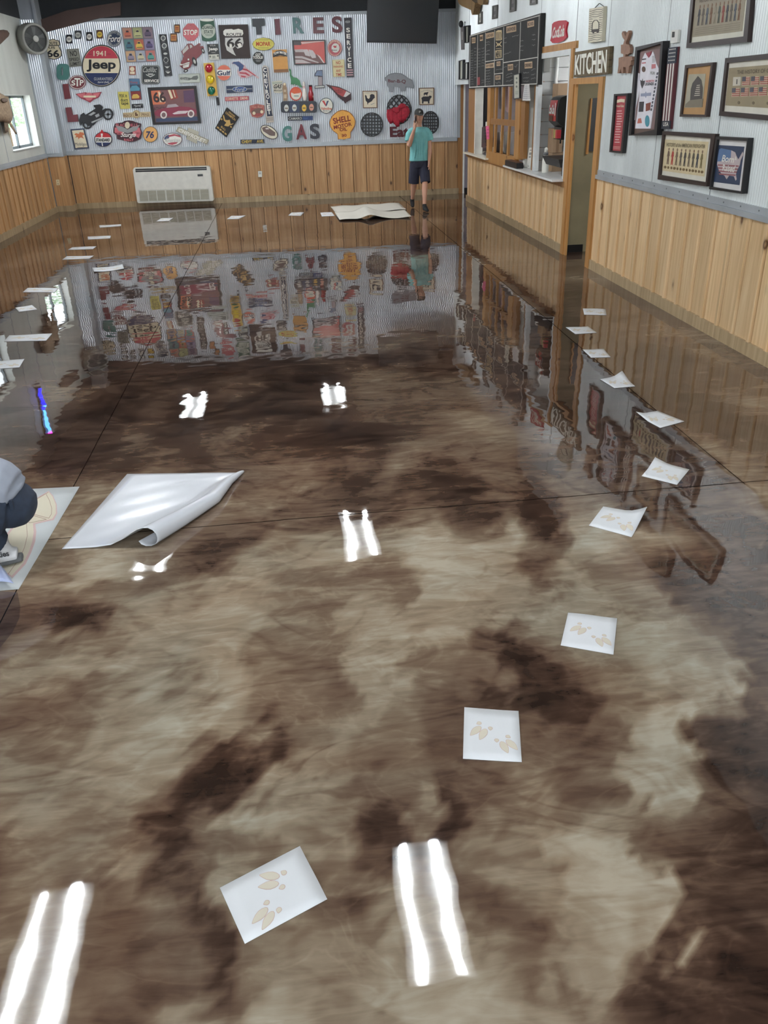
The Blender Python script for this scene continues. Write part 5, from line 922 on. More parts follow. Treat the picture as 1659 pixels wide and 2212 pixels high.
for k, (x0, y0, x1, y1, x2, y2, w, d) in enumerate(((505, 1508, 520, 1610, 548, 1702, 24, .085), (535, 1500, 548, 1600, 572, 1690, 26, .10), (566, 1502, 578, 1600, 604, 1706, 26, .09), (596, 1520, 612, 1640, 636, 1748, 26, .105), (632, 1555, 645, 1620, 652, 1690, 22, .085), (664, 1478, 664, 1590, 668, 1684, 24, .105), (690, 1448, 696, 1560, 694, 1690, 26, .09), (722, 1446, 730, 1560, 718, 1664, 26, .105), (752, 1460, 764, 1540, 744, 1626, 22, .085), (560, 1500, 620, 1520, 660, 1500, 22, .115), (640, 1490, 690, 1460, 745, 1462, 20, .115))):
    pc = [BW.at(p, d) for p in C4((x0, y0), ((x0 * .45 + x1 * .55), (y0 * .45 + y1 * .55)), (x1, y1), ((x2 + x1) / 2, (y2 + y1) / 2), (x2, y2))]; wm = (BW.at(C4((x1 + w, y1))[0], d) - BW.at(C4((x1, y1))[0], d)).length
    tube('cloth_fold', pc, [wm * .8, wm * 1.5, wm * 1.7, wm * 1.5, wm * .8], BOWM, t, 10, True, [.008, .014, .015, .012, .005], up=(1, 0, 0))
t = thing('eat_letters', 'maroon wooden word Eat beside the man', 'letters', base_of(BW, C4((525, 1890)))); text(BW, 'Eat', C4((525, 1748), (790, 1742), (792, 1888), (530, 1892)), .04, mat((86, 30, 38)), t, .06, 'letters', thick=.03)
# ---- heat pump, socket boxes
q = [(952, 280), (1502, 264), (1530, 508), (985, 526)]
t = thing('heater_unit', 'white wall-mounted heating and cooling unit above the baseboard', 'heater', base_of(BW, CA(*q)))
HD = .22
shape(BW, CA(*[(952, 290), (960, 274), (1490, 262), (1504, 272), (1531, 505), (1524, 511), (992, 527), (984, 518)]), .03, HD, mat((226, 224, 214), .35), 'casing', t)
sh(CA, [(970, 281), (1480, 267), (1482, 290), (972, 305)], BLK, t, 'air_slot', d0=.2, d=HD + .002); sh(CA, [(972, 291), (1478, 277), (1478, 281), (972, 295)], mat((170, 170, 164)), t, 'louvre', d0=.2, d=HD + .008)
sh(CA, [(1415, 320), (1453, 318), (1455, 334), (1417, 336)], mat((70, 72, 74), .2), t, 'display', d0=.2, d=HD + .003); sh(CA, [(990, 432), (1498, 420), (1506, 508), (1000, 520)], mat((206, 206, 196)), t, 'grille_surround', d0=.2, d=HD + .002)
gq = [(994, 437), (1494, 425), (1500, 502), (1003, 515)]
for s0, s1 in ((0, .125), (.132, .25), (.257, .375), (.392, .50), (.507, .62), (.64, .75), (.757, .87), (.877, 1.0)):
    p = shape(BW, CA(*sub(gq, s0 + .004, .04, s1 - .004, .96)), .2, HD + .006, mat((160, 156, 138), .6), 'grille_panel', t)
    shapes(BW, [CA(*sub(gq, s0 + .008, .1 + .11 * k, s1 - .008, .14 + .11 * k)) for k in range(8)], .2, HD + .009, mat((190, 188, 174)), 'grille_bars', p)
q = CB((176, 276), (202, 276), (203, 314), (178, 315)); t = thing('thermostat_box', 'small white box on the pine boards of the sign wall', 'box', base_of(BW, q)); shape(BW, q, .006, .06, mat((222, 222, 214)), 'case', t); shape(BW, [bil(q, .2, .2), bil(q, .8, .2), bil(q, .8, .5), bil(q, .2, .5)], .05, .062, mat((180, 182, 178)), 'cover', t)
CZ = crop(0, 300, 8.295)
q = CZ((1000, 732), (1058, 728), (1074, 828), (1014, 832)); t = thing('power_outlet', 'cream power outlet on the corner column', 'outlet', base_of(CF_, q)); shape(CF_, q, .006, .016, mat((222, 212, 176)), 'cover_plate', t); shapes(CF_, [[bil(q, .3, .15 + .45 * k), bil(q, .7, .15 + .45 * k), bil(q, .7, .42 + .45 * k), bil(q, .3, .42 + .45 * k)] for k in (0, 1)], .012, .019, mat((190, 180, 146)), 'sockets', t)
CSIDE2 = BW
# ================================================================== RIGHT WALL
RD = .0285
def rs(c, pts, m, t, name, d0=.01, d=RD, pl=RW): return shape(pl, c(*pts), d0, d, m, name, t)
def rss(c, lst, m, t, name, d0=.01, d=RD, pl=RW): return shapes(pl, [c(*p) for p in lst], d0, d, m, name, t)
PIX = lambda *p: list(p)
# ---- chalk menu board
MQ = [(1014.7, 79.5), (1166.6, 32.5), (1159.5, 181.8), (1013.0, 189.0)]
t = thing('menu_board', 'long black chalk menu board above the serving hatch', 'menu board', base_of(RW, MQ))
oq = [(1014.2, 76.5), (1168.5, 28.2), (1161.2, 183.2), (1012.2, 191.5)]
MD = .075
shape(RW, oq, .01, MD, mat((26, 26, 26), .5), 'backing', t); shape(RW, MQ, .05, MD + .003, mat((46, 47, 46), .75, 0, .15, scale=6), 'chalk_surface', t)
CH = mat((226, 224, 214), .6); MDL = MD + .006
shapes(RW, [CMN((95, 188), (97, 172), (700, 0 - 18), (1572, -268), (1570, -252), (700, -2))], .06, MDL, CH, 'border_strip', t)
for a in (((80, 1246), (1000, 1196), (1000, 1214), (80, 1264)), ((1000, 1196), (1505, 1172), (1504, 1190), (1000, 1214)), ((422, 708), (795, 652), (795, 668), (422, 724)), ((798, 728), (1522, 614), (1520, 630), (798, 746)), ((608, 968), (790, 946), (790, 962), (608, 984))): shapes(RW, [CMN(*a)], .06, MDL, CH, 'border_strip', t)
for x0, y0, x1, y1, w in ((97, 190, 84, 1250, 10), (256, 150, 242, 1238, 9), (420, 100, 412, 1228, 9), (614, 42, 604, 1216, 9), (806, -12, 782, 1208, 11), (1160, -120, 1126, 1000, 11), (1552, -255, 1502, 1176, 10)): shapes(RW, [CMN((x0, y0), (x0 + w, y0), (x1 + w, y1), (x1, y1))], .06, MDL, mat((190, 188, 180), .6), 'divider', t)
HDR = mat((206, 176, 140), .5); HT = mat((70, 46, 36), .5)
for q, s in (([(135, 210), (215, 200), (212, 320), (140, 330)], 'SIDES'), ([(305, 158), (370, 145), (370, 268), (310, 280)], 'RIBS'), ([(435, 120), (605, 85), (605, 200), (440, 235)], 'LUNCH BOX'), ([(865, -25), (1070, -62), (1072, 75), (866, 116)], 'SANDWICHES'), ([(1308, -130), (1448, -160), (1448, -35), (1310, 0)], 'BOXES'),
             ([(430, 768), (605, 732), (605, 838), (430, 855)], "EAT 'N' DRINK"), ([(660, 715), (740, 705), (740, 800), (660, 808)], 'KIDS'), ([(635, 1010), (742, 1000), (740, 1090), (635, 1098)], 'DESSERT'), ([(895, 775), (1005, 762), (1005, 888), (898, 902)], 'SALADS'), ([(1250, 728), (1410, 708), (1410, 848), (1252, 862)], 'DRINKS')):
    p = shape(RW, CMN(*q), .06, MDL, HDR, 'heading_tile', t); text(RW, s, CMN(*sub(q, .08, .22, .92, .8)), MDL + .002, HT, p, .03)
p = shapes(RW, [CMN((642, 80), (690, 50), (766, 48), (772, 250), (745, 262), (642, 268))], .06, MDL, mat((226, 204, 158)), 'logo', t); shapes(RW, [CMN(*z) for k in range(5) for z in ribbon([(652 + 24 * k, 250), (662 + 24 * k, 170), (650 + 24 * k, 90)], 7)], .06, MDL + .003, mat((46, 44, 40)), 'logo_marks', p); shapes(RW, [CMN(*z) for z in ribbon([(650, 300), (700, 380), (760, 290)], 14) + ribbon([(650, 400), (700, 330), (760, 395)], 14) + ribbon([(645, 445), (765, 430)], 10)], .06, MDL, mat((226, 204, 158)), 'logo_swash', t)
p = shapes(RW, [CMN((632, 482), (762, 460), (760, 628), (638, 645))], .06, MDL, mat((226, 204, 158)), 'heading_tile', t); text(RW, 'MENU', CMN((644, 496), (752, 478), (750, 618), (648, 634)), MDL + .003, mat((46, 44, 40)), p, .02)
rng = random.Random(3)
def scribble(x0, y0, x1, y1, h):
    n = max(3, int((x1 - x0) / 9)); pts = [(x0 + (x1 - x0) * i / n, y0 + (y1 - y0) * i / n + rng.uniform(-h, h)) for i in range(n + 1)]
    return [CMN(*p) for p in ribbon(pts, 6)]
L_ = []
for k in range(15): L_ += scribble(112, 490 + 50 * k, 150 + rng.uniform(5, 25), 482 + 50 * k, 11)
for k in range(10): L_ += scribble(185, 440 + 68 * k, 232, 432 + 68 * k, 11)
for k in range(7): L_ += scribble(268, 455 + 62 * k, 320, 446 + 62 * k, 11); L_ += scribble(342, 440 + 62 * k, 400, 428 + 62 * k, 11)
L_ += scribble(342, 1118, 400, 1100, 11) + scribble(342, 1160, 400, 1142, 11)
for y in (310, 360, 495, 565): L_ += scribble(438, y, 520, y - 18, 14)
for k in range(6): L_ += scribble(432, 910 + 58 * k, 525, 895 + 58 * k, 14)
L_ += scribble(650, 880, 775, 862, 20) + scribble(635, 1160, 745, 1150, 18)
L_ += scribble(815, 225, 868, 212, 14) + scribble(990, 190, 1125, 155, 14) + scribble(815, 318, 868, 306, 14) + scribble(815, 560, 965, 510, 14)
for y in (285, 395, 490): L_ += scribble(1160, y, 1225, y - 20, 16)
for y in (155, 255, 375): L_ += scribble(1405, y, 1475, y - 10, 16)
for y in (975, 1030, 1115): L_ += scribble(860, y + 20, 1000, y - 20, 16)
for y in (950, 1060, 1140): L_ += scribble(1220, y, 1340, y - 10, 18); L_ += scribble(1390, y - 60, 1480, y - 80, 16)
L_ += scribble(815, 830, 880, 815, 14) + scribble(1040, 830, 1105, 790, 20)
V = []; F = []
for pts in L_:
    k = len(V); V += [RW.at(p, MD + .005) for p in pts]; F.append((k, k + 1, k + 2, k + 3))
o = new_obj('chalk_writing', V, F, mat((150, 150, 148), .8), t, recalc=False); o['kind'] = 'stuff'
shapes(RW, [CMN((255, 1045), (308, 1038), (305, 1205), (250, 1210))], .06, MDL, mat((150, 60, 62)), 'red_note', t)
# framed print and paper hung in front of the board
t = thing('framed_print', 'narrow black-framed pale print overlapping the menu board bottom edge', 'picture', base_of(RW, C5((555, 1078), (612, 1065)), .10))
shape(RW, C5((546, 812), (612, 795), (614, 1068), (550, 1080)), .084, .11, BLK, 'frame', t); shape(RW, C5((556, 818), (606, 806), (608, 1060), (557, 1068)), .09, .113, mat((206, 206, 190)), 'print', t); shapes(RW, [C5(*ell(582, 850 + 45 * k, 9, 12, 10)) for k in range(3)] + [C5(*rect(568, 990 + 14 * k, 598, 994 + 14 * k)) for k in range(3)], .09, .1145, mat((120, 124, 112)), 'print_marks', t)
t = thing('paper_notice', 'white flared paper notice hanging below the menu board', 'paper', base_of(RW, C5((650, 1090), (730, 1090)), .09))
shape(RW, C5((668, 918), (720, 915), (732, 1094), (644, 1092)), .086, .0875, mat((232, 230, 226)), 'sheet', t); shapes(RW, [C5(*rect(674 - 4 * k, 930 + 22 * k, 700, 940 + 22 * k)) for k in range(7)] + [C5(*rect(705, 930 + 22 * k, 716 + 2 * k, 938 + 22 * k)) for k in range(7)], .0865, .089, mat((186, 186, 190)), 'print_lines', t)
# ---- first serving hatch: wooden slatted shutter
t = thing('slatted_shutter', 'honey pine window shutter with slender slats in the serving hatch', 'shutter', base_of(RW, CQ((400, 1700), (1040, 1880)), .04))
rs(CQ, [(437, 95), (505, 92), (462, 1490), (408, 1475)], OAK, t, 'stile', -.02, .05); rs(CQ, [(1045, 330), (1142, 370), (1102, 1660), (1000, 1640)], OAK, t, 'stile', -.02, .05)
rs(CQ, [(480, 762), (1040, 805), (1030, 938), (474, 885)], OAKD, t, 'rail', -.01, .04); rs(CQ, [(408, 1475), (1012, 1610), (1042, 1885), (398, 1705)], OAK, t, 'solid_panel', -.02, .055)
for x0, x1, y0, y1 in ((612, 592, 90, 775), (765, 740, 85, 790), (920, 892, 80, 800), (595, 568, 900, 1505), (735, 708, 915, 1535), (890, 855, 930, 1570)): rs(CQ, [(x0 - 10, y0), (x0 + 14, y0), (x1 + 14, y1), (x1 - 12, y1)], OAK, t, 'slat', .0, .035)
t = thing('hatch_post', 'broad pine post at the near side of the slatted shutter', 'post', base_of(RW, CQ((1110, 1690), (1210, 1700)), .02)); rs(CQ, [(1166, 370), (1255, 390), (1207, 1640), (1130, 1640)], OAKD, t, 'post', -.03, .035)
# things inside the first hatch
def solid(pl, c, pts, m, name, label, cat, d0=0, d1=.1, part='body', group=None):
    t = thing(name, label, cat, base_of(pl, c(*pts), d1), group); shape(pl, c(*pts), d0, d1, m, part, t); return t
K1 = Plane((XR + .16, 0, 0), (-1, 0, 0)); K2 = Plane((0, 18.2, 0), (0, -1, 0))
t = solid(K2, CQ, [(365, 60), (430, 60), (425, 940), (350, 940)], mat((56, 54, 60), .4), 'fridge', 'tall dark grey fridge edge behind the serving hatch', 'fridge', -.1, .0)
t = solid(RW, CQ, [(395, 935), (462, 922), (468, 1070), (472, 1208), (412, 1222), (404, 1080)], mat((236, 110, 150), .7), 'pink_note', 'bright pink note taped to the shutter edge', 'paper', .056, .058, 'sheet'); shapes(RW, [CQ(*rect(418, 1000 + 70 * k, 455, 1012 + 70 * k)) for k in range(3)], .057, .060, mat((170, 60, 96)), 'print_lines', t)
K3 = Plane((XR + .13, 0, 0), (-1, 0, 0))
t = thing('card_terminal', 'black and maroon payment terminal standing on the hatch sill', 'terminal', base_of(K3, CQ((310, 1390), (400, 1390))))
shape(K3, CQ((312, 960), (335, 935), (385, 938), (402, 980), (400, 1370), (350, 1395), (300, 1390)), 0, .05, mat((66, 28, 34), .4), 'body', t); shapes(K3, [CQ(*rect(338, 1000 + 62 * k, 388, 1042 + 62 * k)) for k in range(5)], .03, .054, BLK, 'keys', t)
t = solid(K3, CQ, [(392, 838), (420, 834), (418, 925), (388, 930)], WHT, 'white_card', 'small white card standing above the payment terminal', 'card', .06, .064, 'sheet')
CUP = K3.at(CQ((378, 1450))[0]); t = thing('paper_cup', 'small white paper cup on the hatch sill', 'cup', Vector((XR + .10, 16.75, .962))); b_ = Vector((XR + .10, 16.75, .962)); lathe('cup', b_, [(.045, 0), (.06, .15), (.063, .155), (.055, .15)], WHT, t)
SILL = Plane((0, 0, .962), (0, 0, 1)); GAP[SILL] = 0
for i, (pts, m, l) in enumerate((([(140, 1490), (250, 1390), (330, 1400), (260, 1500)], mat((52, 50, 52)), 'black printed leaflet lying on the hatch sill'), ([(225, 1440), (300, 1380), (345, 1420), (290, 1480)], mat((150, 140, 150)), 'grey leaflet on top of the black one on the sill'), ([(320, 1540), (385, 1475), (400, 1490), (395, 1560)], mat((70, 66, 66)), 'dark leaflet beside the shutter on the hatch sill'))):
    t = solid(SILL, CQ, pts, m, 'leaflet', l, 'leaflet', .001 + .002 * i, .002 + .002 * i, 'sheet')
# kitchen things seen between the slats
struct(box('kitchen_shelf', (XR + .50, 13.6, 0.93), (XR + .95, 18.3, 0.962), mat((120, 96, 70)))); struct(box('kitchen_rail', (XR + .54, 13.6, 2.34), (XR + .58, 18.3, 2.38), mat((150, 150, 150), .3, .8)))
K4 = Plane((XR + .56, 0, 0), (-1, 0, 0))
for pts, m, nm, l, cat in (([(470, 910), (560, 920), (580, 1010), (560, 1150), (500, 1215), (465, 1200)], mat((130, 34, 42), .3), 'red_kettle', 'dark red enamel kettle behind the shutter slats', 'kettle'), ([(620, 1060), (700, 1060), (720, 1480), (620, 1470)], mat((176, 170, 166), .3), 'steel_canister', 'grey steel canister standing behind the shutter slats', 'canister'),
                           ([(790, 1050), (870, 1040), (860, 1400), (780, 1380)], mat((160, 156, 150)), 'glass_jar', 'pale jar behind the lower slats', 'jar'), ([(930, 1060), (1010, 1060), (1000, 1560), (920, 1540)], mat((150, 146, 146)), 'tall_canister', 'tall pale canister next to the near shutter stile', 'canister'),
                           ([(520, 400), (590, 400), (585, 700), (515, 690)], mat((150, 130, 110)), 'hanging_pan', 'brownish pan hanging behind the upper slats', 'pan'), ([(680, 100), (740, 100), (735, 560), (690, 560)], mat((190, 190, 190), .3, .5), 'ladle', 'long steel ladle hanging behind the upper slats', 'ladle'), ([(830, 110), (880, 110), (870, 640), (825, 600)], mat((180, 150, 148)), 'towel', 'pale striped towel hanging behind the upper slats', 'towel')):
    P3 = [K4.at(p) for p in CQ(*pts)]; zmin = min(p.z for p in P3); zmax = max(p.z for p in P3)
    stand = cat in ('kettle', 'canister', 'jar'); t = thing(nm, l, cat, base_of(K4, CQ(*pts)))
    V = []
    for dx in (0, .12 if stand else .03):
        for p in P3:
            z = .962 + (p.z - zmin) * (zmax - .962) / (zmax - zmin) if stand else p.z + (2.34 - zmax) * (p.z - zmin) / (zmax - zmin)
            V.append(Vector((p.x + dx, p.y, z)))
    n = len(P3); new_obj('body', V, [tuple(range(n)), tuple(range(2 * n - 1, n - 1, -1))] + [(i, (i + 1) % n, n + (i + 1) % n, n + i) for i in range(n)], m, t)
t = thing('cash_tray', 'black tray with brown top on the white ledge beside the post', 'tray', Vector((XR - .1, 14.2, .962))); box('tray_body', (XR - .17, 13.75, .962), (XR - .062, 14.5, 1.045), BLK, t); box('tray_lid', (XR - .165, 13.77, 1.045), (XR - .065, 14.48, 1.052), BRN, t)
TP = Plane((XR + .02, 0, 0), (-1, 0, 0)); q = CQ((1335, 1400), (1418, 1395), (1358, 1842), (1272, 1832)); t = thing('standing_notice', 'tall white printed notice leaning on the white ledge', 'notice', base_of(TP, q)); shape(TP, q, -.006, 0, WHT, 'sheet', t); shapes(TP, [sub(q, .3, .1, .7, .15), sub(q, .25, .24, .8, .36), sub(q, .3, .42, .75, .5), sub(q, .4, .9, .7, .93)], -.003, .002, GRY, 'print_lines', t)
# ---- second hatch: drinks dispenser
YD = 12.33; XF = XR + .02
def dz(cy): return K5.at(CS((400, cy))[0]).z
K5 = Plane((XF, 0, 0), (-1, 0, 0))
prof = [(255, 300), (262, 520), (262, 790), (330, 870)]
t = thing('soda_dispenser', 'black drinks dispenser with a red front panel in the second hatch', 'dispenser', Vector((XF + .15, 12.5, .962)))
y0, y1 = YD, 12.74
ztop, zmid, zlow, zb = K5.at(CS((540, 175))[0]).z, K5.at(CS((500, 250))[0]).z, K5.at(CS((470, 830))[0]).z, K5.at(CS((470, 905))[0]).z
zr = ztop - zb
pf = [(XF + .10, ztop), (XF + .03, ztop - zr * .05), (XF + .0, ztop - zr * .14), (XF - .02, ztop - zr * .45), (XF - .015, ztop - zr * .80), (XF + .02, ztop - zr * .88), (XF + .08, zb), (XF + .5, zb), (XF + .5, ztop)]
V = [(x, y0, z) for x, z in pf] + [(x, y1, z) for x, z in pf]; n = len(pf)
new_obj('body', V, [tuple(range(n)), tuple(range(2 * n - 1, n - 1, -1))] + [(i, (i + 1) % n, n + (i + 1) % n, n + i) for i in range(n)], mat((36, 38, 40), .35), t)
pr = pf[2:5]; V = []
for x, z in pr: V += [(x - .006, y0 + .05, z), (x - .006, y1 - .03, z)]
new_obj('front_panel', V, [(0, 1, 3, 2), (2, 3, 5, 4)], mat((158, 38, 40), .2), t)
FP = Plane((XF - .022, 0, 0), (-1, 0, 0)); zz = lambda f: ztop - zr * f
def fq(f0, f1, a0, a1): return [(XF - .027, y1 - .03 - (y1 - y0 - .08) * a0, zz(f0)), (XF - .027, y1 - .03 - (y1 - y0 - .08) * a1, zz(f0)), (XF - .027, y1 - .03 - (y1 - y0 - .08) * a1, zz(f1)), (XF - .027, y1 - .03 - (y1 - y0 - .08) * a0, zz(f1))]
new_obj('white_stripe', fq(.22, .62, .86, .92), [(0, 1, 2, 3)], WHT, t)
def text3(s, q, m, par, bold=.02):
    st, fs = glyphs(s, bold); Q = [Vector(p) for p in q]
    return new_obj('lettering', [Q[0].lerp(Q[1], a).lerp(Q[3].lerp(Q[2], a), b) for a, b in st], fs, m, par, recalc=False)
text3('Coca-Cola', [Vector(p) + Vector((-.003, 0, 0)) for p in fq(.28, .58, .05, .78)], LGR, t, .03); new_obj('dark_glass', [Vector(p) + Vector((-.001, 0, 0)) for p in fq(.62, .80, .05, .6)], [(0, 1, 2, 3)], mat((60, 26, 24), .15), t)
zv = K5.at(CS((470, 1190))[0]).z
box('valve_block', (XF + .06, y0 + .02, zv), (XF + .3, y1 - .05, zb), mat((26, 26, 28), .4), t)
for k in range(6):
    yk = y0 + .03 + k * .042; box('valve', (XF + .0, yk, zv + .02), (XF + .06, yk + .03, zb - .03), mat([(190, 60, 70), (196, 70, 80), (200, 190, 110), (150, 130, 80), (180, 160, 110), (170, 90, 80)][k], .35), t)
tube('drip_nozzle', [(XF + .08, y0 + .1, zv), (XF + .08, y0 + .1, zv - .05)], .012, BLK, t); box('column', (XF + .47, y0 + .05, .962), (XF + .55, y1 - .02, zb), mat((150, 146, 140)), t)
t = thing('white_pipe', 'white vertical pipe in front of the grey lap siding', 'pipe', SP.at(C5((1005, 1060))[0], .05)); tube('pipe', [SP.at(C5((998, 1100))[0], .05), SP.at(C5((1032, 585))[0], .05)], .025, mat((232, 234, 232), .4), t)
# cardboard cartons stacked behind the dispenser
for i, (x0, z0, x1, z1, l) in enumerate(((3.995, .965, 4.34, 1.22, 'lowest brown carton standing on the white ledge'), (3.99, 1.225, 4.13, 1.55, 'narrow brown carton in the middle of the stack behind the dispenser'), (4.02, 1.84, 4.40, 2.14, 'brown carton high behind the dispenser'))):
    t = thing('carton', l, 'carton', ((x0 + x1) / 2, 13.1, z0), 'brown cartons behind the dispenser'); box('box', (x0, 12.98, z0), (x1, 13.25, z1), mat((168, 140, 112), .8), t); box('tape', ((x0 + x1) / 2 - .02, 12.978, z0), ((x0 + x1) / 2 + .02, 13.252, z1 + .002), mat((140, 112, 86)), t)
struct(box('carton_shelf', (XR + .2, 12.96, 1.815), (5.2, 13.3, 1.835), mat((120, 92, 60))))
bb = Vector((XR + .05, 12.93, .962)); t = thing('spray_bottle', 'white plastic bottle with a grey collar on the white ledge', 'bottle', bb); lathe('body', bb, [(.045, 0), (.05, .02), (.05, .16), (.04, .21), (.03, .24)], WHT, t); lathe('collar', bb, [(.034, .24), (.034, .27), (.026, .28)], mat((110, 110, 112)), t); lathe('cap', bb, [(.026, .28), (.024, .33), (.012, .345)], WHT, t)
t = thing('drip_tray', 'black plastic drip tray on a stand in the second hatch', 'tray', Vector((XF + .1, 12.35, .962)))
V = []; zt, zb2 = 1.20, 1.09
for z, g in ((zt, 0), (zb2, .05)): V += [(XF - .05 + g, 12.85 - g, z), (XF + .44 - g, 12.85 - g, z), (XF + .44 - g, 12.05 + g, z), (XF - .05 + g, 12.05 + g, z)]
new_obj('tray', V, [(0, 1, 2, 3), (4, 7, 6, 5), (0, 4, 5, 1), (1, 5, 6, 2), (2, 6, 7, 3), (3, 7, 4, 0)], mat((40, 36, 36), .5), t); box('stand', (XF + .08, 12.1, .962), (XF + .3, 12.3, zb2), BLK, t)
# ---- signs round the kitchen doorway
t = sign('drink_sign', 'red fishtail-shaped sign with white script above the drinks hatch', C5((968, 262), (990, 240), (1040, 224), (1105, 221), (1133, 240), (1122, 290), (1115, 340), (1126, 402), (1092, 440), (1030, 465), (972, 467), (947, 440), (962, 390), (964, 330)), mat((196, 40, 58), .35), RW); text(RW, 'Coca', C5((975, 300), (1052, 275), (1050, 400), (970, 420)), RD, WHT, t, .03, shear=.15); text(RW, 'Cola', C5((1035, 285), (1105, 262), (1102, 392), (1030, 412)), RD + .001, WHT, t, .03, shear=.15)
q = [(1372, 96), (1525, 68), (1506, 446), (1358, 466)]
t = thing('wood_plaque', 'cream plaque with wavy black grain and a car outline hung on a string', 'plaque', base_of(RW, C5(*q))); shape(RW, C5(*q), .006, .05, mat((214, 208, 186)), 'board', t)
wv = []
for k in range(15):
    y = .07 + k * .062; pts = [bil(q, s, y + .012 * math.sin(s * 9 + k)) for s in np.linspace(.02, .98, 9)]
    if 4 <= k <= 9: wv += ribbon(pts[:3], 5) + ribbon(pts[6:], 5)
    else: wv += ribbon(pts, 5)
shapes(RW, [C5(*p) for p in wv], .04, .052, mat((70, 66, 60)), 'grain_lines', t); shapes(RW, [C5(*p) for p in ribbon([(1400, 320), (1405, 250), (1425, 222), (1455, 220), (1475, 250), (1474, 318)], 7)] + [C5((1395, 320), (1478, 312), (1476, 345), (1395, 350)), C5(*ell(1415, 352, 10, 12, 10)), C5(*ell(1462, 346, 10, 12, 10))], .04, .053, mat((66, 60, 56)), 'car_outline', t); shapes(RW, [C5(*p) for p in ribbon([(1425, 90), (1478, 36), (1526, 70)], 3)], .01, .02, BLK, 'string', t)
q = [(1214, 566), (1597, 500), (1578, 802), (1203, 842)]
t = thing('kitchen_sign', 'brown plank sign with white letters KITCHEN over the doorway', 'sign', base_of(RW, C5(*q))); 
for k in range(4): shape(RW, C5(*sub(q, 0, k / 4 + .004, 1, (k + 1) / 4 - .004)), .006, .05, mat((98, 84, 60), .7, 0, .2, scale=14), 'plank', t)
text(RW, 'KITCHEN', C5((1218, 598), (1566, 536), (1556, 788), (1212, 816)), .053, mat((232, 232, 220), .6), t, .03)
# ---- wooden bunny on donkey
t = thing('wooden_animals', 'brown wooden rabbit standing on a wooden donkey cut-out', 'wall decoration', base_of(RW, C6((160, 730), (260, 730)))); WD = mat((146, 112, 92), .6, 0, .15, scale=20)
rs(C6, [(197, 335), (207, 312), (222, 330), (235, 362), (252, 322), (266, 305), (273, 330), (258, 378), (240, 418), (240, 442), (212, 442), (226, 400), (206, 372)], WD, t, 'rabbit_ears', .01, .045); rs(C6, [(190, 448), (240, 438), (272, 446), (282, 480), (278, 530), (258, 545), (238, 540), (232, 572), (215, 572), (214, 540), (190, 532)], WD, t, 'rabbit_body', .01, .045)
rs(C6, [(168, 578), (200, 568), (270, 562), (300, 566), (306, 600), (292, 605), (288, 650), (272, 662), (262, 732), (243, 732), (236, 672), (214, 668), (212, 730), (194, 732), (190, 682), (172, 732), (156, 732), (166, 650)], WD, t, 'donkey', .01, .045)
def rframe(name, label, c, q, qi, m, pic, depth=.04, cat='picture', pname='print', group=None): return frame(name, label, c, q, qi, RW, m, pic, depth, cat, pname, group)
BR = mat((50, 38, 36), .35)
q = [(222, 1048), (478, 1032), (372, 2138), (135, 2115)]; qi = [(250, 1082), (444, 1074), (342, 2098), (165, 2088)]
t, d = rframe('red_poster', 'tall narrow red poster in a black frame beside the kitchen doorway', CJ, q, qi, BLK, mat((176, 66, 74), .3), .045)
shape(RW, CJ((280, 1155), (350, 1135), (422, 1145), (415, 1205), (350, 1195), (275, 1212)), .02, d, CRM, 'ribbon', t); text(RW, 'House Rules', CJ((262, 1243), (410, 1240), (404, 1290), (256, 1286)), d, CRM, t, .03)
ln = [sub(qi, .25 + .08 * rng.random(), .27 + .047 * k, .72 + .15 * rng.random(), .285 + .047 * k) for k in range(13)] + [sub(qi, .2, .92 + .02 * k, .9, .925 + .02 * k) for k in range(3)]
shapes(RW, [CJ(*p) for p in ln], .02, d, mat((226, 196, 190)), 'print_lines', t)
# jersey shadow box
q = [(615, 186), (1122, 72), (1006, 1806), (490, 1812)]; qi = [(650, 252), (1082, 118), (966, 1700), (535, 1795)]
t, d = rframe('jersey_frame', 'tall black shadow box with a white printed fishing jersey', CJ, q, qi, BLK, mat((104, 84, 74), .5), .07, 'framed jersey', 'backing')
shape(RW, CJ((655, 312), (760, 262), (1070, 215), (1040, 1000), (960, 1690), (600, 1690), (640, 640)), .02, d, mat((136, 112, 110), .7), 'dark_lining', t)
shape(RW, CJ((742, 400), (793, 288), (830, 340), (862, 386), (905, 330), (936, 262), (962, 330), (996, 480), (1042, 580), (1030, 760), (1000, 1000), (945, 1300), (890, 1682), (612, 1680), (650, 1400), (690, 1080), (702, 680), (718, 520)), .02, d + .006, mat((230, 228, 234), .8), 'jersey', t)
shape(RW, CJ((640, 645), (690, 672), (694, 900), (672, 1090), (620, 1300), (605, 1525), (570, 1520), (600, 1000)), .02, d + .005, mat((224, 224, 230), .8), 'sleeve', t)
e = d + .009; shape(RW, CJ((808, 300), (905, 262), (890, 330), (862, 384), (826, 335)), .02, e - .002, mat((150, 64, 76)), 'collar', t)
for s, qq, m in (('HUK', [(890, 622), (980, 640), (980, 690), (888, 690)], GRY), ('LEGENDS', [(792, 838), (954, 832), (950, 885), (788, 892)], SLATE), ('NORTH', [(810, 795), (962, 785), (960, 825), (808, 830)], mat((190, 90, 96)))): text(RW, s, CJ(*qq), e, m, t, .04)
shapes(RW, [CJ((705, 790), (738, 810), (745, 765), (752, 810), (790, 800), (775, 860), (738, 945), (712, 870)), CJ((688, 1190), (772, 1186), (756, 1372), (674, 1376)), CJ((740, 400), (810, 392), (808, 412), (738, 425))], .02, e, mat((56, 54, 58)), 'black_logos', t)
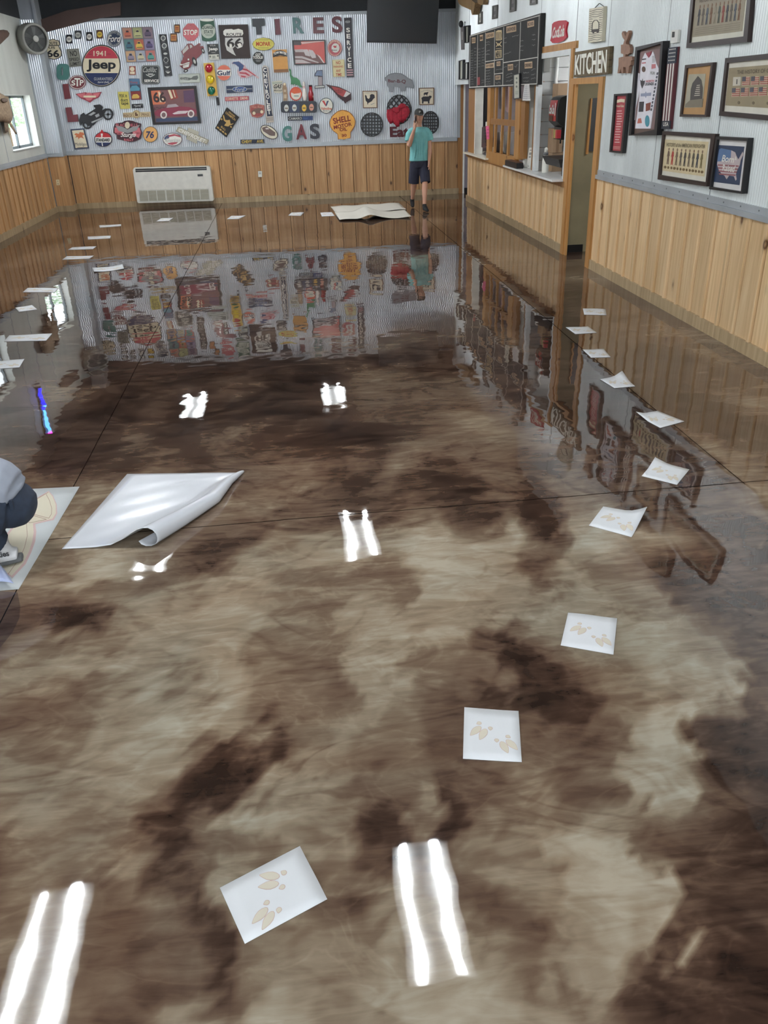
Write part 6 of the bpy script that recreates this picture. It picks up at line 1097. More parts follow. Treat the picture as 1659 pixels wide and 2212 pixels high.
shape(RW, CJ(*ell(766, 592, 33, 52)), .02, e, mat((90, 66, 50)), 'round_patch', t); shape(RW, CJ(*ell(832, 1544, 40, 106)), .02, e, mat((70, 144, 160)), 'teal_patch', t); shape(RW, CJ((808, 1225), (896, 1200), (882, 1340), (806, 1364)), .02, e, mat((132, 66, 48)), 'brown_patch', t); shape(RW, CJ((668, 1500), (715, 1490), (732, 1580), (650, 1588)), .02, e, mat((190, 104, 88)), 'bell_patch', t); shapes(RW, [CJ((716, 1040), (795, 1030), (805, 1000), (815, 1030), (900, 1020), (895, 1080), (815, 1085), (805, 1120), (795, 1090), (712, 1090))], .02, e, mat((150, 156, 180)), 'pale_logo', t); shapes(RW, [CJ((915, 500), (985, 496), (984, 570), (912, 585)), CJ((738, 468), (804, 460), (803, 484), (736, 492))], .02, e, mat((196, 120, 124)), 'pink_logo', t); shapes(RW, [CJ((925, 350 + 26 * k), (972, 346 + 26 * k), (972, 358 + 26 * k), (925, 364 + 26 * k)) for k in range(5)], .02, e, GRY, 'sponsor_lines', t)
shapes(RW, [CJ(*p) for k in range(11) for p in ribbon([(1022 - k * 11, 650 + k * 66), (1012 - k * 11, 694 + k * 66)], 24)], .02, e, mat((84, 84, 96)), 'side_lettering', t); shapes(RW, [CJ(*p) for k in range(9) for p in ribbon([(632 - k * 5, 690 + k * 88), (630 - k * 5, 730 + k * 88)], 14)], .02, e, mat((96, 96, 106)), 'sleeve_lettering', t)
# flag board
q = [(1222, 198), (1374, 178), (1240, 1690), (1086, 1690)]
t = thing('flag_board', 'tall wooden flag board with three white stripes and USA at its foot', 'wall decoration', base_of(RW, CJ(*q))); shape(RW, CJ(*q), .006, .04, mat((92, 40, 46), .5), 'board', t); shape(RW, CJ(*sub(q, 0, 0, 1, .2)), .03, .042, mat((40, 48, 62)), 'star_field', t); shape(RW, CJ(*sub(q, 0, .9, 1, 1)), .03, .042, mat((40, 44, 54)), 'foot_panel', t)
for s in (.10, .42, .74): shape(RW, CJ(*sub(q, s, .2, s + .12, .9)), .03, .042, WHT, 'stripe', t)
shapes(RW, [CJ(*ell(*bil(q, .16 + .17 * c, .025 + .045 * r), 7, 11, 8)) for r in range(4) for c in range(5)], .03, .0445, WHT, 'stars', t); text(RW, 'USA', CJ(*sub(q, .2, .915, .85, .965)), .0445, WHT, t, .02)
q = [(694, 302), (762, 296), (752, 424), (684, 432)]; t = thing('thermostat', 'white thermostat with a grey display on the ribbed wall', 'thermostat', base_of(RW, C6(*q))); shape(RW, C6(*q), .004, .03, mat((226, 226, 220)), 'case', t); rs(C6, [(703, 318), (726, 316), (722, 372), (698, 374)], mat((60, 62, 62), .2), t, 'display', .02, .033)
FIGC = [(60, 60, 66), (96, 86, 76), (76, 84, 96), (120, 84, 56), (150, 140, 120), (70, 78, 70), (140, 60, 50)]
def figures(c, q, n, t, d, t0, t1, cols=FIGC):
    for k in range(n):
        s = .06 + .88 * (k + .5) / n; w = .28 / n; hgt = t1 - t0
        b = lambda a, y: bil(q, s + a * w, t0 + y * hgt)
        p = shape(RW, c(b(-.5, .22), b(.0, .16), b(.6, .24), b(.9, .5), b(.5, .45), b(.55, .62), b(.7, 1), b(.3, 1), b(.05, .66), b(-.3, 1), b(-.7, 1), b(-.45, .6), b(-.55, .42), b(-.95, .55)), .015, d, mat(cols[k % len(cols)]), 'figure', t)
        shape(RW, c(*[b(.45 * math.cos(a), .08 + .09 * math.sin(a)) for a in np.linspace(0, 5.5, 8)]), .015, d, mat((140, 112, 92)), 'head', p)
q = [(204, -150), (1350, -330), (1262, 797), (105, 912)]; qi = [(250, -90), (1282, -262), (1190, 690), (165, 815)]; qp = [(290, -30), (1246, -190), (1166, 590), (210, 708)]
t, d = rframe('history_poster', 'dark-framed olive poster of marching soldiers highest on the wall', CTOP, q, qi, BR, mat((222, 220, 204)), .04, 'poster', 'mount'); shape(RW, CTOP(*qp), .015, d, mat((160, 150, 128)), 'print', t); figures(CTOP, qp, 11, t, d + .0025, .2, .72); text(RW, 'HISTORY OF THE AMERICAN SOLDIER', CTOP(*sub(qp, .08, .05, .92, .13)), d + .0025, mat((96, 88, 76)), t); shapes(RW, [CTOP(*sub(qp, .06, .78 + .05 * k, .94, .79 + .05 * k)) for k in range(4)], .015, d + .0025, mat((130, 120, 100)), 'print_lines', t)
q = [(830, 650), (1108, 622), (1042, 1168), (775, 1165)]; qi = [(846, 680), (1087, 650), (1026, 1146), (794, 1140)]; qp = [(866, 742), (1036, 736), (1000, 1072), (822, 1075)]
t, d = rframe('barn_picture', 'dark-framed picture of a flag-painted barn on a tan mount', C6, q, qi, mat((58, 44, 40), .4), mat((190, 148, 96)), .035, 'picture', 'mount'); shape(RW, C6(*qp), .015, d, mat((176, 170, 148)), 'print', t)
shape(RW, C6((905, 830), (958, 760), (992, 800), (1006, 880), (1000, 990), (880, 1010), (888, 890)), .015, d + .0025, mat((74, 68, 64)), 'barn', t); shapes(RW, [C6((918 + 5 * (6 - k), 850 + 20 * k), (978, 846 + 20 * k), (976, 854 + 20 * k), (916 + 5 * (6 - k), 858 + 20 * k)) for k in range(6)], .015, d + .005, mat((214, 206, 190)), 'stripes', t); shape(RW, C6((835, 1040), (880, 1000), (1008, 985), (1000, 1066), (830, 1070)), .015, d + .003, mat((130, 122, 104)), 'field', t)
q = [(1232, 580), (1990, 500), (1975, 1235), (1168, 1155)]; qi = [(1250, 628), (1960, 558), (1945, 1175), (1200, 1112)]; qp = [(1272, 680), (1925, 625), (1915, 1095), (1232, 1052)]
t, d = rframe('flag_poster', 'dark-framed olive poster showing rows of historic flags', C6, q, qi, BR, mat((222, 218, 204)), .04, 'poster', 'mount'); shape(RW, C6(*qp), .015, d, mat((156, 142, 112)), 'print', t)
text(RW, 'THE HISTORY OF OLD GLORY', C6((1352, 702), (1850, 672), (1848, 715), (1350, 742)), d + .0025, mat((92, 80, 62)), t, .01)
for r in range(2):
    for k in range(7):
        x = 1312 + k * 90 - 12 * r; y = 770 - k * 3 + r * 110; p = shape(RW, C6((x, y), (x + 74, y - 3), (x + 70, y + 84), (x - 6, y + 88)), .015, d + .0025, mat((200, 176, 150) if k or r else (206, 200, 184)), 'flag', t)
        if k or r:
            shapes(RW, [C6((x, y + 10 + 20 * j), (x + 73, y + 7 + 20 * j), (x + 72, y + 16 + 20 * j), (x - 2, y + 20 + 20 * j)) for j in range(4)], .015, d + .004, mat((160, 84, 76)), 'stripes', p); shape(RW, C6((x, y), (x + 34, y - 2), (x + 31, y + 44), (x - 3, y + 46)), .015, d + .0055, mat((84, 82, 92)), 'canton', p)
        else: shape(RW, C6((x + 33, y + 20), (x + 40, y + 20), (x + 38, y + 70), (x + 30, y + 70)), .015, d + .004, mat((60, 60, 56)), 'tree', p)
shapes(RW, [C6(*ell(1365 + 145 * k, 1025 + 3 * k, 12, 16, 8)) for k in range(4)], .015, d + .0025, mat((110, 96, 72)), 'ornaments', t)
q = [(605, 1310), (1132, 1338), (1044, 1862), (555, 1790)]; qi = [(620, 1345), (1086, 1380), (1035, 1820), (580, 1746)]; qp = [(632, 1392), (1063, 1416), (1020, 1762), (602, 1702)]
t, d = rframe('firefighter_poster', 'dark-framed cream poster of firefighters through history', C6, q, qi, BR, mat((222, 218, 204)), .04, 'poster', 'mount'); shape(RW, C6(*qp), .015, d, mat((216, 200, 160)), 'print', t); figures(C6, qp, 9, t, d + .0025, .26, .78, [(110, 84, 70), (176, 60, 48), (120, 100, 80), (96, 86, 76), (76, 70, 66), (110, 96, 80), (84, 76, 64), (64, 66, 74), (124, 110, 70)]); text(RW, 'HISTORY of the AMERICAN FIREFIGHTER', C6((650, 1424), (1034, 1444), (1028, 1482), (645, 1462)), d + .0025, mat((110, 98, 70)), t, .01)
shapes(RW, [C6(*ell(*bil(qp, .06 + .073 * k, .88), 9 if k % 3 else 13, 14, 8)) for k in range(13)], .015, d + .0025, mat((120, 96, 60)), 'tools', t)
q = [(1136, 1362), (1458, 1378), (1398, 1935), (1070, 1888)]; qi = [(1150, 1392), (1446, 1408), (1386, 1912), (1086, 1865)]; qp = [(1154, 1447), (1420, 1464), (1372, 1848), (1112, 1815)]
t, d = rframe('map_poster', 'black-framed navy poster of a striped country map', C6, q, qi, BLK, mat((222, 220, 218)), .05, 'poster', 'mount'); shape(RW, C6(*qp), .015, d, mat((48, 62, 88)), 'print', t)
MP = [(1172, 1490), (1190, 1480), (1290, 1500), (1330, 1520), (1345, 1560), (1362, 1590), (1375, 1570), (1405, 1515), (1412, 1540), (1385, 1600), (1375, 1650), (1350, 1700), (1338, 1740), (1345, 1790), (1335, 1805), (1318, 1760), (1270, 1752), (1245, 1790), (1225, 1755), (1195, 1735), (1165, 1690), (1150, 1640), (1160, 1560)]
shape(RW, C6(*MP), .015, d + .0025, mat((196, 182, 182)), 'country_map', t); shape(RW, C6((1172, 1490), (1190, 1480), (1290, 1500), (1285, 1570), (1270, 1610), (1154, 1612), (1160, 1560)), .015, d + .004, mat((92, 120, 160)), 'blue_states', t); shapes(RW, [C6((1156 + 4 * k, 1640 + 30 * k), (1365 - 10 * k, 1652 + 30 * k), (1362 - 10 * k, 1666 + 30 * k), (1158 + 5 * k, 1654 + 30 * k)) for k in range(4)], .015, d + .004, mat((150, 90, 92)), 'stripes', t)
text(RW, 'Born', C6((1205, 1545), (1325, 1560), (1318, 1630), (1200, 1612)), d + .006, WHT, t, .02, shear=.1); text(RW, 'Raised', C6((1205, 1640), (1330, 1652), (1322, 1722), (1208, 1705)), d + .006, WHT, t, .02, shear=.1); text(RW, '&', C6((1330, 1560), (1350, 1562), (1346, 1600), (1326, 1598)), d + .006, WHT, t, .02)
# ---- small frames and pieces near the corner
for c, q, pic, l in ((CT, [(436, 226), (500, 206), (496, 424), (430, 438)], (206, 206, 196), 'small grey-framed white card above the menu board, by the corner logs'), (CT, [(688, 105), (776, 85), (768, 325), (683, 345)], (130, 130, 128), 'small grey-framed dark photo above the left part of the menu board'), (CT, [(1005, -40), (1102, -62), (1095, 195), (997, 222)], (126, 124, 124), 'small grey-framed dark photo above the middle of the menu board'), (CT, [(1362, -150), (1478, -178), (1475, 70), (1358, 95)], (150, 150, 150), 'small grey-framed photo above the right part of the menu board')):
    t, d = rframe('small_frame', l, c, q, sub(q, .18, .12, .84, .86), mat((104, 104, 100), .5), mat(pic), .025, group='small grey frames above the menu board'); b = sub(q, .3, .45, .7, .7); shape(RW, c(*b), .01, d, mat(tuple(int(x * .75) for x in pic)), 'motif', t)
t, d = rframe('document_frame', 'black-framed grey document highest in the doorway corner', CE, [(688, 622), (790, 604), (784, 1008), (698, 1030)], [(708, 645), (782, 630), (776, 996), (712, 1010)], BLK, mat((150, 152, 140)), .05)
t, d = rframe('document_frame', 'black-framed white document touching the back corner above the passage', CE, [(558, 1452), (664, 1425), (658, 1892), (556, 1905)], [(576, 1462), (648, 1446), (644, 1880), (574, 1888)], BLK, mat((206, 208, 192)), .05)
t, d = rframe('document_frame', 'black-framed white document with a grey centre line beside the menu board', CE, [(682, 1502), (776, 1484), (766, 1898), (678, 1902)], [(698, 1516), (764, 1504), (756, 1880), (694, 1886)], BLK, mat((228, 230, 222)), .05); shape(RW, CE((724, 1512), (736, 1510), (730, 1882), (718, 1884)), .02, d, GRY, 'centre_line', t)
t = thing('narrow_plaque', 'narrow grey wooden strip plaque under the black lantern', 'plaque', base_of(RW, CE((620, 1190), (690, 1185)))); rs(CE, [(602, 640), (672, 632), (676, 1185), (620, 1190)], mat((120, 116, 116), .7), t, 'board', .006, .03); rs(CE, [(630, 760), (655, 756), (657, 950), (634, 954)], mat((170, 170, 164)), t, 'inlay', .02, .033)
t = thing('wall_lantern', 'small round black bell lamp by the back corner', 'lamp', base_of(RW, CE((565, 630), (670, 630)))); c = RW.at(CE((620, 575))[0], .08); v, f = sphere_vf(c, .05, .05, .06, 14, 9); new_obj('bell', v, f, BLK, t, True); tube('arm', [c + Vector((.07, 0, .03)), c + Vector((.14, 0, .03))], .015, BLK, t)
LOG = pine('log_wood', (120, 96, 66), (150, 122, 86), (172, 146, 108), (70, 54, 38))
t = thing('log_end', 'larger carved brown log end jutting from the wall top by the corner', 'log', base_of(RW, CT((150, 110), (330, 265))), 'carved log ends'); rs(CT, [(70, -40), (75, 20), (98, 72), (150, 110), (240, 150), (308, 180), (316, 225), (330, 266), (345, 255), (372, 120), (380, 50), (330, 10), (300, -40)], LOG, t, 'log', .03, .15)
t = thing('log_end', 'smaller carved brown log end above the first small frame', 'log', base_of(RW, CT((380, 35), (525, 85))), 'carved log ends'); rs(CT, [(428, -60), (424, 0), (430, 56), (442, 70), (482, 86), (520, 84), (532, 20), (535, -60)], LOG, t, 'log', .01, .10)
# ================================================================== LEFT WALL AND CORNER
fc = Vector((-4.60, 19.20, 3.24)); fn_ = Vector((.64, -.76, -.06)).normalized(); fu = Vector((0, 0, 1)); fu = (fu - fn_ * fu.dot(fn_)).normalized(); fr_ = fn_.cross(fu)
def fpt(r, a, d): return fc + (fr_ * math.cos(a) + fu * math.sin(a)) * r + fn_ * d
t = thing('drum_fan', 'round grey drum fan mounted high in the corner', 'fan', fc + Vector((0, 0, -.28)))
n = 36; prof = [(.255, -.26), (.27, -.24), (.27, .0), (.262, .012), (.235, .012), (.225, .0), (.225, -.03)]
V = [fpt(r, 2 * math.pi * k / n, d) for r, d in prof for k in range(n)]; F = [(i * n + k, i * n + (k + 1) % n, (i + 1) * n + (k + 1) % n, (i + 1) * n + k) for i in range(len(prof) - 1) for k in range(n)] + [tuple(range(n))]
new_obj('drum', V, F, mat((150, 150, 142), .45), t, True); V = [fpt(.228, 2 * math.pi * k / n, -.05) for k in range(n)]; new_obj('dark_back', V, [tuple(range(n))], mat((60, 62, 60), .6), t)
for k in range(5):
    a = 2 * math.pi * k / 5; new_obj('blade', [fpt(.04, a, -.035), fpt(.04, a + .5, -.03), fpt(.2, a + .55, -.02), fpt(.21, a + .15, -.045)], [(0, 1, 2, 3)], mat((96, 98, 96), .4), t)
new_obj('grille_wires', *merge([tube_vf([fpt(.05, 2 * math.pi * k / 48, .004), fpt(.235, 2 * math.pi * k / 48, .0)], .0022, 4) for k in range(48)]), mat((110, 112, 110), .4), t)['kind'] = 'stuff'
V = [fpt(r, 2 * math.pi * k / 20, d) for r, d in ((.055, 0), (.055, .012), (.03, .02)) for k in range(20)]; new_obj('hub', V, [(i * 20 + k, i * 20 + (k + 1) % 20, (i + 1) * 20 + (k + 1) % 20, (i + 1) * 20 + k) for i in range(2) for k in range(20)] + [tuple(40 + k for k in range(20))], mat((180, 180, 172), .4), t)
tube('bracket', [fc - fn_ * .25, fc - fn_ * .36 + Vector((0, .06, .1)), Vector((-4.78, 19.66, 3.45))], .02, mat((120, 122, 122), .4, .5), t)
def inflate(pl, c, pts, d0, d, m, name, parent, bump=.0):
    n = len(pts); cx = sum(p[0] for p in pts) / n; cy = sum(p[1] for p in pts) / n; rings = [[pl.at(p, d0) for p in c(*pts)]]
    for k, dd in ((.97, d * .45), (.82, d * .85), (.5, d), (.2, d)): rings.append([pl.at(p, d0 + dd + bump * ((i * 7) % 3 - 1)) for i, p in enumerate(c(*[(cx + (x - cx) * k, cy + (y - cy) * k) for x, y in pts]))])
    V = sum(rings, []); R = len(rings); F = [(r * n + i, r * n + (i + 1) % n, (r + 1) * n + (i + 1) % n, (r + 1) * n + i) for r in range(R - 1) for i in range(n)] + [tuple((R - 1) * n + i for i in range(n)), tuple(range(n - 1, -1, -1))]
    return new_obj(name, V, F, m, parent, True)
FUR = mat((158, 136, 112), .9, 0, .35, scale=24)
t = thing('mounted_animal', 'tan furry mounted animal with dangling legs on the left wall by the window', 'mounted animal', base_of(LW, CN((220, 1240))))
inflate(LW, CN, [(-320, 300), (-120, 220), (0, 240), (40, 268), (150, 330), (222, 345), (228, 420), (262, 560), (312, 720), (332, 830), (318, 930), (270, 1010), (160, 1040), (60, 980), (-60, 1000), (-200, 900), (-330, 600)], .01, .16, FUR, 'body', t, .006)
inflate(LW, CN, [(90, 960), (215, 1000), (222, 1120), (210, 1245), (130, 1262), (104, 1100)], .03, .08, mat((130, 112, 94), .9, 0, .3, scale=24), 'hind_leg', t); inflate(LW, CN, [(215, 1010), (280, 1000), (360, 1130), (432, 1288), (415, 1312), (385, 1290), (290, 1150)], .05, .06, FUR, 'tail', t); inflate(LW, CN, [(30, 395), (120, 372), (205, 405), (190, 470), (100, 500), (40, 460)], .15, .06, mat((120, 104, 92), .9, 0, .3, scale=24), 'face', t)
t = thing('hide_panel', 'brown rounded hide hung high on the left wall', 'hide', base_of(LW, [(0, 96)])); CH_ = crop(0, 0, 7.54)
inflate(LW, CH_, [(-260, 560), (-120, 500), (0, 488), (60, 484), (122, 498), (156, 545), (140, 592), (80, 650), (10, 720), (-140, 760), (-260, 700)], .006, .05, mat((92, 72, 62), .8, 0, .2), 'hide', t)
# tall blue neon fitting, seen in the floor's reflection
t = thing('neon_light', 'tall blue neon light on the left wall, mirrored in the floor', 'neon light', (XL + .06, 15.6, 2.6)); box('back_plate', (XL + .005, 15.5, 2.62), (XL + .03, 15.72, 3.58), BLK, t)
for z0, z1, c, e in ((2.66, 3.08, (24, 30, 255), 9), (3.09, 3.46, (90, 170, 255), 9), (3.47, 3.54, (255, 60, 220), 6)): tube('tube', [(XL + .06, 15.56 + (z0 - 2.66) * .1, z0), (XL + .06, 15.56 + (z1 - 2.66) * .1, z1)], .035, mat(c, .3, 0, 0, e), t)
# trees outdoors
def tree(x, y, h, r, label):
    t = thing('tree', label, 'tree', (x, y, -.05), 'trees beyond the window'); tube('trunk', [(x, y, -.05), (x + .1, y, h * .55)], [.16, .09], mat((110, 92, 70), .9), t, 8)
    V = []; F = []; g = random.Random(int(x * 10))
    for k in range(2600):
        a, b = g.uniform(0, 6.28), g.uniform(-1, 1); rr = r * g.uniform(.55, 1) * math.sqrt(max(0, 1 - b * b)); p = Vector((x + rr * math.cos(a), y + rr * math.sin(a), h * .68 + b * r * .95)); s = g.uniform(.05, .12)
        u = Vector((g.uniform(-1, 1), g.uniform(-1, 1), g.uniform(-1, 1))).normalized() * s; v = u.cross(Vector((g.uniform(-1, 1), g.uniform(-1, 1), g.uniform(-1, 1)))).normalized() * s * .6; q = len(V); V += [p - u, p + v, p + u, p - v]; F.append((q, q + 1, q + 2, q + 3))
    new_obj('foliage', V, F, mat((160, 192, 150), .8, 0, .3, scale=1.5), t, recalc=False)['kind'] = 'stuff'
tree(-11.5, 40.0, 5.5, 2.6, 'leafy green tree straight behind the window'); tree(-15.0, 50.0, 6.0, 3.0, 'taller leafy tree further behind the window'); tree(-8.8, 44.0, 5.0, 2.2, 'smaller leafy tree at the edge of the window view')
# ================================================================== PAPERS ON THE FLOOR
PAPER = mat((222, 224, 226), .6, 0, .015); HF = mat((214, 206, 188), .7, 0, 0); HO = mat((206, 180, 168), .7, 0, 0)
def sheet(name, q, m, parent, curl=None, nx=8, ny=8, z0=.002, th=.0012):
    top = []
    for j in range(ny + 1):
        for i in range(nx + 1):
            s, u = i / nx, j / ny; p = FL.at(bil(q, s, u)) if not isinstance(q[0], Vector) else q[0].lerp(q[1], s).lerp(q[3].lerp(q[2], s), u)
            top.append(p + Vector((0, 0, z0 + th + (curl(s, u) if curl else 0))))
    n = len(top); V = top + [p - Vector((0, 0, th)) for p in top]; W_ = nx + 1; F = []
    for j in range(ny):
        for i in range(nx):
            a = j * W_ + i; F += [(a, a + W_, a + W_ + 1, a + 1), (n + a, n + a + 1, n + a + W_ + 1, n + a + W_)]
    ring_ = [i for i in range(W_)] + [j * W_ + nx for j in range(1, ny + 1)] + [ny * W_ + i for i in range(nx - 1, -1, -1)] + [j * W_ for j in range(ny - 1, 0, -1)]
    for a, b in zip(ring_, ring_[1:] + ring_[:1]): F.append((a, b, n + b, n + a))
    return new_obj(name, V, F, m, parent, True, recalc=True)
def toe(cx, cy, ang, L, Wd, n=14):
    o = []
    for i in range(n):
        a = 2 * math.pi * i / n; y = -math.cos(a) * L; k = (1 - .55 * max(0, y / L)); x = math.sin(a) * Wd * k
        o.append((cx + x * math.cos(ang) - y * math.sin(ang), cy + x * math.sin(ang) + y * math.cos(ang)))
    return o
def hoof(q, cx, cy, ang, parent, curl):
    R = lambda x, y: (cx + x * math.cos(ang) - y * math.sin(ang), cy + x * math.sin(ang) + y * math.cos(ang))
    def mesh(name, polys, z, m, par):
        V = []; F = []
        for pl_ in polys:
            k = len(V)
            for x, y in pl_:
                s, u = x / .21, y / .27; p = FL.at(bil(q, s, u)); V.append(p + Vector((0, 0, .0035 + z + (curl(s, u) if curl else 0))))
            F.append(tuple(range(k, k + len(pl_))))
        return new_obj(name, V, F, m, par, recalc=False)
    spec = [(-.0158, .005, .13, .033, .0155), (.0158, .005, -.13, .033, .0155), (-.0245, -.038, .5, .0105, .0095), (.0245, -.038, -.5, .0105, .0095)]
    o = mesh('hoof_print', [[R(x, y) for x, y in toe(a, b, c, l, w)] for a, b, c, l, w in spec], .0, HO, parent)
    mesh('print_fill', [[R(x, y) for x, y in toe(a, b, c, l - .0022, w - .002)] for a, b, c, l, w in spec], .0006, HF, o)
GP = 'paper squares printed with hoof tracks laid across the floor'
PAPERS = [([(1259, 667), (1308, 668), (1310, 681), (1262, 680)], 'white hoof-track paper furthest along the line by the kitchen wall'), ([(1222, 708), (1270, 706), (1289, 719), (1243, 722)], 'white hoof-track paper second along the line from the kitchen doorway'), ([(1258, 756), (1304, 755), (1319, 772), (1277, 773)], 'white hoof-track paper third along the line from the kitchen doorway'), ([(1296, 820), (1343, 811), (1372, 835), (1327, 839)], 'white hoof-track paper with a lifted far corner, fourth from the kitchen doorway'),
          ([(1373, 897), (1420, 888), (1478, 911), (1426, 925)], 'white hoof-track paper closest to the pine wainscot of the right wall'), ([(1414, 996), (1489, 1015), (1462, 1048), (1386, 1029)], 'white hoof-track paper lying just beyond the long floor joint'), ([(1303, 1095), (1396, 1111), (1364, 1161), (1272, 1136)], 'white hoof-track paper with a curled corner just this side of the floor joint'), ([(1227, 1325), (1333, 1337), (1325, 1415), (1211, 1395)], 'white hoof-track paper on the pale patch between the curled one and the square-on one'),
          ([(1003, 1529), (1120, 1538), (1127, 1648), (1000, 1640)], 'white hoof-track paper lying nearly square-on over dark brown epoxy'), ([(648, 1829), (707, 1944), (529, 2040), (475, 1919)], 'white hoof-track paper turned diagonally, last of the kitchen-side line'),
          ([(348, 472), (374.3, 470.8), (365.3, 477.4), (337.5, 478.3)], 'white paper slip on the mirror image of the heating unit'), ([(500, 467), (531, 466), (516, 473), (490, 473.5)], 'white paper slip to the kitchen side of the heating unit'), ([(630, 459.4), (657.2, 459), (649.7, 466.2), (622.7, 465.5)], 'white paper slip second from the stacked large sheets'), ([(692, 459.7), (716.5, 458.4), (723, 466.2), (695.3, 467.8)], 'white paper slip touching the stacked large sheets'),
          ([(214, 487.4), (261.6, 485), (261.6, 488.6), (215.5, 491.9)], 'white paper slip first of the window-side line after the bend'), ([(189.3, 511.5), (239.6, 509.7), (238, 515), (190, 517.5)], 'white paper slip second of the window-side line after the bend'), ([(155.8, 534.7), (208.6, 532.3), (200.4, 538.3), (146.8, 539.8)], 'white paper slip third of the window-side line, slanting'), ([(144.7, 554.3), (203.4, 552.8), (192.9, 558.8), (134.7, 561.2)], 'white paper slip fourth of the window-side line, slanting'),
          ([(199.8, 580.5), (265.2, 573), (268.2, 582.3), (203.4, 589)], 'white paper slip set inward from the window-side line with a curved edge'), ([(60, 622.4), (126.6, 623), (118, 631.6), (49, 631.6)], 'white paper slip beside the bright mirror image of the window'), ([(33, 665.7), (69.2, 659.6), (80.3, 668.7), (41.2, 674)], 'small turned white paper slip past the window mirror image'), ([(20.3, 725.4), (113, 721.4), (99.6, 736.2), (8.4, 738.2)], 'long white paper slip with faint tracks on the window side'), ([(-20, 783), (53, 776), (42.2, 794), (-30, 799)], 'white paper slip with faint tracks, nearest the blue neon mirror image')]
cu = {3: lambda s, u: .025 * max(0, s - .6) * max(0, .6 - u) * 6, 6: lambda s, u: .03 * max(0, s - .55) ** 1.5 * max(0, .8 - u) * 6, 4: lambda s, u: .02 * max(0, .4 - s) * max(0, .5 - u) * 6, 5: lambda s, u: .02 * max(0, .4 - s) * max(0, .5 - u) * 6, 8: lambda s, u: .006 * max(0, s - .7), 18: lambda s, u: .05 * (s - .5) ** 2}
for i, (q, l) in enumerate(PAPERS):
    c = cu.get(i, lambda s, u, k=i: .003 * math.sin(3 * s + k) ** 2 * (1 - u))
    t = thing('track_paper', l, 'paper', FL.at(bil(q, .5, .5)), GP); sheet('paper', q, PAPER, t, c, 6, 6)
    hoof(q, .060, .124, .5, t, c); hoof(q, .162, .185, -.5, t, c)
# big sheets far away
t = thing('large_sheet', 'large white wavy sheet on the floor, the farther of two by the standing man', 'sheet', FL.at(CB((900, 520))[0]), 'large white sheets by the standing man'); WS = mat((220, 216, 204), .55, 0, .02)
sheet('sheet', CB((658, 512), (1110, 487), (1160, 532), (700, 562)), WS, t, lambda s, u: .012 * math.sin(9 * s) ** 2 + .03 * max(0, u - .7) * math.sin(4 * s) ** 2, 20, 8)
t = thing('large_sheet', 'large white sheet with a wrinkled ridge overlapping the farther one', 'sheet', FL.at(CB((930, 580))[0]), 'large white sheets by the standing man')
sheet('sheet', CB((685, 557), (1150, 543), (1195, 588), (718, 607)), WS, t, lambda s, u: .02 + .10 * math.exp(-((s - .42) / .12) ** 2) * (1 - .3 * u) + .01 * math.sin(14 * s), 28, 8)
# big glossy vinyl with a rolled edge
GLOSS = mat((206, 209, 214), .24, 0, .012, coat=.25)
TLp, BLp = FL.at((275, 1025)), FL.at((134, 1187)); Rp = [FL.at(p) for p in ((528, 1022), (505, 1047), (478, 1088), (410, 1137), (343, 1181))]
def rpt(t_):
    k = t_ * 4; i = min(3, int(k)); return Rp[i].lerp(Rp[i + 1], k - i)
NT = 40; V = []; F = []
pp = [(-7, 0), (-5, .05), (-3.5, .28), (-2.4, .8), (-1.5, 1.4), (-.8, 1.8), (-.2, 1.98), (.3, 1.95), (.7, 1.7), (.95, 1.3), (1.0, .9), (.92, .5), (.7, .2), (.3, .04), (-.2, .05), (-.6, .25), (-.8, .6)]
for j in range(NT + 1):
    u = j / NT; L0 = TLp.lerp(BLp, u) + Vector((0, 0, 0)); R0 = rpt(u); dr = (R0 - L0); wdt = dr.length; dr.normalize(); r = .008 + .048 * u ** .8
    xs = [0, .1, .25, .4, .55, .7, .85]; w0 = wdt - r; start = max(.1, w0 - 7 * r)
    row = [(start * a, 0.0) for a in xs] + [(max(start, w0 + a * r) if k == 0 else w0 + a * r, b * r) for k, (a, b) in enumerate(pp)]
    for k, (x, z) in enumerate(row):
        rip = .0022 * (math.sin(16 * u + 9 * x) ** 2) * (1 if 2 < k < 9 else .3); V.append(L0 + dr * x + Vector((0, 0, .0035 + z + rip)))
M_ = len(V) // (NT + 1)
for j in range(NT):
    for k in range(M_ - 1): a = j * M_ + k; F.append((a, a + M_, a + M_ + 1, a + 1))
t = thing('vinyl_sheet', 'large glossy white vinyl sheet with one edge rolled up', 'sheet', TLp.lerp(BLp, .5)); o = new_obj('sheet', V, F, GLOSS, t, True, recalc=False); md = o.modifiers.new('thickness', 'SOLIDIFY'); md.thickness = .0012; md.offset = 0
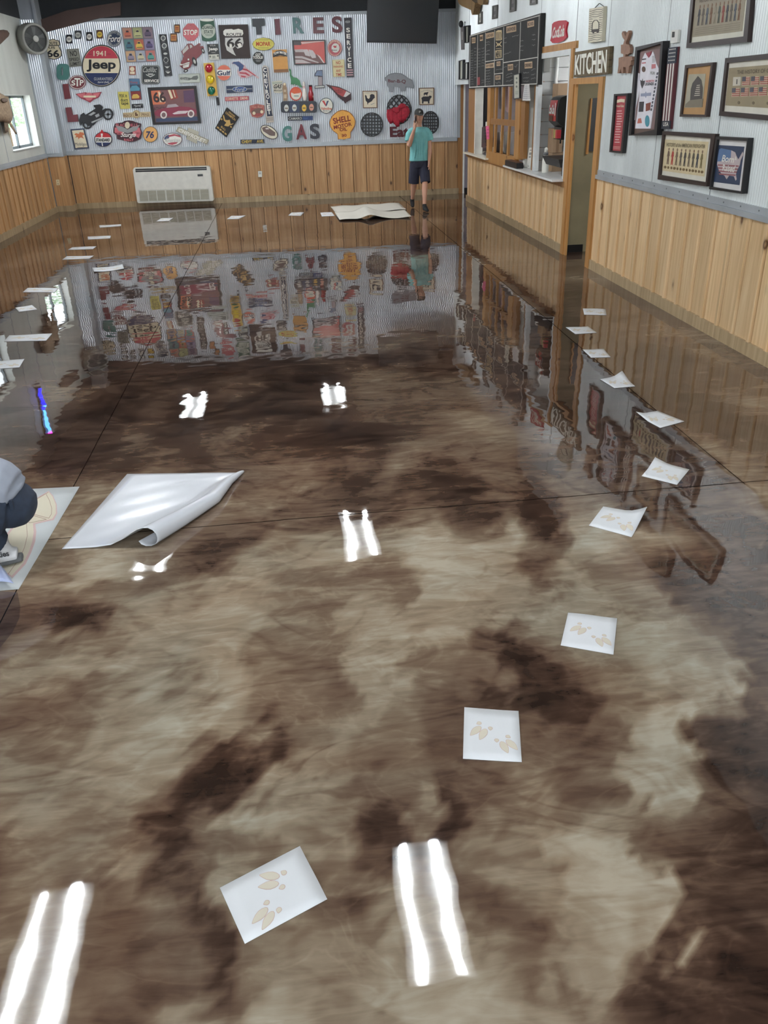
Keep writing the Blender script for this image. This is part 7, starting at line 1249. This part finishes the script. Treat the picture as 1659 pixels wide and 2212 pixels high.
# big axe decal sheet under the kneeling worker
DEC = mat((190, 194, 194), .45, 0, .05, scale=5); dq = [Vector((-2.75, 4.86, 0)), FL.at((172, 1052)), FL.at((40.7, 1273.6)), Vector((-2.75, 3.62, 0))]
t = thing('decal_sheet', 'large pale decal sheet printed with a tan axe under the kneeling worker', 'decal', dq[0].lerp(dq[2], .5)); sheet('backing', dq, DEC, t, None, 10, 10, .002)
AX = mat((214, 206, 184), .6, 0, .01); AXP = mat((208, 178, 174), .6, 0, .01); AXL = mat((168, 140, 122), .6, 0, 0)
ax_o = [(648, 748), (705, 810), (755, 925), (762, 1050), (715, 1135), (640, 1150), (470, 1190), (485, 1290), (470, 1420), (420, 1560), (345, 1720), (170, 1905), (90, 1850), (0, 1840), (-40, 1500), (150, 1240), (160, 1030), (330, 905), (400, 895)]
ax_i = [(645, 762), (698, 822), (742, 930), (744, 1045), (700, 1118), (635, 1135), (440, 1180), (450, 1300), (430, 1430), (385, 1560), (310, 1710), (155, 1880), (110, 1840), (-30, 1800), (-20, 1500), (180, 1250), (200, 1040), (340, 920), (405, 908)]
def flat(pts, z, m, name, par, c=CW):
    return new_obj(name, [FL.at(p) + Vector((0, 0, z)) for p in c(*pts)], [tuple(range(len(pts)))], m, par, recalc=False)
flat(ax_o, .0042, AXP, 'axe_outline', t); flat(ax_i, .0052, AX, 'axe_shape', t)
for pl_ in ([(615, 795), (660, 880), (690, 985), (685, 1060), (650, 1115), (480, 1070), (310, 1020), (200, 1030)], [(345, 1050), (620, 1130), (390, 1178), (345, 1050)], [(310, 1022), (355, 1180), (365, 1350), (330, 1500), (270, 1640), (110, 1860)], [(340, 925), (405, 908), (645, 770)]):
    rb = ribbon(pl_, 7); V = []; F = []
    for s_ in rb: k = len(V); V += [FL.at(p) + Vector((0, 0, .0060)) for p in CW(*s_)]; F.append((k, k + 1, k + 2, k + 3))
    new_obj('axe_line', V, F, AXL, t, recalc=False)
for k in range(3): flat([(205 + 14 * k, 1085 + 45 * k), (255 + 12 * k, 1090 + 45 * k), (262 + 10 * k, 1105 + 45 * k), (210 + 14 * k, 1100 + 45 * k)], .0060, AXP, 'axe_mark', t)
cq = [FL.at(p) for p in CW((-120, 1780), (30, 1800), (200, 2035), (-120, 2075))]
sheet('peeled_corner', cq, mat((168, 180, 214), .3, 0, .02), t, lambda s, u: .006 + .07 * math.sin(math.pi * min(1, .25 + .6 * s)) * (1 - .75 * abs(u - .4)), 8, 8, .004)
FILM = bpy.data.materials.new('clear_film'); FILM.use_nodes = True; _n = FILM.node_tree.nodes; _n.remove(_n['Principled BSDF']); _a = _n.new('ShaderNodeBsdfTransparent'); _a.inputs[0].default_value = (.86, .86, .9, 1); _b = _n.new('ShaderNodeBsdfGlossy'); _b.inputs['Roughness'].default_value = .1; _m = _n.new('ShaderNodeMixShader'); _m.inputs[0].default_value = .14
for a, b in ((_a.outputs[0], _m.inputs[1]), (_b.outputs[0], _m.inputs[2]), (_m.outputs[0], _n['Material Output'].inputs[0])): FILM.node_tree.links.new(a, b)
t = thing('clear_film', 'clear plastic film lying at the corner of the axe decal', 'film', FL.at((15, 1330))); o = new_obj('film', [FL.at(p) + Vector((0, 0, .001)) for p in ((-60, 1279), (0, 1277), (38, 1280), (44, 1310), (42, 1335), (28, 1365), (0, 1400), (-60, 1450))], [tuple(range(8))], FILM, t, recalc=False)
# ================================================================== PEOPLE
def remeshed(name, vf, voxel, m, parent, smooth=4):
    V, F = vf; me = bpy.data.meshes.new(name); me.from_pydata([tuple(v) for v in V], [], [list(f) for f in F])
    ob = bpy.data.objects.new(name, me); C.objects.link(ob)
    bm = bmesh.new(); bm.from_mesh(me); bmesh.ops.recalc_face_normals(bm, faces=bm.faces); bm.to_mesh(me); bm.free()
    r = ob.modifiers.new('r', 'REMESH'); r.mode = 'VOXEL'; r.voxel_size = voxel; r.use_smooth_shade = True
    s = ob.modifiers.new('s', 'SMOOTH'); s.iterations = smooth; s.factor = .5
    bpy.context.view_layer.update(); dg = bpy.context.evaluated_depsgraph_get()
    out = bpy.data.meshes.new_from_object(ob.evaluated_get(dg)); bpy.data.objects.remove(ob); bpy.data.meshes.remove(me)
    off = parent_world(parent); out.transform(Matrix.Translation(-off)); out.name = name
    out.materials.clear(); out.materials.append(m)
    for p in out.polygons: p.use_smooth = True; p.material_index = 0
    o = bpy.data.objects.new(name, out); C.objects.link(o); o.parent = parent; return o
def rings_vf(rings, seg=20):
    """horizontal elliptical rings (x, y, z, rx, ry)"""
    V = []; F = []
    for x, y, z, rx, ry in rings:
        for k in range(seg): a = 2 * math.pi * k / seg; V.append((x + rx * math.cos(a), y + ry * math.sin(a), z))
    for i in range(len(rings) - 1):
        for k in range(seg): F.append((i * seg + k, i * seg + (k + 1) % seg, (i + 1) * seg + (k + 1) % seg, (i + 1) * seg + k))
    F.append(tuple(range(seg - 1, -1, -1))); F.append(tuple((len(rings) - 1) * seg + k for k in range(seg)))
    return V, F
SKIN = mat((206, 158, 134), .55, 0, .04)
mx_, my_ = 2.64, 17.25
man = thing('person', 'person in teal t-shirt, navy shorts and dark cap talking on a phone', 'person', (mx_, my_, 0))
parts = [rings_vf([(mx_, my_, .84, .10, .09), (mx_, my_, .92, .155, .105), (mx_, my_, 1.02, .145, .10), (mx_, my_, 1.12, .150, .10), (mx_, my_, 1.28, .168, .112), (mx_, my_, 1.40, .172, .11), (mx_, my_, 1.465, .13, .09), (mx_, my_, 1.50, .065, .06)]),
         tube_vf([(mx_, my_, 1.44), (mx_, my_ - .01, 1.53), (mx_, my_ - .025, 1.60)], [.062, .055, .06], 14),
         sphere_vf((mx_, my_ - .03, 1.675), .078, .096, .112, 20, 14), sphere_vf((mx_, my_ - .062, 1.60), .050, .055, .045, 14, 10),
         tube_vf([(mx_, my_ - .118, 1.692), (mx_, my_ - .138, 1.650), (mx_, my_ - .122, 1.640)], [.009, .017, .010], 8), sphere_vf((mx_ - .074, my_ - .015, 1.665), .012, .02, .03, 8, 6), sphere_vf((mx_ + .074, my_ - .015, 1.665), .012, .02, .03, 8, 6),
         tube_vf([(mx_ - .15, my_, 1.43), (mx_ - .185, my_ - .01, 1.36), (mx_ - .20, my_ - .06, 1.17)], [.055, .052, .043], 12), tube_vf([(mx_ - .20, my_ - .06, 1.17), (mx_ - .165, my_ - .12, 1.30), (mx_ - .105, my_ - .145, 1.47)], [.043, .042, .027], 12),
         tube_vf([(mx_ + .15, my_, 1.43), (mx_ + .185, my_ - .01, 1.36), (mx_ + .205, my_ - .02, 1.15)], [.055, .052, .043], 12), tube_vf([(mx_ + .205, my_ - .02, 1.15), (mx_ + .20, my_ - .06, 1.04), (mx_ + .175, my_ - .10, .89)], [.043, .042, .027], 12),
         # right hand holding the phone
         tube_vf([(mx_ - .105, my_ - .145, 1.47), (mx_ - .095, my_ - .135, 1.52), (mx_ - .092, my_ - .12, 1.56)], [.026, .036, .034], 10, [.018, .02, .018]),
         # left hand
         tube_vf([(mx_ + .175, my_ - .10, .89), (mx_ + .17, my_ - .115, .84), (mx_ + .168, my_ - .12, .80)], [.022, .034, .034], 10, [.020, .022, .018], up=(0, 1, 0))]
for k, (dy, dz) in enumerate(((-.030, .055), (-.010, .065), (.010, .060), (.028, .045))):
    parts.append(tube_vf([(mx_ - .098, my_ - .125 + dy * .6, 1.555), (mx_ - .112, my_ - .12 + dy, 1.555 + dz * .6), (mx_ - .098, my_ - .115 + dy, 1.555 + dz)], [.0095, .009, .008], 8))
    parts.append(tube_vf([(mx_ + .168, my_ - .12 + dy * .7, .80), (mx_ + .170, my_ - .13 + dy * .9, .80 - dz * .7), (mx_ + .158, my_ - .135 + dy * .9, .80 - dz * 1.05)], [.0095, .009, .008], 8))
parts.append(tube_vf([(mx_ - .085, my_ - .15, 1.53), (mx_ - .078, my_ - .165, 1.56), (mx_ - .074, my_ - .155, 1.59)], [.011, .010, .009], 8)); parts.append(tube_vf([(mx_ + .165, my_ - .14, .84), (mx_ + .148, my_ - .155, .81), (mx_ + .142, my_ - .155, .785)], [.011, .010, .009], 8))
rk, ra, rt = (mx_ - .10, my_ + .02, .50), (mx_ - .095, my_ + .37, .15), (mx_ - .10, my_ + .27, .03)
lk, la, lt = (mx_ + .085, my_ - .16, .50), (mx_ + .045, my_ - .33, .085), (mx_ + .075, my_ - .50, .028)
for hp, kn, an in (((mx_ - .085, my_, .88), rk, ra), ((mx_ + .085, my_, .88), lk, la)):
    K = Vector(kn); A = Vector(an); parts.append(tube_vf([hp, Vector(hp).lerp(K, .5), K], [.088, .075, .056], 14)); parts.append(tube_vf([K, K.lerp(A, .3) + Vector((0, .015, 0)), K.lerp(A, .65), A], [.055, .056, .042, .033], 14))
body = remeshed('body', merge(parts), .0075, SKIN, man, 3)
TEE = mat((124, 190, 190), .85, 0, .08, scale=14)
sp = [rings_vf([(mx_ - .005, my_, .895, .192, .135), (mx_ - .005, my_, .92, .190, .134), (mx_, my_, 1.05, .178, .125), (mx_, my_, 1.18, .178, .122), (mx_, my_, 1.30, .188, .128), (mx_, my_, 1.40, .192, .124), (mx_, my_, 1.46, .150, .10), (mx_, my_, 1.495, .088, .075)]),
      tube_vf([(mx_ - .10, my_, 1.425), (mx_ - .15, my_, 1.410), (mx_ - .19, my_ - .01, 1.365), (mx_ - .210, my_ - .035, 1.25)], [.072, .074, .072, .074], 14), tube_vf([(mx_ + .10, my_, 1.425), (mx_ + .15, my_, 1.410), (mx_ + .19, my_ - .01, 1.365), (mx_ + .213, my_ - .015, 1.25)], [.072, .074, .072, .072], 14)]
for k in range(5): sp.append(tube_vf([(mx_ - .10 + .05 * k, my_ - .118, 1.30 - .03 * (k % 2)), (mx_ - .085 + .042 * k, my_ - .128, 1.10), (mx_ - .12 + .055 * k, my_ - .128, .92)], [.004, .012, .006], 8))
remeshed('t_shirt', merge(sp), .009, TEE, man, 2)
SHO = mat((38, 40, 58), .8, 0, .12, scale=12)
remeshed('shorts', merge([rings_vf([(mx_, my_, .93, .165, .115), (mx_, my_, .84, .180, .125), (mx_, my_, .78, .175, .12)]), tube_vf([(mx_ - .085, my_, .86), (mx_ - .098, my_ + .005, .68), (mx_ - .112, my_ + .02, .485)], [.10, .105, .103], 16), tube_vf([(mx_ + .085, my_, .86), (mx_ + .095, my_ - .07, .68), (mx_ + .10, my_ - .14, .505)], [.10, .103, .098], 16)]), .009, SHO, man, 2)
SOCK = mat((30, 30, 32), .85)
for nm, A, T in (('sock', ra, rt), ('sock', la, lt)):
    A = Vector(A); T = Vector(T); d = (T - A); up = Vector((0, .06, .10)) if A.z > .1 else Vector((.005, .02, .075))
    heel = A + (Vector((0, .035, -.045)) if A.z < .1 else Vector((0, .03, -.02)))
    remeshed(nm, merge([tube_vf([A + up * .6, A, A.lerp(T, .4)], [.041, .043, .044], 12), tube_vf([heel, A.lerp(T, .5) + Vector((0, 0, -.008)), T, T + (T - A) * .12], [.036, .044, .034, .018], 12, [.03, .036, .026, .016], up=(1, 0, 0))]), .007, SOCK, man, 3)
CAPM = mat((52, 52, 50), .8)
cap = remeshed('cap', merge([rings_vf([(mx_, my_ - .03, 1.705, .086, .106), (mx_, my_ - .03, 1.74, .087, .107), (mx_, my_ - .025, 1.775, .078, .096), (mx_, my_ - .02, 1.80, .052, .065), (mx_, my_ - .02, 1.812, .018, .02)]), tube_vf([(mx_, my_ - .10, 1.712), (mx_, my_ - .16, 1.708), (mx_, my_ - .205, 1.696)], [.074, .070, .045], 14, [.007, .006, .005], up=(1, 0, 0))]), .006, CAPM, man, 2)
text3('P', [(mx_ - .016, my_ - .138, 1.772), (mx_ + .016, my_ - .138, 1.772), (mx_ + .016, my_ - .144, 1.732), (mx_ - .016, my_ - .144, 1.732)], LGR, cap, .03)
for s in (-1, 1):
    v, f = sphere_vf((mx_ + s * .029, my_ - .108, 1.678), .013, .008, .0075, 10, 6); new_obj('eye', v, f, mat((58, 44, 38), .3), man, True); tube('eyebrow', [(mx_ + s * .044, my_ - .108, 1.697), (mx_ + s * .028, my_ - .118, 1.702), (mx_ + s * .014, my_ - .118, 1.698)], .0045, mat((96, 68, 50), .9), man, 6)
tube('mouth', [(mx_ - .022, my_ - .110, 1.615), (mx_, my_ - .119, 1.613), (mx_ + .022, my_ - .110, 1.615)], .0045, mat((176, 104, 92), .6), man, 6)
new_obj('hair', *merge([sphere_vf((mx_ + s * .066, my_ - .005, 1.695), .014, .05, .028, 10, 6) for s in (-1, 1)] + [sphere_vf((mx_, my_ + .045, 1.685), .066, .03, .045, 12, 6)]), mat((98, 70, 50), .9), man, True)
ph = thing('phone', 'dark mobile phone held to the ear of the standing person', 'phone', (mx_ - .085, my_ - .06, 1.56)); v = boxv((-.006, -.038, 0), (.006, .038, .15)); rm = Matrix.Rotation(math.radians(-12), 3, 'X') @ Matrix.Rotation(math.radians(6), 3, 'Y'); new_obj('phone_body', [rm @ Vector(q) + Vector((mx_ - .086, my_ - .10, 1.545)) for q in v], BOXF, mat((24, 24, 28), .2), ph)
# ---- kneeling worker at the decal, mostly beyond the frame
wk = thing('person', 'person in grey shirt and dark blue jeans crouching over the axe decal', 'person', (-1.62, 3.92, 0.004))
P = dict(pel=(-1.535, 3.95, .315), spine=(-1.74, 3.96, .46), chest=(-1.98, 3.97, .54), neck=(-2.17, 3.97, .52), head=(-2.30, 3.96, .47))
HIPN, KNN, ANN = (-1.55, 3.88, .30), (-1.74, 3.76, .36), (-1.585, 3.87, .10)
HIPF, KNF, ANF = (-1.56, 4.04, .30), (-2.05, 4.16, .34), (-1.90, 4.12, .09)
bp = [tube_vf([P['pel'], P['spine'], P['chest'], P['neck']], [.14, .135, .15, .07], 16), sphere_vf(P['head'], .11, .085, .10, 16, 10), tube_vf([P['neck'], P['head']], [.06, .07], 10)]
for sh_, el, wr in (((-2.0, 3.80, .55), (-2.12, 3.72, .30), (-2.32, 3.74, .06)), ((-2.0, 4.14, .55), (-2.14, 4.22, .30), (-2.35, 4.14, .06))):
    bp += [tube_vf([P['chest'], sh_], [.09, .07], 10), tube_vf([sh_, el, wr], [.058, .045, .03], 12), tube_vf([wr, Vector(wr) + Vector((-.05, 0, -.02)), Vector(wr) + Vector((-.09, 0, -.03))], [.03, .04, .036], 10, [.02, .016, .014], up=(0, 1, 0))]
    for k in range(4): b = Vector(wr) + Vector((-.09, -.03 + .02 * k, -.03)); bp.append(tube_vf([b, b + Vector((-.04, 0, .004)), b + Vector((-.075, 0, -.012))], [.0095, .009, .008], 8))
    b = Vector(wr) + Vector((-.04, -.035, -.02)); bp.append(tube_vf([b, b + Vector((-.03, -.025, -.005)), b + Vector((-.055, -.03, -.015))], [.011, .010, .009], 8))
for h_, k_, a_ in ((HIPN, KNN, ANN), (HIPF, KNF, ANF)): bp += [tube_vf([h_, k_], [.09, .06], 12), tube_vf([k_, a_], [.06, .038], 12)]
remeshed('body', merge(bp), .010, SKIN, wk, 3)
GSH = mat((150, 156, 168), .85, 0, .08, scale=10); JEAN = mat((40, 50, 66), .85, 0, .22, scale=18)
remeshed('shirt', merge([tube_vf([(-1.478, 3.95, .375), (-1.53, 3.95, .40), (-1.62, 3.95, .435), P['spine'], P['chest'], (-2.13, 3.97, .53)], [.085, .115, .135, .155, .17, .10], 18, [.155, .175, .18, .175, .17, .1], up=(0, 0, 1)), tube_vf([(-1.98, 3.84, .55), (-2.0, 3.78, .54), (-2.06, 3.74, .42)], [.09, .085, .08], 12), tube_vf([(-1.98, 4.10, .55), (-2.0, 4.16, .54), (-2.07, 4.19, .42)], [.09, .085, .08], 12), tube_vf([(-1.50, 3.79, .36), (-1.455, 3.86, .385), (-1.44, 3.95, .395), (-1.46, 4.08, .38)], [.014, .018, .018, .014], 8)]), .010, GSH, wk, 3)
remeshed('jeans', merge([tube_vf([(-1.64, 3.95, .34), (-1.54, 3.95, .31), (-1.46, 3.95, .28), (-1.415, 3.95, .262), (-1.395, 3.95, .255)], [.12, .125, .105, .075, .035], 18, [.16, .17, .15, .11, .05], up=(0, 0, 1)), tube_vf([(-1.52, 3.87, .30), (-1.70, 3.80, .36), KNN], [.115, .11, .085], 14), tube_vf([(-1.52, 4.03, .30), (-1.72, 4.08, .35), KNF], [.115, .11, .085], 14), tube_vf([KNN, Vector(KNN).lerp(Vector(ANN), .5), Vector(ANN) + Vector((-.005, -.01, .015))], [.085, .088, .082], 14), tube_vf([KNF, Vector(KNF).lerp(Vector(ANF), .5), Vector(ANF) + Vector((0, 0, .03))], [.085, .08, .072], 14)]), .010, JEAN, wk, 3)
box('belt_loop', (-1.462, 3.812, .325), (-1.446, 3.830, .375), mat((44, 54, 70), .85), wk)
for a_, yy in ((ANN, -.01), (ANF, .02)):
    A = Vector(a_); s_ = remeshed('sock', merge([tube_vf([A + Vector((0, 0, .06)), A, A + Vector((.02, 0, -.04))], [.052, .05, .048], 12), tube_vf([A + Vector((.075, .01, -.055)), A + Vector((.02, 0, -.045)), A + Vector((-.10, -.03, -.06)), A + Vector((-.17, -.05, -.068))], [.04, .048, .044, .026], 12, [.036, .045, .03, .022], up=(0, 1, 0))]), .007, mat((214, 214, 214), .9), wk, 3)
    remeshed('sole', tube_vf([A + Vector((.095, .012, -.074)), A + Vector((.02, 0, -.078)), A + Vector((-.10, -.03, -.078)), A + Vector((-.18, -.05, -.08))], [.040, .052, .048, .028], 12, [.018, .020, .016, .014], up=(0, 1, 0)), .006, mat((96, 98, 98), .9), s_, 2)
    if a_ is ANN: text3('Dickies', [A + Vector((-.05, -.062, -.005)), A + Vector((.055, -.048, .0)), A + Vector((.058, -.052, -.03)), A + Vector((-.05, -.066, -.036))], BLK, s_, .03)
